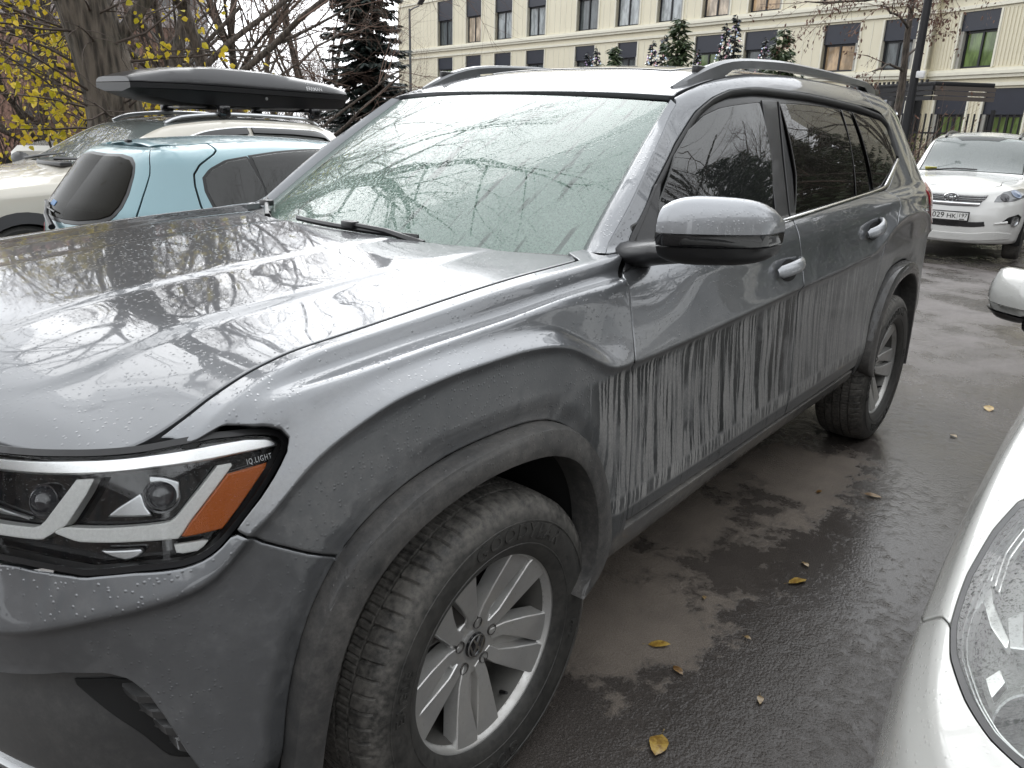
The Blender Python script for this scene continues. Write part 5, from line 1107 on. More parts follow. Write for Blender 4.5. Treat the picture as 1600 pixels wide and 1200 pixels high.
# ---------------------------------------------------------------- fallen leaves on the asphalt
def leaf_mesh(name, seed, L, W, mat):
    r = random.Random(seed); n = 7; V = []; curl = r.uniform(.0, .14)
    for i in range(n):
        t_ = i/(n-1); w_ = W*math.sin(math.pi*min(1, t_*1.02))**.75*(1-.25*t_)
        x_ = (t_-.5)*L; zc = .002+.006*math.sin(math.pi*t_)*r.uniform(.4, 1)
        V += [(x_, -w_*r.uniform(.85, 1.1), zc+curl*w_*.5), (x_, 0, zc*.7+.002), (x_, w_*r.uniform(.85, 1.1), zc+curl*w_*r.uniform(.2, .7))]
    V += [(-.5*L-.25*L, .0, .004), (-.5*L-.25*L, .0015, .004)]
    F = [(i*3+k, i*3+k+1, (i+1)*3+k+1, (i+1)*3+k) for i in range(n-1) for k in (0, 1)]+[(1, n*3, n*3+1)]
    me = bpy.data.meshes.new(name); me.from_pydata(V, [], F); me.materials.append(mat); me.polygons.foreach_set('use_smooth', np.ones(len(F), bool)); return me
def leafmat(name, a, b):
    t = NT(bpy.data.materials.new(name)); o = t.obj(); c = t.mix(t.map(t.noise(o, 60, 4, .7), .35, .65), a, b)
    p_ = t.bsdf(base_color=c, roughness=.35, coat_weight=.4); t.set(p_.inputs['Normal'], t.bump(t.noise(o, 120, 3), .4, .003)); return t.done(p_)
LM = [leafmat('wet_ochre_leaf', (.20, .11, .02), (.42, .28, .06)), leafmat('wet_brown_leaf', (.10, .05, .015), (.24, .14, .045)), leafmat('wet_tan_leaf', (.20, .13, .055), (.36, .26, .13))]
for i, (x, y, L, W, a, m, lab) in enumerate(LEAVES):
    me = leaf_mesh('fallen_leaf', i+3, L*.8, W*.8, LM[m]); o = bpy.data.objects.new('fallen_leaf', me); link(o)
    o.location = (x, y, float(gz(x, y))+.004); o.rotation_euler = (random.uniform(-.1, .1), random.uniform(-.1, .1), a)
    tag(o, lab, 'leaf', 'fallen leaves on the wet asphalt')
# ---------------------------------------------------------------- cream office building
def cladding():
    t = NT(bpy.data.materials.new('cream_cladding')); o = t.obj(); n = t.noise(o, .7, 4, .6); n2 = t.noise(t.scale(o, 1.2, 1.2, .12), 6, 3, .6)
    c = t.mix(n, (.60, .555, .425), (.69, .645, .505)); c = t.mix(t.map(n2, .5, .8, 0, .3), c, (.52, .48, .37))
    return t.done(t.bsdf(base_color=c, roughness=.6))
M_clad = cladding(); M_ledge = simple('pale_ledge', (.66, .635, .535), .6, noise=.12, nscale=3)
M_navy = simple('dark_blue_panel', (.018, .021, .032), .35, noise=.2, nscale=2); M_wframe = simple('black_window_frame', (.012, .013, .016), .4)
def pane_mat(name, base, em=None, st=0.0):
    t = NT(bpy.data.materials.new(name)); o = t.obj(); n = t.noise(t.scale(o, 2.5, 2.5, .8), 1.3, 3, .6)
    c = t.mix(t.map(n, .35, .65), tuple(v*.5 for v in base), base); b = t.bsdf(base_color=c, roughness=.05); b.inputs['Specular IOR Level'].default_value = .6
    if em: t.set(b.inputs['Emission Color'], t.mix(t.map(n, .4, .7), tuple(v*.35 for v in em), em)); b.inputs['Emission Strength'].default_value = st
    return t.done(b)
PANE = {'d': pane_mat('dark_pane', (.10, .115, .12)), 'l': pane_mat('pale_blind_pane', (.42, .45, .46)), 'w': pane_mat('warm_lit_pane', (.36, .31, .25), (1, .78, .55), .22), 'g': pane_mat('green_pane', (.10, .15, .05), (.30, .42, .14), .14), 'o': pane_mat('amber_lit_pane', (.24, .18, .11), (1, .66, .38), .22)}
def facade(root, P0, az, s0, s1, rows, cols, ztop, zbot, rib=None, thick=8.0, flip=1):
    """wall along azimuth az from s0..s1 (metres from P0); rows: list of (sill, head, panel_top); cols[row]: list of (sA, sB, pane key, panel?)"""
    d = np.array([math.cos(az), math.sin(az)]); nrm = np.array([-d[1], d[0]])*flip      # outward
    fr = lambda s, z, h: (P0[0]+d[0]*s+nrm[0]*h, P0[1]+d[1]*s+nrm[1]*h, z)
    def slab(mb, a, b, z0, z1, h0, h1): mb.add([fr(s, z, h) for h in (h0, h1) for s, z in ((a, z0), (b, z0), (b, z1), (a, z1))], [(0, 1, 2, 3), (4, 5, 6, 7), (0, 1, 5, 4), (1, 2, 6, 5), (2, 3, 7, 6), (3, 0, 4, 7)])
    mb = MB(); slab(mb, s0, s1, zbot, ztop, -thick, -.42); mb.build('building_core', M_clad, root)
    lv = [zbot]+[v for r in rows for v in (r[0], r[2])]+[ztop]
    # wall pieces between openings: piers per row, spandrels between rows
    for k in range(0, len(lv)-1):
        z0, z1 = lv[k], lv[k+1]
        if k % 2 == 0:
            if z1-z0 > .02: m2 = MB(); slab(m2, s0, s1, z0, z1, -.42, 0.0); m2.build('spandrel', M_clad, root, smooth=False)
            continue
        cc = sorted(cols[k//2]); edges = [s0]+[v for c in cc for v in (c[0], c[1])]+[s1]
        for a, b in zip(edges[0::2], edges[1::2]):
            if b-a < .05: continue
            m2 = MB(); slab(m2, a, b, z0, z1, -.42, 0.0); pier = m2.build('pier', M_clad, root, smooth=False)
            if rib and b-a > .5:
                m3 = MB(); q = a+.12
                while q < b-.12: slab(m3, q, q+.05, z0+.02, z1-.02, 0.0, .04); q += rib
                tag(m3.build('cladding_ribs', M_clad, pier, smooth=False), kind='stuff')
            elif b-a > .8:
                m3 = MB(); q = a+.6
                while q < b-.2: slab(m3, q, q+.035, z0, z1, 0.0, .018); q += .62
                tag(m3.build('cladding_joints', M_ledge, pier, smooth=False), kind='stuff')
            for q in (a, b-.10): mm = MB(); slab(mm, q, q+.10, z0, z1, -.40, .06); mm.build('pier_trim', M_ledge, pier, smooth=False)
        for c in cc:
            a, b, key = c[0], c[1], c[2]; sill, head, ptop = rows[k//2]
            if ptop-head > .05: m2 = MB(); slab(m2, a, b, head, ptop, -.40, -.06); m2.build('head_panel', M_navy, root, smooth=False)
            jm = MB()
            wa, wb = (a+.0, b-.18) if c[3:] else (a+.18, b)
            slab(jm, a, a+(wa-a if wa > a else .0)+.001, sill, head, -.40, -.05) if wa > a else slab(jm, wb, b, sill, head, -.40, -.05)
            jm.build('reveal_panel', simple('grey_reveal', (.32, .31, .28), .6), root, smooth=False)
            f = MB()
            for q in (wa, (wa+wb)/2-.05, wb-.10): slab(f, q, q+.10, sill, head, -.36, -.22)
            for q in (sill, head-.10): slab(f, wa+.10, wb-.10, q, q+.10, -.355, -.225)
            wf = f.build('window', M_wframe, root, smooth=False)
            for q0, q1 in ((wa+.10, (wa+wb)/2-.05), ((wa+wb)/2+.05, wb-.10)):
                g = MB(); slab(g, q0, q1, sill+.10, head-.10, -.31, -.29); g.build('pane', PANE[key], wf, smooth=False)
    for r in rows:
        m2 = MB(); slab(m2, s0-.1, s1+.1, r[0]-.45, r[0]-.05, 0.0, .16); slab(m2, s0-.1, s1+.1, r[0]-.30, r[0]-.16, .16, .24); m2.build('ledge', M_ledge, root, smooth=False)
        m2 = MB(); slab(m2, s0-.1, s1+.1, r[2]+.10, r[2]+.25, 0.0, .10); m2.build('string_course', M_ledge, root, smooth=False)
bl = empty('office_building', (-52.8, -50.2, -.3)); tag(bl, 'cream three-storey office building with dark blue panels over its windows', 'building')
az = math.radians(256); P0 = np.array([-52.831, -50.206])-np.array(bl.location[:2])
W2 = [(-.94, 1.6, 'd'), (-5.3, -2.99, 'w'), (-9.6, -7.25, 'l'), (-13.8, -11.5, 'l'), (-19.6, -17.3, 'd'), (-23.56, -21.3, 'l'), (-27.25, -25.1, 'l'), (-30.88, -28.8, 'w'), (-34.42, -32.2, 'o'), (-38.9, -36.8, 'w'), (-42.0, -40.3, 'd')]
W1 = [(-.94, 1.6, 'g'), (-5.32, -2.99, 'd'), (-9.54, -7.25, 'd'), (-13.76, -11.5, 'd'), (-19.39, -17.3, 'd'), (-23.56, -21.7, 'd'), (-30.6, -28.5, 'g'), (-34.4, -32.2, 'd'), (-39.31, -37.3, 'o'), (-42.3, -40.6, 'd')]
W0 = [(a, b, 'd') for a, b, *_ in W1]
W2 = [(a+0, b, k) for a, b, k in W2]
facade(bl, P0, az, -43.0, 8.8, [(1.05+.3, 2.6, 3.75), (4.4+.3, 6.05, 7.0), (7.7+.3, 9.75+.3, 11.3+.3)], [W0, W1, W2], 16.0, -1.2, flip=1)
# the nearer wing
az2 = math.atan2(-4.3+7.9, -40.5+42.6); P2 = np.array([-42.6, -7.9])-np.array(bl.location[:2])
def wing():
    facade(bl, P2, az2, -.9, 16.0, [(.6, 2.65, 3.75), (4.65, 6.25, 7.05), (8.2, 10.0, 11.4)], [[(.1, 1.9, 'g'), (2.75, 4.85, 'g'), (7.2, 9.2, 'g'), (11, 13, 'g')], [(.75, 2.75, 'g'), (4.4, 6.4, 'g'), (8.4, 10.5, 'd'), (12.4, 14.4, 'd')], [(.55, 2.75, 'd'), (4.3, 6.4, 'd'), (8.4, 10.5, 'd')]], 16.0, -1.2, rib=.19, flip=-1)
wing()
# pink and grey apartment block far behind the trees
ap = empty('apartment_block', (-38, -95, -1.5)); tag(ap, 'pale grey and pink apartment block hidden behind bare trees', 'building')
mb = MB().box((0, 0, 9), (30, 12, 18)); mb.build('wall', simple('pale_grey_panel', (.42, .43, .45), .8, noise=.1, nscale=.5), ap, smooth=False)
MB().box((0, 0, 18.9), (30.6, 12.6, 1.8)).build('roof_band', simple('pink_panel', (.45, .27, .25), .8, noise=.1, nscale=.5), ap, smooth=False)
for k in range(9):
    for j in range(5):
        f = MB().box((-13+k*3.2, 6.0, 2.5+j*3.1), (1.5, .12, 1.5)).build('window', PANE['d'], ap, smooth=False)
# brick building behind the left bushes
br = tag(empty('brick_house', (-24, -66, -1.6), -.3), 'red brick house behind the bushes at the far left', 'building')
MB().box((0, 0, 4.5), (20, 10, 9)).build('wall', simple('red_brick', (.26, .155, .12), .85, noise=.25, nscale=2), br, smooth=False)
MB().add([(-10.5, -5.5, 9), (10.5, -5.5, 9), (10.5, 5.5, 9), (-10.5, 5.5, 9), (-8, 0, 12), (8, 0, 12)], [(0, 1, 5, 4), (2, 3, 4, 5), (1, 2, 5), (3, 0, 4), (0, 3, 2, 1)]).build('roof', simple('grey_roof', (.12, .11, .11), .8), br, smooth=False)
for k in range(5):
    for j in range(2): MB().box((-7.5+k*3.7, 5.0, 2.6+j*3.4), (1.4, .12, 1.7)).build('window', PANE['d'], br, smooth=False)
# unseen blocks, added to dim the light and reflections on paint and panes
for nm, loc, rz, L_, H_, colr, lab in (('reflection_block', (36, 2, 0), math.pi/2, 70, 9, (.19, .165, .15), 'unseen brown block added behind the viewer to dim reflections'), ('reflection_block', (-28, 38, 0), 0.05, 110, 15, (.22, .21, .20), 'unseen grey-brown block added on the right to dim reflections')):
    b = tag(empty(nm, loc, rz), lab, 'building', 'added reflection blocks'); MB().box((0, 0, H_/2), (L_, 9, H_)).build('wall', simple('block_wall_%d' % L_, colr, .85, noise=.2, nscale=.8), b, smooth=False)
    MB().box((0, 0, H_+.3), (L_+.8, 9.8, .6)).build('roof_edge', simple('grey_roof', (.12, .11, .11), .8), b, smooth=False)
    for j in range(int(H_//3)):
        for k in range(int(L_//4)):
            for sy in (-1, 1): MB().box((-L_/2+2.5+k*4, sy*4.5, 1.8+j*3.0), (1.6, .14, 1.6)).build('window', PANE['d'], b, smooth=False)
# ---------------------------------------------------------------- trees
def bark(name, a, b, sc=6):
    t = NT(bpy.data.materials.new(name)); o = t.obj(); v = t.scale(o, 1, 1, .16); n = t.noise(v, sc*4, 5, .7, 1.2); n2 = t.noise(o, sc*.4, 4, .6)
    w_ = t.voro(t.scale(o, 1, 1, .13), sc*3.2)
    c = t.mix(t.map(t.math('ADD', t.math('MULTIPLY', n, .5), t.math('MULTIPLY', w_, .6)), .3, .75), a, b); c = t.mix(t.map(n2, .5, .75, 0, .5), c, (.05, .06, .035))
    p_ = t.bsdf(base_color=c, roughness=.8); t.set(p_.inputs['Normal'], t.bump(t.math('ADD', t.math('MULTIPLY', n, .6), w_), 1.0, .05)); return t.done(p_)
M_bark = bark('wet_bark', (.035, .029, .023), (.15, .125, .10)); M_bark2 = bark('thin_bark', (.045, .036, .03), (.13, .105, .085), 9)
M_twig = simple('twig', (.085, .066, .055), .8, noise=.4, nscale=4); M_twig_red = simple('russet_twig', (.17, .115, .09), .85, noise=.4, nscale=3)
def leaf_shader(name, a, b, trans=.35):
    t = NT(bpy.data.materials.new(name)); oi = t.n('ShaderNodeNewGeometry').outputs['Random Per Island']; c = t.mix(oi, a, b)
    d = t.bsdf(base_color=c, roughness=.5); tr = t.n('ShaderNodeBsdfTranslucent'); t.set(tr.inputs['Color'], c)
    m = t.n('ShaderNodeMixShader', x0=trans); t.set(m.inputs[1], d); t.set(m.inputs[2], tr); return t.done(m)
M_yleaf = leaf_shader('yellow_leaf', (.42, .37, .02), (.74, .54, .05)); M_bleaf = leaf_shader('dry_brown_leaf', (.07, .036, .025), (.16, .085, .06), .2)
M_gleaf = leaf_shader('green_leaf', (.05, .075, .02), (.14, .16, .04)); M_needle = leaf_shader('spruce_needle', (.010, .017, .015), (.030, .045, .038), .1); M_pine = leaf_shader('pine_needle', (.03, .055, .025), (.085, .115, .05), .15)
class Skel:
    """branch polylines -> tubes, tips kept for leaves"""
    def __init__(s, seed): s.r = np.random.default_rng(seed); s.big = []; s.twig = []; s.tips = []
    def grow(s, p, d, L, rad, lvl, maxl, wig=.18, grav=0.0, ratio=.62, kids=(3, 5), ang=(.5, 1.0), seg=6, taper=.45, up=.0):
        r = s.r; n = max(3, seg-lvl); P = [np.array(p, float)]; D = [np.array(d, float)]
        for i in range(n):
            d = d+r.normal(0, wig, 3)*(1.0 if lvl < 2 else .55)+np.array([0, 0, up-grav*lvl]); d = d/np.linalg.norm(d); P.append(P[-1]+d*L/n); D.append(d)
        R_ = rad*np.linspace(1, taper, n+1); (s.big if rad > .022 else s.twig).append((np.array(P), R_))
        if lvl >= maxl: s.tips += [(P[i], D[i]) for i in range(1, n+1)]; return
        for k in range(int(r.integers(kids[0], kids[1]+1))):
            t_ = r.uniform(.28, 1.0) if lvl else r.uniform(.35, 1.0)
            i = min(n-1, int(t_*n)); f = t_*n-i; q = P[i]*(1-f)+P[i+1]*f; dd = D[i+1]; a = r.uniform(*ang); ph = r.uniform(0, 2*math.pi)
            u = np.cross(dd, [0.31, .2, .93]); u /= np.linalg.norm(u); w_ = np.cross(dd, u); nd = dd*math.cos(a)+(u*math.cos(ph)+w_*math.sin(ph))*math.sin(a)
            s.grow(q, nd, L*ratio*r.uniform(.7, 1.15), max(.0022, rad*np.interp(t_, [0, 1], [1, taper])*r.uniform(.45, .62)), lvl+1, maxl, wig, grav, ratio, kids, ang, seg, taper, up)
    def add(s, P, R_): (s.big if R_[0] > .022 else s.twig).append((np.asarray(P, float), np.asarray(R_, float)))
    @staticmethod
    def tubes(br, n):
        V = []; F = []; b = 0
        ca = np.cos(2*np.pi*np.arange(n)/n)[:, None]; sa = np.sin(2*np.pi*np.arange(n)/n)[:, None]
        for P, R_ in br:
            T = np.gradient(P, axis=0); T /= np.maximum(np.linalg.norm(T, axis=1, keepdims=True), 1e-9); m = len(P)
            u = np.cross(T[0], [.3, .8, .5]); u /= np.linalg.norm(u)
            for i in range(m):
                u = u-T[i]*(u@T[i]); u /= np.linalg.norm(u); w_ = np.cross(T[i], u); V.append(P[i]+R_[i]*(ca*u+sa*w_))
            F += [(b+i*n+k, b+i*n+(k+1) % n, b+(i+1)*n+(k+1) % n, b+(i+1)*n+k) for i in range(m-1) for k in range(n)]; b += m*n
        return (np.vstack(V) if V else np.zeros((0, 3))), F
def leaf_cloud(pts, size, rngl, shape='heart', droop=.6):
    """one small folded leaf (4 triangles) per point"""
    V = []; F = []
    base = {'heart': [(0, 0), (.42, .32), (.30, .72), (0, 1.05), (-.30, .72), (-.42, .32)], 'oval': [(0, 0), (.22, .4), (.12, .85), (0, 1), (-.12, .85), (-.22, .4)]}[shape]
    for q in pts:
        s = size*rngl.uniform(.6, 1.25); a = rngl.uniform(0, 2*math.pi); el = -rngl.uniform(.1, 1.4)*droop*1.6
        d = np.array([math.cos(a)*math.cos(el), math.sin(a)*math.cos(el), math.sin(el)]); u = np.cross(d, rngl.normal(0, 1, 3)); u /= np.linalg.norm(u); nn = np.cross(d, u); b = len(V)
        for x, y in base: V.append(q+s*(u*x+d*y+nn*abs(x)*.35))
        F += [(b, b+1, b+2, b+3), (b, b+3, b+4, b+5)]
    return V, F
def tree_obj(name, sk, mat_big, mat_twig, loc, rz=0, leaves=None, nb=7, label=None, group=None, cat='tree'):
    t = empty(name, loc, rz); V, F = Skel.tubes(sk.big, nb); mesh('trunk', V, F, mat_big, t)
    V, F = Skel.tubes(sk.twig, 3); mesh('crown', V, F, mat_twig, t)
    if leaves: mesh('leaves', leaves[0], leaves[1], leaves[2], t, smooth=False)
    return tag(t, label, cat, group)
# the big old tree behind the roof box: thick leaning trunk, limbs over the cars, yellow leaves on low shoots
bx, by = -4.05, -9.3; bz = float(gz(bx, by))
s = Skel(11)
tp = np.array([(0, 0, -.2), (.03, 0, .6), (.0, .02, 1.6), (.13, -.05, 2.6), (.36, -.10, 3.7), (.52, -.10, 5.0), (.45, .05, 6.6), (.65, .30, 8.2)])
tq = crom(tp, 6); s.add(tq, np.interp(np.arange(len(tq)), [0, 8, 20, len(tq)-1], [.46, .36, .34, .22]))
def limb(p0, d0, L, r0, seed_dir=None, lv=5, kids=(4, 6), **kw): s.grow(np.array(p0), np.array(d0)/np.linalg.norm(d0), L, r0, 1, lv, wig=.12, ratio=.60, kids=kids, ang=(.35, .95), seg=9, taper=.35, **kw)
limb((.05, .0, 2.1), (-.62, .25, .85), 4.6, .10, lv=4, up=.05)
for z_, dx, dy, dz, L, r_ in ((4.2, .7, .55, .7, 5.0, .13), (5.0, -.6, .7, .75, 5.2, .14), (5.8, .5, .9, .7, 6.0, .15), (6.6, .2, 1.0, .55, 7.0, .17), (7.4, -.7, .4, .9, 5.0, .14), (8.0, .4, .9, .9, 6.0, .16), (8.2, -.1, .5, 1.2, 5.5, .15), (7.0, .9, -.4, .8, 5.0, .13), (8.2, .9, .3, .9, 5.0, .14)):
    i = np.argmin(abs(tq[:, 2]-z_)); limb(tq[i], (dx, dy, dz), L, r_*.85, lv=5 if z_ > 5.4 else 4)
for k in range(64):                                            # low shoots that still carry leaves
    z_ = s.r.uniform(1.0, 4.6); i = np.argmin(abs(tq[:, 2]-z_)); a = s.r.uniform(0, 2*math.pi)
    s.grow(tq[i], np.array([math.cos(a), math.sin(a), .35]), s.r.uniform(.9, 2.2), .022, 3, 4, wig=.2, kids=(3, 5), ang=(.4, 1.0), seg=8, up=.0, grav=.02)
low = [q for q, d in s.tips if q[2] < 4.9 and q[2] > .4]
rl = np.random.default_rng(5); pts = []
for q in low:
    for k in range(3):
        w3_ = q+rl.normal(0, .10, 3); lat = -.91*w3_[0]+.42*w3_[1]; dep = .42*w3_[0]+.91*w3_[1]; tl = -.91*np.interp(w3_[2], tp[:, 2], tp[:, 0])
        if dep > -.2 and abs(lat-tl) < .48: continue                       # the bark itself stays bare
        if rl.random() < (.9 if lat < tl else (.55 if lat < tl+1.5 else .12)): pts.append(w3_)
lv_, lf_ = leaf_cloud(pts, .082, rl)
tree_obj('old_tree', s, M_bark, M_twig, (bx, by, bz), 0, (lv_, lf_, M_yleaf), 14, 'thick old tree trunk with yellow leaves leaning behind the roof box')
# bare trees: three kinds, then copies
def bare(seed, H, r0, lv=5, kids=(4, 6)):
    k = Skel(seed); P = crom(np.array([(0, 0, -.3), (k.r.normal(0, .1), k.r.normal(0, .1), H*.2), (k.r.normal(0, .25), k.r.normal(0, .25), H*.45), (k.r.normal(0, .4), k.r.normal(0, .4), H*.75), (k.r.normal(0, .5), k.r.normal(0, .5), H)]), 6)
    k.add(P, np.linspace(r0, .03, len(P)))
    for q in range(int(H*1.5)):
        t_ = k.r.uniform(.22, .98); i = int(t_*(len(P)-1)); a = k.r.uniform(0, 2*math.pi); L = H*.34*(1.15-t_)+.8
        k.grow(P[i], np.array([math.cos(a), math.sin(a), .75+.5*t_]), L, max(.02, r0*(1-t_)*.5+.012), 1, lv-1, wig=.13, ratio=.6, kids=kids, ang=(.35, .9), seg=7, up=.04)
    return k
B1, B2, B3 = bare(21, 10, .16), bare(22, 13, .20), bare(23, 8, .11)
protos = {}
def put(kind, x, y, rz, sc, lab, grp, mt=M_bark2, tw=M_twig_red):
    if kind not in protos:
        o = tree_obj('bare_tree', {1: B1, 2: B2, 3: B3}[kind], mt, tw, (x, y, float(gz(x, y))), rz, nb=6); protos[kind] = o
    else:
        o = copy_tree(protos[kind]); o.location = (x, y, float(gz(x, y))); o.rotation_euler = (0, 0, rz)
    o.scale = (sc, sc, sc); tag(o, lab, 'tree', grp); return o
for kd, x, y, rz, sc, lab in TREES+MORE+AROUND: put(kd, x, y, rz, sc, lab, 'bare trees around the parking lot')
# shrubby thicket at the left: dense russet stems
def thicket(name, x, y, w_, n, H, seed, lab, leafmat=None, nl=0, lsz=.07, tw=M_twig_red, leafy=(.3, 1)):
    k = Skel(seed)
    for i in range(n):
        q = np.array([k.r.uniform(-w_, w_), k.r.uniform(-1, 1), -.2]); k.grow(q, np.array([k.r.normal(0, .15), k.r.normal(0, .15), 1]), H*k.r.uniform(.6, 1.1), .028, 1, 3, wig=.14, ratio=.5, kids=(6, 9), ang=(.3, .9), seg=8, up=.05)
    lv = None
    if nl:
        r = np.random.default_rng(seed); tp_ = [q for q, d in k.tips if leafy[0]*H < q[2] < leafy[1]*H]; idx = r.integers(0, len(tp_), nl); v, f = leaf_cloud([tp_[i]+r.normal(0, .08, 3) for i in idx], lsz, r); lv = (v, f, leafmat)
    return tree_obj(name, k, M_bark2, tw, (x, y, float(gz(x, y))), 0, lv, 5, lab, None, 'bush')
for a in THICKETS_SRC(): thicket(*a)
# blue-dark spruce
def conifer(H, R0, n_wh, per, tuft, seed, droop=.35, dens=26, start=.06, power=.9):
    r = np.random.default_rng(seed); k = Skel(seed); k.add(np.array([(0, 0, -.3), (0, 0, H*.5), (0, 0, H)]), np.array([.022*H, .012*H, .003*H])); V = []; F = []
    for i in range(n_wh):
        t_ = (i+.5)/n_wh; L0 = R0*(1-t_)**power
        for j in range(per):
            z_ = H*(start+(1-start)*(t_+r.uniform(-.6, .6)/n_wh)); a = r.uniform(0, 2*math.pi); L = max(.12, L0*r.uniform(.42, 1.18)); m = 6; P = []
            for q in range(m):
                u_ = q/(m-1); P.append((math.cos(a)*L*u_, math.sin(a)*L*u_, z_-droop*L*(u_**1.1)*.9+.22*L*u_**3+r.normal(0, .01)))
            P = np.array(P); k.twig.append((P, np.linspace(.018, .004, m)*min(1, L)))
            for q in range(int(dens*L)+3):
                u_ = r.uniform(.12, 1.0); f = u_*(m-1); b_ = min(m-2, int(f)); c = P[b_]*(1-f+b_)+P[b_+1]*(f-b_)
                sd = r.choice([-1, 1]); da = a+sd*r.uniform(.35, 1.1); ln = tuft*(.5+.9*(1-u_*.5))*r.uniform(.6, 1.2); d = np.array([math.cos(da), math.sin(da), -r.uniform(.15, .75)]); d /= np.linalg.norm(d)
                w_ = np.array([-d[1], d[0], r.normal(0, .4)]); w_ /= np.linalg.norm(w_); hw = ln*.17; b0 = len(V)
                V += [c-w_*hw*.6, c+d*ln*.55-w_*hw, c+d*ln, c+d*ln*.55+w_*hw, c+w_*hw*.6]; F += [(b0, b0+1, b0+2, b0+3, b0+4)]
    return k, V, F
k, V, F = conifer(12.5, 2.5, 56, 11, .27, 31, .45, 58); sx, sy = SPRUCE
sp = tree_obj('spruce_tree', k, M_bark2, M_bark2, (sx, sy, float(gz(sx, sy))), 0, (V, F, M_needle), 6, 'tall dark spruce at the left corner of the cream building')
# decorated firs with coloured balls in front of the building
k, V, F = conifer(6.0, 1.05, 34, 9, .13, 41, .25, 46, .05, .8)
M_xmas = leaf_shader('fir_needle_dark', (.012, .020, .022), (.03, .04, .045), .1)
fir0 = tree_obj('decorated_fir', k, M_bark2, M_bark2, (0, 0, 0), 0, (V, F, M_xmas), 6, 'x', None)
r_ = np.random.default_rng(3)
for mi, colr in enumerate(((.8, .78, .72), (.40, .28, .48), (.55, .30, .34), (.45, .55, .7))):
    b = MB()
    for q in range(38):
        t_ = r_.uniform(.05, .97); a = r_.uniform(0, 6.28); R_ = 1.05*(1-t_)**.8*.95+.03; c = (R_*math.cos(a), R_*math.sin(a), 6.0*(.05+.95*t_)-.25*R_); z0 = .048
        b.add([(c[0]+dx*z0, c[1]+dy*z0, c[2]+dz*z0) for dx, dy, dz in ((1, 0, 0), (-1, 0, 0), (0, 1, 0), (0, -1, 0), (0, 0, 1), (0, 0, -1))], [(0, 2, 4), (2, 1, 4), (1, 3, 4), (3, 0, 4), (2, 0, 5), (1, 2, 5), (3, 1, 5), (0, 3, 5)])
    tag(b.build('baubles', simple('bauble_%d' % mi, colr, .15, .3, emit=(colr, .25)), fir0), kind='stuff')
for i, (x, y, sc, lab) in enumerate(FIRS):
    o = fir0 if i == 0 else copy_tree(fir0); o.location = (x, y, float(gz(x, y))-.1); o.scale = (sc, sc, sc); o.rotation_euler = (0, 0, i*1.1); tag(o, lab, 'tree', 'decorated firs in front of the cream building')
k, V, F = conifer(5.6, 1.6, 26, 8, .24, 47, -.25, 34, .08, .7)
pin0 = tree_obj('young_pine', k, M_bark2, M_bark2, (0, 0, 0), 0, (V, F, M_pine), 6, 'x', None)
for i, (x, y, sc, lab) in enumerate(PINES+PINES_SIDE):
    o = pin0 if i == 0 else copy_tree(pin0); o.location = (x, y, float(gz(x, y))-.1); o.scale = (sc, sc, sc); o.rotation_euler = (0, 0, i*2.1); tag(o, lab, 'tree', 'young green pines in front of the cream building')
# ---------------------------------------------------------------- street furniture
M_pole = simple('grey_pole', (.09, .095, .10), .5, .3); M_fence = simple('black_fence_paint', (.012, .012, .014), .45)
lx, ly = -29.86, -30.75; l1 = tag(empty('street_lamp', (lx, ly, float(gz(lx, ly)))), 'thin grey street lamp with a single arm at the building corner', 'lamp post', 'street lamps')
zt = 6.9-float(gz(lx, ly)); MB().tube([(0, 0, 0), (0, 0, zt*.5), (0, 0, zt)], [.09, .075, .055], 10).build('pole', M_pole, l1)
ad = np.array([.34, .94]); MB().tube([(0, 0, zt-.1), (ad[0]*.5, ad[1]*.5, zt-.02), (ad[0]*1.2, ad[1]*1.2, zt+.02)], .035, 8).build('arm', M_pole, l1)
MB().box((ad[0]*1.75, ad[1]*1.75, zt+.35), (.28, 1.1, .10), rot=(Matrix.Rotation(math.atan2(-ad[0], ad[1]), 3, 'Z')@Matrix.Rotation(.5, 3, 'X')), bev=.03).build('lamp_head', M_pole, l1)
lx, ly = -15.38, -2.2; g0 = float(gz(lx, ly)); l2 = tag(empty('street_lamp', (lx, ly, g0)), 'dark lamp pole with a small white box in front of the cream building', 'lamp post', 'street lamps')
MB().tube([(0, 0, 0), (0, 0, 3), (0, 0, 9)], [.085, .075, .06], 12).build('pole', M_fence, l2); MB().box((.03, .10, 2.72), (.10, .14, .12), bev=.02).build('junction_box', simple('white_plastic', (.7, .7, .7), .5), l2)
MB().box((.0, .0, 9.05), (.9, .25, .1), bev=.03).build('lamp_head', M_pole, l2)
# entrance canopy
cn = tag(empty('entrance_canopy', (-24.1, -4.4, -.3)), 'flat black slatted canopy over the building entrance', 'canopy'); d_ = np.array([2.55, 2.9])/np.hypot(2.55, 2.9)
rotc = Matrix.Rotation(math.atan2(d_[1], d_[0]), 3, 'Z')
MB().box((.3, .2, 2.98), (3.9, 1.7, .12), rot=rotc, bev=.02).build('roof_slab', M_fence, cn)
for k in range(3):
    c = rotc@Vector((0, -.90, 2.64+.12*k)); MB().box((.3+c.x, .2+c.y, c.z+.0), (3.96, .05, .10), rot=rotc).build('fascia_board', M_fence, cn, smooth=False)
    c = rotc@Vector((1.98, 0, 2.64+.12*k)); MB().box((.3+c.x, .2+c.y, c.z), (.05, 1.7, .10), rot=rotc).build('fascia_board', simple('bronze_board', (.10, .085, .075), .5), cn, smooth=False)
for k in range(19):
    c = rotc@Vector((-1.85+k*.2, -.95, 3.05)); MB().box((.3+c.x, .2+c.y, c.z), (.07, .04, .07), rot=rotc).build('slat_end', M_fence, cn, smooth=False)
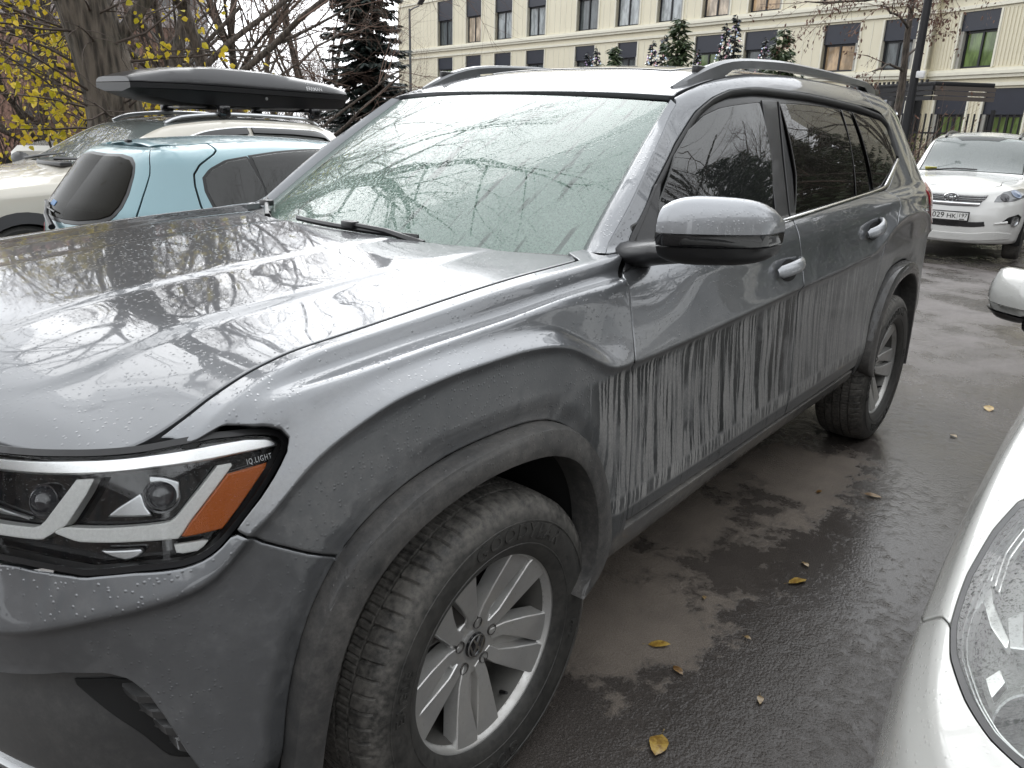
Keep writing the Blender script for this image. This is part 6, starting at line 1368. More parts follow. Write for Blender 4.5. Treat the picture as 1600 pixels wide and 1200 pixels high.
for u, v in ((-1.7, .6), (-1.7, -.6), (-.8, .6)): c = rotc@Vector((u, v, 1.45)); MB().box((.3+c.x, .2+c.y, 1.45), (.28, .28, 2.9), rot=rotc, bev=.01).build('post', M_fence, cn)
# steel fence
fa, fb = np.array([-20.6, -6.2]), np.array([-18.4, 3.2]); fn = tag(empty('steel_fence', (fa[0], fa[1], -.22)), 'black vertical-bar steel fence behind the white SUV', 'fence'); fd = fb-fa; FL = np.hypot(*fd); fd = fd/FL
nb_ = int(FL/.135); bm_ = MB().box((0, 0, 1.12), (.036, .036, 2.05)); b0 = bm_.build('bar', M_fence, fn, smooth=False); b0.location = (0, 0, 0)
for k in range(1, nb_):
    c = b0.copy(); col.objects.link(c); c.parent = fn; c.location = (fd[0]*k*.135, fd[1]*k*.135, 0)
for z_ in (.25, 1.72):
    MB().box((fd[0]*FL/2, fd[1]*FL/2, z_), (FL, .035, .04), rz=math.atan2(fd[1], fd[0])).build('rail', M_fence, fn, smooth=False)
for k in range(5): MB().box((fd[0]*FL*k/4, fd[1]*FL*k/4, 1.1), (.07, .07, 2.25), rz=math.atan2(fd[1], fd[0])).build('post', M_fence, fn, smooth=False)
# low dark fence at the far left
f2 = tag(empty('board_fence', (-4, -30, float(gz(-4, -30)))), 'low dark fence behind the white van at the far left', 'fence')
for k in range(14): MB().box((-k*1.0, -.2*k, .6), (.96, .05, 1.2), rz=.2).build('board', simple('dark_board', (.018, .018, .02), .7), f2, smooth=False)
# dried-leaf tree by the lamp pole
sk = Skel(77); P = crom(np.array([(0, 0, -.2), (.02, 0, 1.2), (-.05, .05, 2.4), (.05, .0, 4.0), (.1, .1, 6.0)]), 6); sk.add(P, np.linspace(.13, .03, len(P)))
for q in range(15):
    z_ = sk.r.uniform(2.2, 5.6); i = np.argmin(abs(P[:, 2]-z_)); a = sk.r.uniform(0, 6.28); sk.grow(P[i], np.array([math.cos(a), math.sin(a), .35]), sk.r.uniform(1.2, 2.4), .03, 1, 3, wig=.15, ratio=.6, kids=(4, 6), ang=(.4, .9), seg=8, grav=.03)
for q in range(9):
    a = sk.r.uniform(0, 6.28); sk.grow(P[3], np.array([math.cos(a), math.sin(a), 1.0]), sk.r.uniform(1.5, 2.6), .012, 2, 3, wig=.08, kids=(3, 5), seg=8)
rr = np.random.default_rng(8); tp_ = [q for q, d in sk.tips]; idx = rr.integers(0, len(tp_), 2300); v, f = leaf_cloud([tp_[i]+rr.normal(0, .05, 3) for i in idx], .075, rr, 'oval', .9)
tree_obj('maple_tree', sk, M_bark2, M_twig_red, (-17.3, -2.95, float(gz(-17.3, -2.95))), 0, (v, f, M_bleaf), 8, 'tree hung with dry brown leaves in front of the canopy')
# ---------------------------------------------------------------- neighbouring cars
def body_paint(name, c, dirt=.12, metal=.0, rough=.25, specks=0.0, beads=.3):
    t = NT(bpy.data.materials.new(name)); o = t.obj(); x, y, z = t.sep(o)
    n = t.noise(o, 3, 5, .6); f = t.math('MULTIPLY', t.math('MULTIPLY', t.map(n, .4, .7), t.map(z, 1.2, .3, .3, 1)), dirt)
    if specks:
        sp = t.map(t.voro(o, 170), .16, .10, 0, 1); k = t.map(t.noise(o, 9, 3), .45, .6); f = t.math('MAXIMUM', f, t.math('MULTIPLY', t.math('MULTIPLY', sp, k), specks))
    cc = t.mix(f, c, (.13, .12, .10)); b = t.bsdf(base_color=cc, roughness=t.mixf(f, rough, .7), metallic=metal, coat_weight=t.mixf(f, .9, .3), coat_roughness=.05)
    if beads: h = droplets(t, o, 130, beads); t.set(b.inputs['Coat Normal'], t.bump(h, .25, .004)); t.set(b.inputs['Normal'], t.bump(h, .15, .004))
    return t.done(b)
M_blue = body_paint('light_blue_metallic', (.15, .255, .285), .10, .3, .35); M_cream = body_paint('cream_white_paint', (.56, .53, .46), .10); M_white = body_paint('white_paint', (.66, .66, .64), .10); M_white2 = body_paint('white_paint_specked', (.45, .45, .43), .10, specks=.4)
M_glassd = glass('car_glass', (.16, .18, .16), 1.6, beads=.2, bead_scale=150, bstr=.1, film=.02, film_col=(.5, .55, .5)); M_wsg = glass('car_windshield', (.30, .36, .34), 1.8, beads=.3, bead_scale=150, bstr=.1, film=.25, film_col=(.55, .62, .60))
M_lampin = simple('lamp_bowl', (.55, .56, .57), .25, .9, noise=.3, nscale=25); M_grey = simple('grey_plastic', (.06, .06, .062), .6)
def wheel2(root, x, y, z, r, w_=.21, n=7):
    t = bpy.data.objects.new('wheel', None); link(t, root); t.location = (x, y, z); t.rotation_euler = (0, .3*x, 0 if y > 0 else math.pi)
    h = w_/2; MB().lathe([(r*.62, -h*.8), (r*.72, -h), (r*.9, -h), (r*.985, -h*.8), (r, -h*.4), (r, h*.4), (r*.985, h*.8), (r*.9, h), (r*.72, h), (r*.62, h*.8)], 48, 'y').build('tyre', M_tyre, t)
    mb = MB().lathe([(r*.52, -h*.6), (r*.58, h*.6), (r*.64, h*.82), (r*.60, h*.6)], 40, 'y')
    for k in range(n):
        a = 2*math.pi*k/n; mb.box((r*.34*math.cos(a), h*.55, r*.34*math.sin(a)), (r*.52, .03, r*.15), rot=Matrix.Rotation(-a, 3, 'Y'), bev=.008)
    mb.lathe([(0, h*.66), (r*.14, h*.64), (r*.17, h*.45)], 20, 'y'); mb.build('rim', M_alloy, t); MB().lathe([(0, -h*.2), (r*.58, -h*.2)], 24, 'y').build('hub_back', M_dark, t)
def base_car(name, C, loc, rz, paint, label, group, x_cowl, x_head, x_rear, crown=.03, wheel_r=.31, side_cut=None, wsmat=None, roofmat=None, lower=M_dark):
    root = tag(empty(name, loc, rz), label, 'car', group); S = C.S; A_ = C.A
    ar = [C.arch_poly(cx, cz, r) for cx, cz, r in C.arches]
    cap = C.cap(crown)
    panel('hood', cap, C.cap_poly(x_cowl, float(C.edge[-1, 0])-.01, 0, c0=.10, c1=.06), paint, root, step=.06, gap=.004)
    panel('windshield', cap, C.cap_poly(x_head, x_cowl-.03, .012, c0=.06, c1=.10), wsmat or M_wsg, root, step=.06, gap=.004, off=-.004)
    panel('roof', cap, C.cap_poly(x_rear, x_head, 0, c0=.0, c1=.06), roofmat or paint, root, step=.06, gap=.004)
    MB().box((-1.3, 0, .32), (C.A[-1]*0+3.7, 1.3, .2), bev=.05).build('underbody', M_dark, root)
    MB().box((-1.7, 0, .62), (1.9, 1.3, .3), bev=.05).build('cabin_floor', M_interior, root)
    for y in (.33, -.33):
        for x in (-1.35, -2.15): s_ = MB().box((x-.25, y, .85), (.16, .46, .62), bev=.06).build('seat', M_interior_trim, root); MB().box((x-.29, y, 1.22), (.10, .26, .16), bev=.04).build('headrest', M_interior_trim, s_)
    MB().box((x_cowl-.22, 0, .86), (.40, 1.3, .14), bev=.04).build('dashboard', M_interior, root)
    for (cx, cz, r) in C.arches:
        for s_ in (1, -1):
            wy = float(C.S.pos(cx, .5)[1])-.115; wheel2(root, cx, s_*wy, wheel_r, wheel_r)
            n = 20; th = np.linspace(-.3, math.pi+.3, n); V = np.vstack([np.c_[cx+q*r*1.01*np.cos(th), np.full(n, s_*yy), cz+q*r*1.01*np.sin(th)] for q, yy in ((1, wy+.10), (1, wy-.2), (.2, wy-.2))])
            MB().add(V, [(a*n+k, a*n+k+1, (a+1)*n+k+1, (a+1)*n+k) for a in range(2) for k in range(n-1)]).build('wheel_liner', M_dark, root)
    return root, S, cap, ar
def side_poly(C, ar, a_front, a_rear, vtop_pts, vb=.06):
    """outline of the whole body side between two ends, with both wheel openings, top given as list of (a,v) front->rear"""
    f, r = ar; ff = [q for q in f if q[1] > vb]; rr = [q for q in r if q[1] > vb]
    return [(a_front, vb)]+ff+[(f[-1][0]-.02, vb)]+[(r[0][0]+.02, vb)]+rr+[(a_rear, vb)]+vtop_pts[::-1]
# ---- light blue hatchback, its tail towards us
C = BLUE; bl_, S, cap, ar = base_car('hatchback', C, BLUE_LOC, BLUE_RZ, M_blue, 'light blue hatchback parked between the grey SUV and the cream SUV', None, -.50, -1.2, -2.60, .02, .285, wsmat=M_wsg)
amin, amax = float(C.A[0]), float(C.A[-1])
hg = [(-2.99, 1.33), (-2.965, 1.25), (-2.93, 1.17), (-2.905, 1.09), (-2.90, 1.03), (-2.935, .879), (-2.962, .717), (-2.97, .60), (-2.97, .45)]
gl = [(-3.334, 1.15), (-3.18, 1.125), (-3.10, 1.08), (-3.075, 1.02), (-3.071, .888), (-3.09, .79), (-3.13, .725), (-3.214, .693), (-3.40, .665)]
# side: belt line bounds the windows; door shut line splits rear quarter and doors
dg = [(-2.352, 1.212), (-2.386, 1.176), (-2.516, 1.091), (-2.57, 1.023), (-2.581, .939), (-2.577, .799), (-2.56, .70), (-2.50, .62), (-2.45, .53)]
quarter = [(-2.352, 1.33)]+dg+[(a, v) for a, v in ar[1] if a < -2.47 and v > .06]+[(-2.93, .06), (-2.97, .30), (-2.97, .45)]+hg[::-1][1:]
panel('rear_quarter', S, quarter, M_blue, bl_, mirror=True, step=.04, gap=.012)
qw = [(-2.505, .992), (-2.452, 1.046), (-2.323, 1.107), (-2.18, 1.13), (-2.135, .92), (-2.155, .765), (-2.49, .775), (-2.514, .90)]
w2 = [(-2.145, 1.138), (-1.95, 1.165), (-1.68, 1.19), (-1.4, 1.20), (-1.1, 1.17), (-.75, .92), (-.62, .765), (-2.12, .765)]
fr_ = [(-2.036, 1.33), (-1.15, 1.33), (-.55, 1.33), (-.55, .80)]
doors = [(-2.352, 1.33)]+dg+[q for q in ar[1] if q[0] > -2.43 and q[1] > .06][::-1]+[(-2.05, .06), (-.40, .06)]+[q for q in ar[0][::-1] if q[1] > .06]+[(amax, .06), (amax, .70), (amax, 1.33), (.5, 1.33), (-.45, 1.33), (-1.2, 1.33)]
panel('body_side', S, doors, M_blue, bl_, mirror=True, step=.04, gap=.012)
panel('body_structure', S, [(-2.3, 1.28), (-3.02, 1.28), (-3.02, 1.0), (-3.05, .6), (-2.9, .55), (-2.4, .58), (-2.2, .62), (-2.5, .72), (-2.54, .95), (-2.45, 1.08), (-2.3, 1.15)], M_dark, bl_, mirror=True, step=.08, off=-.02, gap=0)
for nm, pl in (('rear_side_window', qw), ('side_window', w2)):
    panel(nm, S, pl, M_glassd, bl_, mirror=True, step=.05, off=.004, gap=.004, flange=.004)
    r1 = offset_poly(resample(np.array(pl), .03, True), -.018); panel('window_seal', S, [tuple(q) for q in r1], M_rubber, bl_, mirror=True, step=.06, off=.0015, gap=0, flange=.004)
hatch = hg+[(-2.97, .30), (amin, .30), (amin, 1.33)]
panel('tailgate', S, hatch, M_blue, bl_, mirror=True, step=.035, gap=.012, ctr=(amin,))
panel('rear_screen', S, gl+[(amin, .66), (amin, 1.14)], glass('painted_reflection_screen', (.05, .045, .035), 1.14, beads=.2, bead_scale=150, bstr=.08, film=.10, film_col=(.11, .10, .075)), bl_, mirror=True, step=.05, off=.006, gap=.0, flange=.006, ctr=(amin,))  # brown colour stands in for dark trees mirrored in the screen
gs = offset_poly(resample(np.array(gl+[(amin, .66), (amin, 1.14)]), .03, True), -.03); gs[:, 0] = np.maximum(gs[:, 0], amin); panel('screen_seal', S, [tuple(q) for q in gs], M_black, bl_, mirror=True, step=.06, off=.002, gap=0, flange=.004, ctr=(amin,))
panel('rear_bumper', S, [(-2.97, .28), (-2.94, .06), (amin, .06), (amin, .28)], M_blue, bl_, mirror=True, step=.05, gap=.01, ctr=(amin,))
# spoiler lip, wiper, washer jet
wp_ = MB().tube([S.pos(-3.52, .60, .03), S.pos(-3.4, .66, .03), S.pos(-3.26, .75, .02)], [.020, .014, .008], 8).build('rear_wiper', M_black, bl_)
MB().tube([S.pos(-3.50, .70, .02), S.pos(-3.35, .715, .02), S.pos(-3.2, .745, .02)], .006, 6).build('wiper_blade', M_black, wp_)
panel('tail_lamp', S, [(-2.99, .62), (-3.10, .58), (-3.10, .40), (-2.99, .40)], M_red, bl_, mirror=True, step=.04, off=.006)
MB().box((-2.60, 0, 1.345), (.03, .05, .02), bev=.006).build('washer_jet', M_black, bl_)
panel('blue_sticker', S, [(-3.42, .74), (-3.32, .745), (-3.32, .78), (-3.42, .775)], simple('blue_sticker', (.04, .13, .28), .5), bl_, mirror=False, step=.05, off=.009, gap=0, flange=.002)
# ---- cream SUV with the roof box
C = CREAM; cr_, S, cap, ar = base_car('crossover', C, CREAM_LOC, CREAM_RZ, M_cream, 'cream-white SUV with a black roof box parked beyond the blue hatchback', None, -.55, -1.45, -3.0, .035, .345, roofmat=simple('dark_roof', (.10, .105, .10), .12, coat=.6))
amin, amax = float(C.A[0])+.01, float(C.A[-1])-.01
sd = side_poly(C, ar, .55, -3.3, [(.55, 1.33), (-.50, 1.33), (-1.45, 1.33), (-3.3, 1.33)])
panel('body_side', S, [(.55, .06)]+[q for q in ar[0] if q[1] > .06]+[(-.42, .06), (-2.2, .06)]+[q for q in ar[1] if q[1] > .06]+[(-3.3, .06), (-3.3, 1.33), (-1.45, 1.33), (-.50, 1.33), (.55, 1.33)], M_cream, cr_, mirror=True, step=.04, gap=.006)
panel('front_bumper', S, [(.55, .06), (amax, .06), (amax, .62), (.55, .62)], M_cream, cr_, mirror=True, step=.05, gap=.006, ctr=(amax,)); panel('front_fender_top', S, [(.55, .62), (amax, .62), (amax, 1.33), (.55, 1.33)], M_cream, cr_, mirror=True, step=.05, gap=.006)
panel('tailgate', S, [(-3.3, .06), (-3.3, 1.33), (amin, 1.33), (amin, .06)], M_cream, cr_, mirror=True, step=.06, gap=.006)
panel('headlamp', S, [(.42, .64), (.30, .72), (.62, .86), (1.0, .90), (1.1, .72), (.8, .60)], M_lampin, cr_, mirror=True, step=.05, off=.006)
panel('grille', S, [(1.15, .50), (amax, .50), (amax, .85), (1.15, .85)], M_gloss_black, cr_, mirror=True, step=.05, off=.006)
win1 = [(-.92, .77), (-1.20, .96), (-1.424, 1.061), (-1.659, 1.133), (-1.923, 1.16), (-2.13, 1.172), (-2.11, .77)]; win2 = [(-2.18, 1.172), (-2.639, 1.162), (-3.05, 1.13), (-3.2, 1.0), (-3.0, .77), (-2.17, .77)]
for pl in (win1, win2):
    panel('side_window', S, pl, M_glassd, cr_, mirror=True, step=.06, off=.004, gap=.006, flange=.004)
    # dark rain visor along the top of each window
up = resample(np.array(win1[1:6]), .05); dn = up-[0, .075]; strip_surf('rain_visor', S, up, dn, M_gloss_black, cr_, off=(.012, .022), mirror=True); up2 = resample(np.array(win2[:4]), .05); strip_surf('rain_visor', S, up2, up2-[0, .065], M_gloss_black, cr_, off=(.012, .022), mirror=True)
cu = resample(crom(np.array([(-1.0, .84)]+win1[1:6]+win2[:4]), 5), .05); strip_surf('window_chrome', S, cu+[0, .018], cu+[0, .002], M_chrome, cr_, off=(.004, .006), mirror=True)
for rear in (0, 1):
    cx, cz, r = C.arches[rear]; th = np.linspace(-.3, math.pi+.3, 24)
    for s_ in (1, -1):
        a_i = np.array([(cx+r*.96*math.cos(t), C.v_at(cx+r*.96*math.cos(t), cz+r*.96*math.sin(t))) for t in th]); a_o = np.array([(cx+(r+.07)*math.cos(t), C.v_at(cx+(r+.07)*math.cos(t), cz+(r+.07)*math.sin(t))) for t in th])
        V = np.vstack([S.pos(a_o[:, 0], a_o[:, 1], .002), S.pos(a_o[:, 0], a_o[:, 1], .014), S.pos(a_i[:, 0], a_i[:, 1], .016), S.pos(a_i[:, 0], a_i[:, 1], -.05)])*[1, s_, 1]
        MB().add(V, [(q*24+k, q*24+k+1, (q+1)*24+k+1, (q+1)*24+k) for q in range(3) for k in range(23)]).build('arch_trim', M_grey, cr_)
def rails(root, cap, x0, x1, y, h, mat):
    for s_ in (1, -1):
        xs_ = np.linspace(x0, x1, 22); t = np.linspace(0, 1, 22); hh = h*np.clip(np.minimum(t, 1-t)/.10, 0, 1)**.6
        P = np.array([(x, s_*y, float(cap.pos(x, y)[2])+q+.004) for x, q in zip(xs_, hh)]); MB().tube(P, .019, 8).build('roof_rail', mat, root)
rails(cr_, cap, -1.42, -3.1, .50, .035, M_silver)
for s_, a in ((1, -.55), (-1, -.55)):
    mb = MB().tube([(-.72, s_*.92, 1.02), (-.72, s_*1.0, 1.06), (-.74, s_*1.05, 1.08), (-.75, s_*1.10, 1.08), (-.76, s_*1.14, 1.075)], [.03, .06, .085, .08, .04], 12, flat=.8); mb.build('door_mirror', M_black, cr_)
wv = [(-.56, .30, .0), (-.62, -.2, .02), (-.60, -.5, .02)]
for y0, y1 in ((.10, .62), (-.55, .02)):
    q = [np.array([x, y, float(cap.pos(x, y)[2])+.016]) for x, y in ((-.60, y0), (-.66, (y0+y1)/2), (-.72, y1))]; w_ = MB().tube(q, [.016, .012, .007], 6).build('wiper', M_black, cr_)
MB().box((-.53, .25, float(cap.pos(-.53, .25)[2])+.012), (.10, .5, .035), bev=.012).build('cowl_cover', M_black, cr_)
# ---- roof box on its bars
def bars():
    for x in (-3.2, -4.25):
        rk = tag(empty('roof_rack', (x, CREAM_LOC[1], CREAM_LOC[2]-.075)), 'black roof rack bar %s under the roof box' % ('nearest the windshield' if x > -4 else 'nearest the tail'), 'roof rack', 'roof rack bars on the cream SUV')
        MB().tube([(0, -.62, 1.665), (0, .62, 1.665)], .022, 8, flat=.6).build('crossbar', M_black, rk)
        for y in (.53, -.53): f = MB().box((0, y, 1.642), (.13, .075, .115), bev=.03).build('foot', M_gloss_black, rk); tv, tf = text_mesh('THULE', .022, .0008); MB().add(np.c_[tv[:, 0]*-1 if y < 0 else tv[:, 0]*-1, np.full(len(tv), y+(.038 if y > 0 else -.038)), 1.625+tv[:, 1]], tf).build('lettering', simple('white_print', (.8, .8, .8), .5), f)
bars()
def roof_box():
    rt = tag(empty('roof_box', (-3.52, CREAM_LOC[1]+.06, CREAM_LOC[2]+1.615)), 'long glossy black roof box on top of the cream SUV', 'roof box')
    n = 26; xs_ = np.linspace(1.12, -1.24, n); t = np.linspace(0, 1, n)
    hw = .40*np.interp(t, [0, .04, .14, .3, .9, .97, 1], [.80, .86, .95, 1, 1, .98, .95]); top = np.interp(t, [0, .05, .18, .35, .6, .9, .96, 1], [.225, .26, .325, .355, .345, .275, .245, .22]); rim = np.interp(t, [0, .2, 1], [.18, .185, .155]); bot = np.interp(t, [0, .05, .2, .35, .8, .97, 1], [.10, .06, .0, -.015, -.02, -.01, .02])
    def loft(sec, name, mat):
        m = len(sec(0)); V = [p_ for i in range(n) for p_ in sec(i)]; F = [(i*m+k, i*m+(k+1) % m, (i+1)*m+(k+1) % m, (i+1)*m+k) for i in range(n-1) for k in range(m)]+[tuple(range(m)), tuple(range((n-1)*m, n*m))]
        return MB().add(V, F).build(name, mat, rt, angle=32)
    lid = loft(lambda i: [(xs_[i], sg*hw[i]*f, rim[i]+(top[i]-rim[i])*g) for sg, fs in ((1, ((1, 0), (1.0, .12), (.93, .55), (.80, .86), (.55, .98), (.2, 1.0))), (-1, ((.2, 1.0), (.55, .98), (.80, .86), (.93, .55), (1, .12), (1, 0)))) for f, g in fs], 'lid', simple('black_box_shell', (.016, .016, .018), .28, coat=.5, noise=.2, nscale=6))
    loft(lambda i: [(xs_[i], sg*hw[i]*f, z) for sg, fs in ((1, ((.55, bot[i]), (.86, bot[i]+.02), (.97, rim[i]-.055), (1.025, rim[i]-.05), (1.025, rim[i]-.006))), (-1, ((1.025, rim[i]-.006), (1.025, rim[i]-.05), (.97, rim[i]-.055), (.86, bot[i]+.02), (.55, bot[i])))) for f, z in fs], 'base', simple('black_box_base', (.010, .010, .011), .4, noise=.2, nscale=6))
    i_ = 22; wt = simple('white_print', (.8, .8, .8), .5)
    for s_, y0 in ((1, 1),):
        for txt, x, z, sz in (('SAM', -.70, .232, .052), ('FARMAN', -.80, .198, .050)):
            tv, tf = text_mesh(txt, sz, .0006, .0015); MB().add(np.c_[x-tv[:, 0], .404-np.clip((z+tv[:, 1]-.165)/.10, 0, 1)**1.5*.055, z+tv[:, 1]], tf).build('lettering', wt, lid)
    for x in (-.20,): MB().lathe([(0, .006), (.014, .005), (.016, 0)], 16, 'y', (x, hw[14]*1.03, rim[14]-.09)).build('lock', M_silver, lid)
    for x in (.35, -.2, -.75): MB().box((x, 0, .0), (.05, .5, .05), bev=.01).build('clamp', M_black, rt)
roof_box()
# ---- white SUV facing us
C = WSUV; ws_, S, cap, ar = base_car('crossover', C, WSUV_LOC, WSUV_RZ, M_white, 'white SUV facing us with a numbered plate, parked beyond the grey SUV', None, -.56, -1.42, -3.0, .05, .35)
amin, amax = float(C.A[0]), float(C.A[-1])
LMP = [(.945, .73), (.90, .96), (.80, 1.11), (.60, 1.12), (.22, .96), (.16, .86), (.42, .70), (.70, .70)]
panel('body_side', S, [(.15, .06)]+[q for q in ar[0] if q[1] > .06 and q[0] < .15]+[(-.42, .06), (-2.2, .06)]+[q for q in ar[1] if q[1] > .06]+[(-3.3, .06), (-3.3, 1.33), (-1.42, 1.33), (-.50, 1.33), (.15, 1.33)], M_white, ws_, mirror=True, step=.05, gap=.006)
panel('front_bumper', S, [q for q in ar[0] if q[0] >= .15 and q[1] > .06][::1]+[(.15, .62), (.15, 1.33), (amax, 1.33), (amax, .06), (.42, .06)], M_white, ws_, mirror=True, step=.04, gap=.0, ctr=(amax,))
panel('tailgate', S, [(-3.3, .06), (-3.3, 1.33), (amin, 1.33), (amin, .06)], M_white, ws_, mirror=True, step=.06, gap=.006)
hl_a, hl_b = panel('headlamp', S, LMP, simple('grey_lamp_bowl', (.22, .225, .23), .2, .6, noise=.4, nscale=20), ws_, mirror=True, step=.04, off=.004)
for o_, s_ in ((hl_a, 1), (hl_b, -1)):
    for a, v, r, mt in ((.79, .86, .048, M_proj), (.56, .90, .062, simple('blue_tint_lens', (.10, .14, .22), .05, coat=1))):
        c = S.pos(a, v, .006); nn = S.nor(a, v); c[1] *= s_; nn[1] *= s_; q = Vector(nn).to_track_quat('Y', 'Z').to_matrix(); mb = MB().lathe([(0, .012), (r*.6, .010), (r, .002), (r*1.15, .004), (r*1.2, 0)], 20, 'y'); mb.xf(lambda p_: tuple(q@Vector(p_)+Vector(c))); mb.build('lamp_lens', mt, o_)
panel('grille', S, [(1.015, 1.05), (1.04, .89), (1.116, .67), (amax, .655), (amax, 1.05), (1.3, 1.05)], M_gloss_black, ws_, mirror=True, step=.04, off=.004, gap=0, ctr=(amax,))
for k, (v, a0) in enumerate(((.70, 1.11), (.795, 1.075), (.89, 1.045), (.985, 1.03))):
    a_ = np.linspace(a0, amax, 14); strip_surf('grille_bar', S, np.c_[a_, np.full(14, v-.02)], np.c_[a_, np.full(14, v+.02)], M_chrome, ws_, off=(.016, .020), mirror=True, thick=.01)
panel('lower_intake', S, [(1.02, .44), (1.0, .35), (amax, .34), (amax, .44)], M_gloss_black, ws_, mirror=True, step=.05, off=.004, gap=0, ctr=(amax,))
panel('lower_lip', S, [(.62, .14), (amax, .12), (amax, .23), (.95, .24), (.62, .20)], M_white, ws_, mirror=True, step=.05, off=.012, gap=0, ctr=(amax,))
for s_ in (1, -1):
    c = S.pos(.63, .385, .004)*[1, s_, 1]; nn = S.nor(.63, .385)*[1, s_, 1]; q = Vector(nn).to_track_quat('Y', 'Z').to_matrix()
    mb = MB().lathe([(.062, 0), (.066, .02), (.052, .022), (.045, .008)], 24, 'y'); mb.xf(lambda p_: tuple(q@Vector(p_)+Vector(c))); fo = mb.build('fog_lamp', M_silver, ws_)
    mb = MB().lathe([(0, .012), (.03, .01), (.046, .006)], 20, 'y'); mb.xf(lambda p_: tuple(q@Vector(p_)+Vector(c))); mb.build('lens', M_lampin, fo)
    MB().tube([S.pos(.74, .385, .012)*[1, s_, 1], S.pos(.90, .38, .012)*[1, s_, 1]], [.018, .008], 8).build('fog_lamp_bar', M_white, fo)
    panel('fog_pocket', S, [(.52, .32), (.73, .35), (.81, .395), (.73, .47), (.57, .49), (.49, .43)], M_dark, ws_, step=.05, off=.002, gap=0) if s_ > 0 else None
    mb = MB().tube([(-.72, s_*.90, 1.04), (-.70, s_*.98, 1.09), (-.71, s_*1.06, 1.11), (-.73, s_*1.12, 1.10)], [.025, .07, .085, .04], 12, flat=.9); mb.build('door_mirror', M_white if s_ > 0 else M_black, ws_)
panel('side_window', S, [(-.80, .78), (-1.1, 1.0), (-1.35, 1.10), (-2.9, 1.10), (-3.1, .78)], M_glassd, ws_, mirror=True, step=.06, off=.004)
pl = MB().box((.885, 0, .607), (.014, .535, .128), bev=.004).build('number_plate', M_black, ws_); MB().box((.893, 0, .607), (.004, .50, .098)).build('plate_face', simple('plate_white', (.72, .72, .70), .35), pl, smooth=False)
for txt, y, z, sz in (('O', -.212, .605, .088), ('029', -.105, .609, .100), ('HK', .055, .604, .085), ('197', .190, .617, .072)):
    tv, tf = text_mesh(txt, sz, .0008, .0006, spacing=1.0); MB().add(np.c_[.896+tv[:, 2]*0+.0006, y+tv[:, 0], z+tv[:, 1]], tf).build('lettering', simple('plate_black', (.01, .01, .01), .5), pl)
MB().box((.8958, .128, .607), (.001, .003, .098)).build('divider', MATS['plate_black'], pl, smooth=False); MB().box((.8958, .185, .569), (.001, .06, .012)).build('region_strip', MATS['plate_black'], pl, smooth=False)
em = MB(); ec = S.pos(amax, .84, .03)
def ell(rx_, rz_, cz): return [(ec[0], rx_*math.cos(t), ec[2]+cz+rz_*math.sin(t)) for t in np.linspace(0, 2*math.pi, 33)]
for rx_, rz_, cz in ((.085, .058, 0), (.030, .056, 0), (.060, .024, .026)): em.tube(ell(rx_, rz_, cz), .009, 6, caps=False)
em.build('emblem', M_chrome, ws_)
panel('windshield_sunband', cap, [(-1.36, -.35), (-1.36, .35), (-1.24, .25), (-1.24, -.25)], M_frit, ws_, step=.08, off=-.001, gap=0, flange=.001)
MB().tube([cap.pos(-.60, -.55, .012), cap.pos(-.64, -.2, .012), cap.pos(-.62, .1, .012)], .010, 6).build('wiper', M_black, ws_)
MB().box((-.66, -.52, float(cap.pos(-.66, -.52)[2])-.0+.004), (.12, .16, .004), rot=Matrix.Rotation(-.5, 3, 'Y')).build('yellow_sticker', simple('yellow_sticker', (.6, .55, .12), .5), ws_)
rails(ws_, cap, -1.45, -3.0, .50, .03, M_black)
# ---- white car at the right edge
C = HATCH; wh_, S, cap, ar = base_car('sedan', C, HATCH_LOC, HATCH_RZ, M_white2, 'white rain-specked car cut off by the right edge of the photo', None, -.62, -1.5, -2.8, .03, .30)
amin, amax = float(C.A[0])+.01, float(C.A[-1])-.01
HL_ = HA_OUT
seam_v = HA_SEAM_V
panel('front_fender', S, [q for q in ar[0] if q[1] > .06 and q[0] < seam_v[0][0]-.02][::-1]+seam_v+[q for q in HL_TOP]+[(.40, 1.33), (-.60, 1.33), (-.60, .06), (-.40, .06)], M_white2, wh_, mirror=True, step=.03, gap=.005)
panel('front_bumper', S, [q for q in ar[0] if q[1] > .06 and q[0] >= seam_v[0][0]+.02]+seam_v+HL_BOT+[(amax, .95), (amax, .06), (.40, .06)], M_white2, wh_, mirror=True, step=.03, gap=.005)
panel('nose_panel', S, [(.655, 1.08), (amax, .95), (amax, 1.33), (.40, 1.33), (.342, 1.243), (.63, 1.193)], M_white2, wh_, mirror=True, step=.04, gap=.005)
panel('body_structure', S, [(-.58, .1), (-.58, 1.30), (amax, 1.30), (amax, .1), (.40, .1)]+[q for q in ar[0] if q[1] > .1], M_dark, wh_, mirror=True, step=.08, off=-.09, gap=0)
panel('body_side', S, [(-.60, .06), (-2.2, .06)]+[q for q in ar[1] if q[1] > .06]+[(-3.0, .06), (-3.0, 1.33), (-.60, 1.33)], M_white2, wh_, mirror=True, step=.05, gap=.006)
panel('tailgate', S, [(-3.0, .06), (-3.0, 1.33), (amin, 1.33), (amin, .06)], M_white2, wh_, mirror=True, step=.06, gap=.006)
panel('side_window', S, [(-.85, .78), (-1.2, 1.0), (-1.45, 1.10), (-2.6, 1.10), (-2.8, .78)], M_glassd, wh_, mirror=True, step=.06, off=.004)
la, lb = panel('headlamp', S, HL_, simple('lamp_shell', (.16, .165, .16), .35, noise=.3, nscale=8), wh_, mirror=True, step=.03, off=-.075, gap=0)
hlo = offset_poly(resample(np.array(HL_), .02, True), .003); hli = offset_poly(resample(np.array(HL_), .02, True), .026)
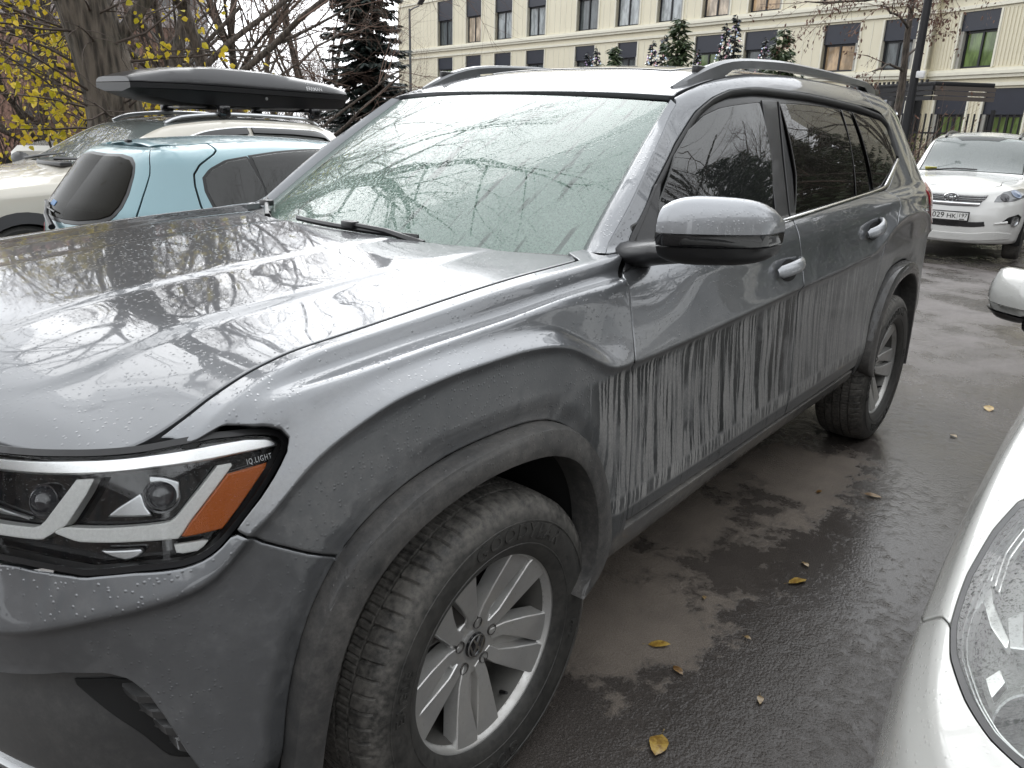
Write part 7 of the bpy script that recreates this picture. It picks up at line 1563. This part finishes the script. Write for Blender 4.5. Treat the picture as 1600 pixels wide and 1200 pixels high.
for o_, s_ in ((la, 1), (lb, -1)):
    band(S, hlo, hli, -.002, -.004, 'lamp_surround', M_black, o_, s_)
    for nm_, pl_, mt_, of_ in HA_TRIM:
        q_ = panel(nm_, S, pl_, {'b': M_bright, 's': M_silver, 'd': M_grey}[mt_], None, step=.03, off=of_, gap=0, flange=.01, edge=.002, bstep=.01, mirror=True); q_[0 if s_ > 0 else 1].parent = o_; bpy.data.objects.remove(q_[1 if s_ > 0 else 0])
    for a, v, r, d in HA_BOWLS:
        c = S.pos(a, v, -d); nn = S.nor(a, v)*.6+np.array([.8, .3, .0]); nn /= np.linalg.norm(nn); c[1] *= s_; nn[1] *= s_; q = Vector(nn).to_track_quat('Y', 'Z').to_matrix()
        mb = MB().lathe([(0, -.05), (r*.5, -.042), (r*.85, -.01), (r, .02), (r*1.06, .02), (r*1.06, -.02)], 32, 'y'); mb.xf(lambda p_: tuple(q@Vector(p_)+Vector(c))); bw_ = mb.build('reflector_bowl', M_lampin, o_)
        mb = MB().lathe([(0, .012), (r*.16, .01), (r*.2, -.02), (r*.2, -.04)], 20, 'y'); mb.xf(lambda p_: tuple(q@Vector(p_)+Vector(c))); mb.build('bulb_shield', M_silver, bw_)
    g1 = offset_poly(resample(np.array(HL_), .02, True), .060); band(S, hli, g1, -.03, -.055, 'inner_bezel', M_grey, o_, s_)
    for q_ in range(2):
        ga = offset_poly(resample(np.array(HL_), .02, True), .034+.011*q_); gb = offset_poly(resample(np.array(HL_), .02, True), .038+.011*q_); band(S, ga, gb, -.018-.009*q_, -.018-.009*q_, 'bezel_rib', M_silver, o_, s_)
a_, b_ = panel('lamp_lens', S, [tuple(q) for q in hli], glass('hazy_lens', (.86, .88, .86), 1.4, beads=.4, bead_scale=150, bstr=.25, film=.08, film_col=(.8, .8, .78)), None, mirror=True, step=.03, off=-.003, gap=0, flange=.002); a_.parent = la; b_.parent = lb
def rmir(s_):
    V = []; n = 20; ys_ = np.linspace(.88, 1.02, 9)
    for i, y in enumerate(ys_):
        t = i/8; k = math.sqrt(max(.02, 1-(2*t-1)**4*.9))
        for j in range(n): a = 2*math.pi*j/n; V.append((-1.15-.10*t+.085*k*math.cos(a)*(1 if math.cos(a) > 0 else .5), s_*y, 1.055+.078*k*math.sin(a)))
    V = np.array(V); F = [(i*n+j, i*n+(j+1) % n, (i+1)*n+(j+1) % n, (i+1)*n+j) for i in range(8) for j in range(n)]+[tuple(range(n)), tuple(range(8*n, 9*n))]
    up = V.copy(); up[:, 2] = np.maximum(up[:, 2], 1.034); o_ = MB().add(up, F).build('mirror_cap', M_white2, wh_, angle=50)
    mdl = (V-[-1.20, s_*.95, 1.03])*.98+[-1.20, s_*.95, 1.03]; mdl[:, 2] = np.clip(mdl[:, 2], 1.012, 1.032); MB().add(mdl, F).build('indicator_strip', M_white2, o_, angle=50)
    lo = (V-[-1.20, s_*.95, 1.03])*.96+[-1.20, s_*.95, 1.03]; lo[:, 2] = np.minimum(lo[:, 2], 1.010); MB().add(lo, F).build('mirror_base', M_black, o_, angle=50)
    MB().tube([(-1.10, s_*.78, .99), (-1.14, s_*.84, .985), (-1.17, s_*.90, .985)], [.03, .028, .025], 10).build('mirror_arm', M_black, o_)
rmir(-1); rmir(1)
# ---- white van at the far left, and a dark red car behind it
vn = tag(empty('van', (-7.25, -18.6, float(gz(-7.25, -18.6))-.12), math.radians(238)), 'old white van with a yellow notice on its rear door at far left', 'van')
def loftv(root, name, secs, mat, angle=35):
    m = len(secs[0]); V = [p_ for s_ in secs for p_ in s_]; F = [(i*m+k, i*m+(k+1) % m, (i+1)*m+(k+1) % m, (i+1)*m+k) for i in range(len(secs)-1) for k in range(m)]+[tuple(range(m)), tuple(range((len(secs)-1)*m, len(secs)*m))]
    return MB().add(V, F).build(name, mat, root, angle=angle)
rr_ = lambda x, w_, z0, z1, c: [(x, -w_, z0), (x, -w_, z1-c), (x, -w_+c, z1), (x, w_-c, z1), (x, w_, z1-c), (x, w_, z0)]
M_van = body_paint('van_white', (.62, .61, .56), .2, beads=0)
loftv(vn, 'body', [rr_(-2.1, .82, .35, 1.75, .12), rr_(-2.0, .84, .35, 1.86, .14), rr_(.6, .84, .35, 1.88, .14), rr_(.75, .84, .35, 1.80, .14), rr_(1.25, .80, .35, 1.15, .1), rr_(2.0, .76, .35, .95, .1), rr_(2.1, .74, .40, .80, .08)], M_van)
for y in (-.44, .44): d_ = MB().box((-2.105, y, 1.32), (.02, .62, .55), bev=.05).build('rear_window', M_glassd if y < 0 else simple('yellow_notice', (.62, .52, .16), .6), vn)
for x in (-1.3, -.3): MB().box((x, -.845, 1.38), (.75, .02, .45), bev=.05).build('side_window', M_glassd, vn); MB().box((x, .845, 1.38), (.75, .02, .45), bev=.05).build('side_window', M_glassd, vn)
for x in (-1.35, 1.3):
    for y in (-.72, .72): wheel2(vn, x, y, .30, .30, .18)
def small_car(name, x, y, rz, paint, lab, g='cars parked far behind'):
    t = tag(empty(name, (x, y, float(gz(x, y))), rz), lab, 'car', g)
    rs = lambda x_, w0, w1, z0, zb, z1: [(x_, -w0, z0), (x_, -w0, zb), (x_, -w1, z1), (x_, w1, z1), (x_, w0, zb), (x_, w0, z0)]
    loftv(t, 'body', [rs(-2.1, .7, .6, .4, .7, .8), rs(-1.9, .82, .7, .3, .85, .95), rs(-.9, .86, .75, .28, .9, .98), rs(.6, .86, .75, .28, .9, .98), rs(1.9, .80, .68, .28, .72, .82), rs(2.1, .66, .58, .36, .6, .68)], paint)
    loftv(t, 'cabin_glass', [rs(-1.75, .70, .60, .9, .92, .96), rs(-1.2, .74, .56, .9, 1.0, 1.36), rs(.1, .74, .58, .9, 1.0, 1.40), rs(.9, .70, .60, .9, .93, .98)], M_glassd)
    loftv(t, 'roof', [rs(-1.25, .57, .50, 1.34, 1.36, 1.39), rs(-.4, .60, .54, 1.39, 1.41, 1.44), rs(.1, .58, .52, 1.38, 1.40, 1.42)], paint)
    for xx in (-1.3, 1.3):
        for yy in (-.74, .74): wheel2(t, xx, yy, .31, .31, .18)
    return t
small_car('parked_car', -4.6, -18.4, 1.2, body_paint('dark_red_paint', (.10, .012, .015), .1, beads=0), 'dark red car at the left edge behind the cream SUV')
small_car('parked_car', -8.6, -33.5, 1.5, body_paint('dark_grey_paint', (.05, .05, .055), .1, beads=0), 'dark grey car at the left edge beside the white van')
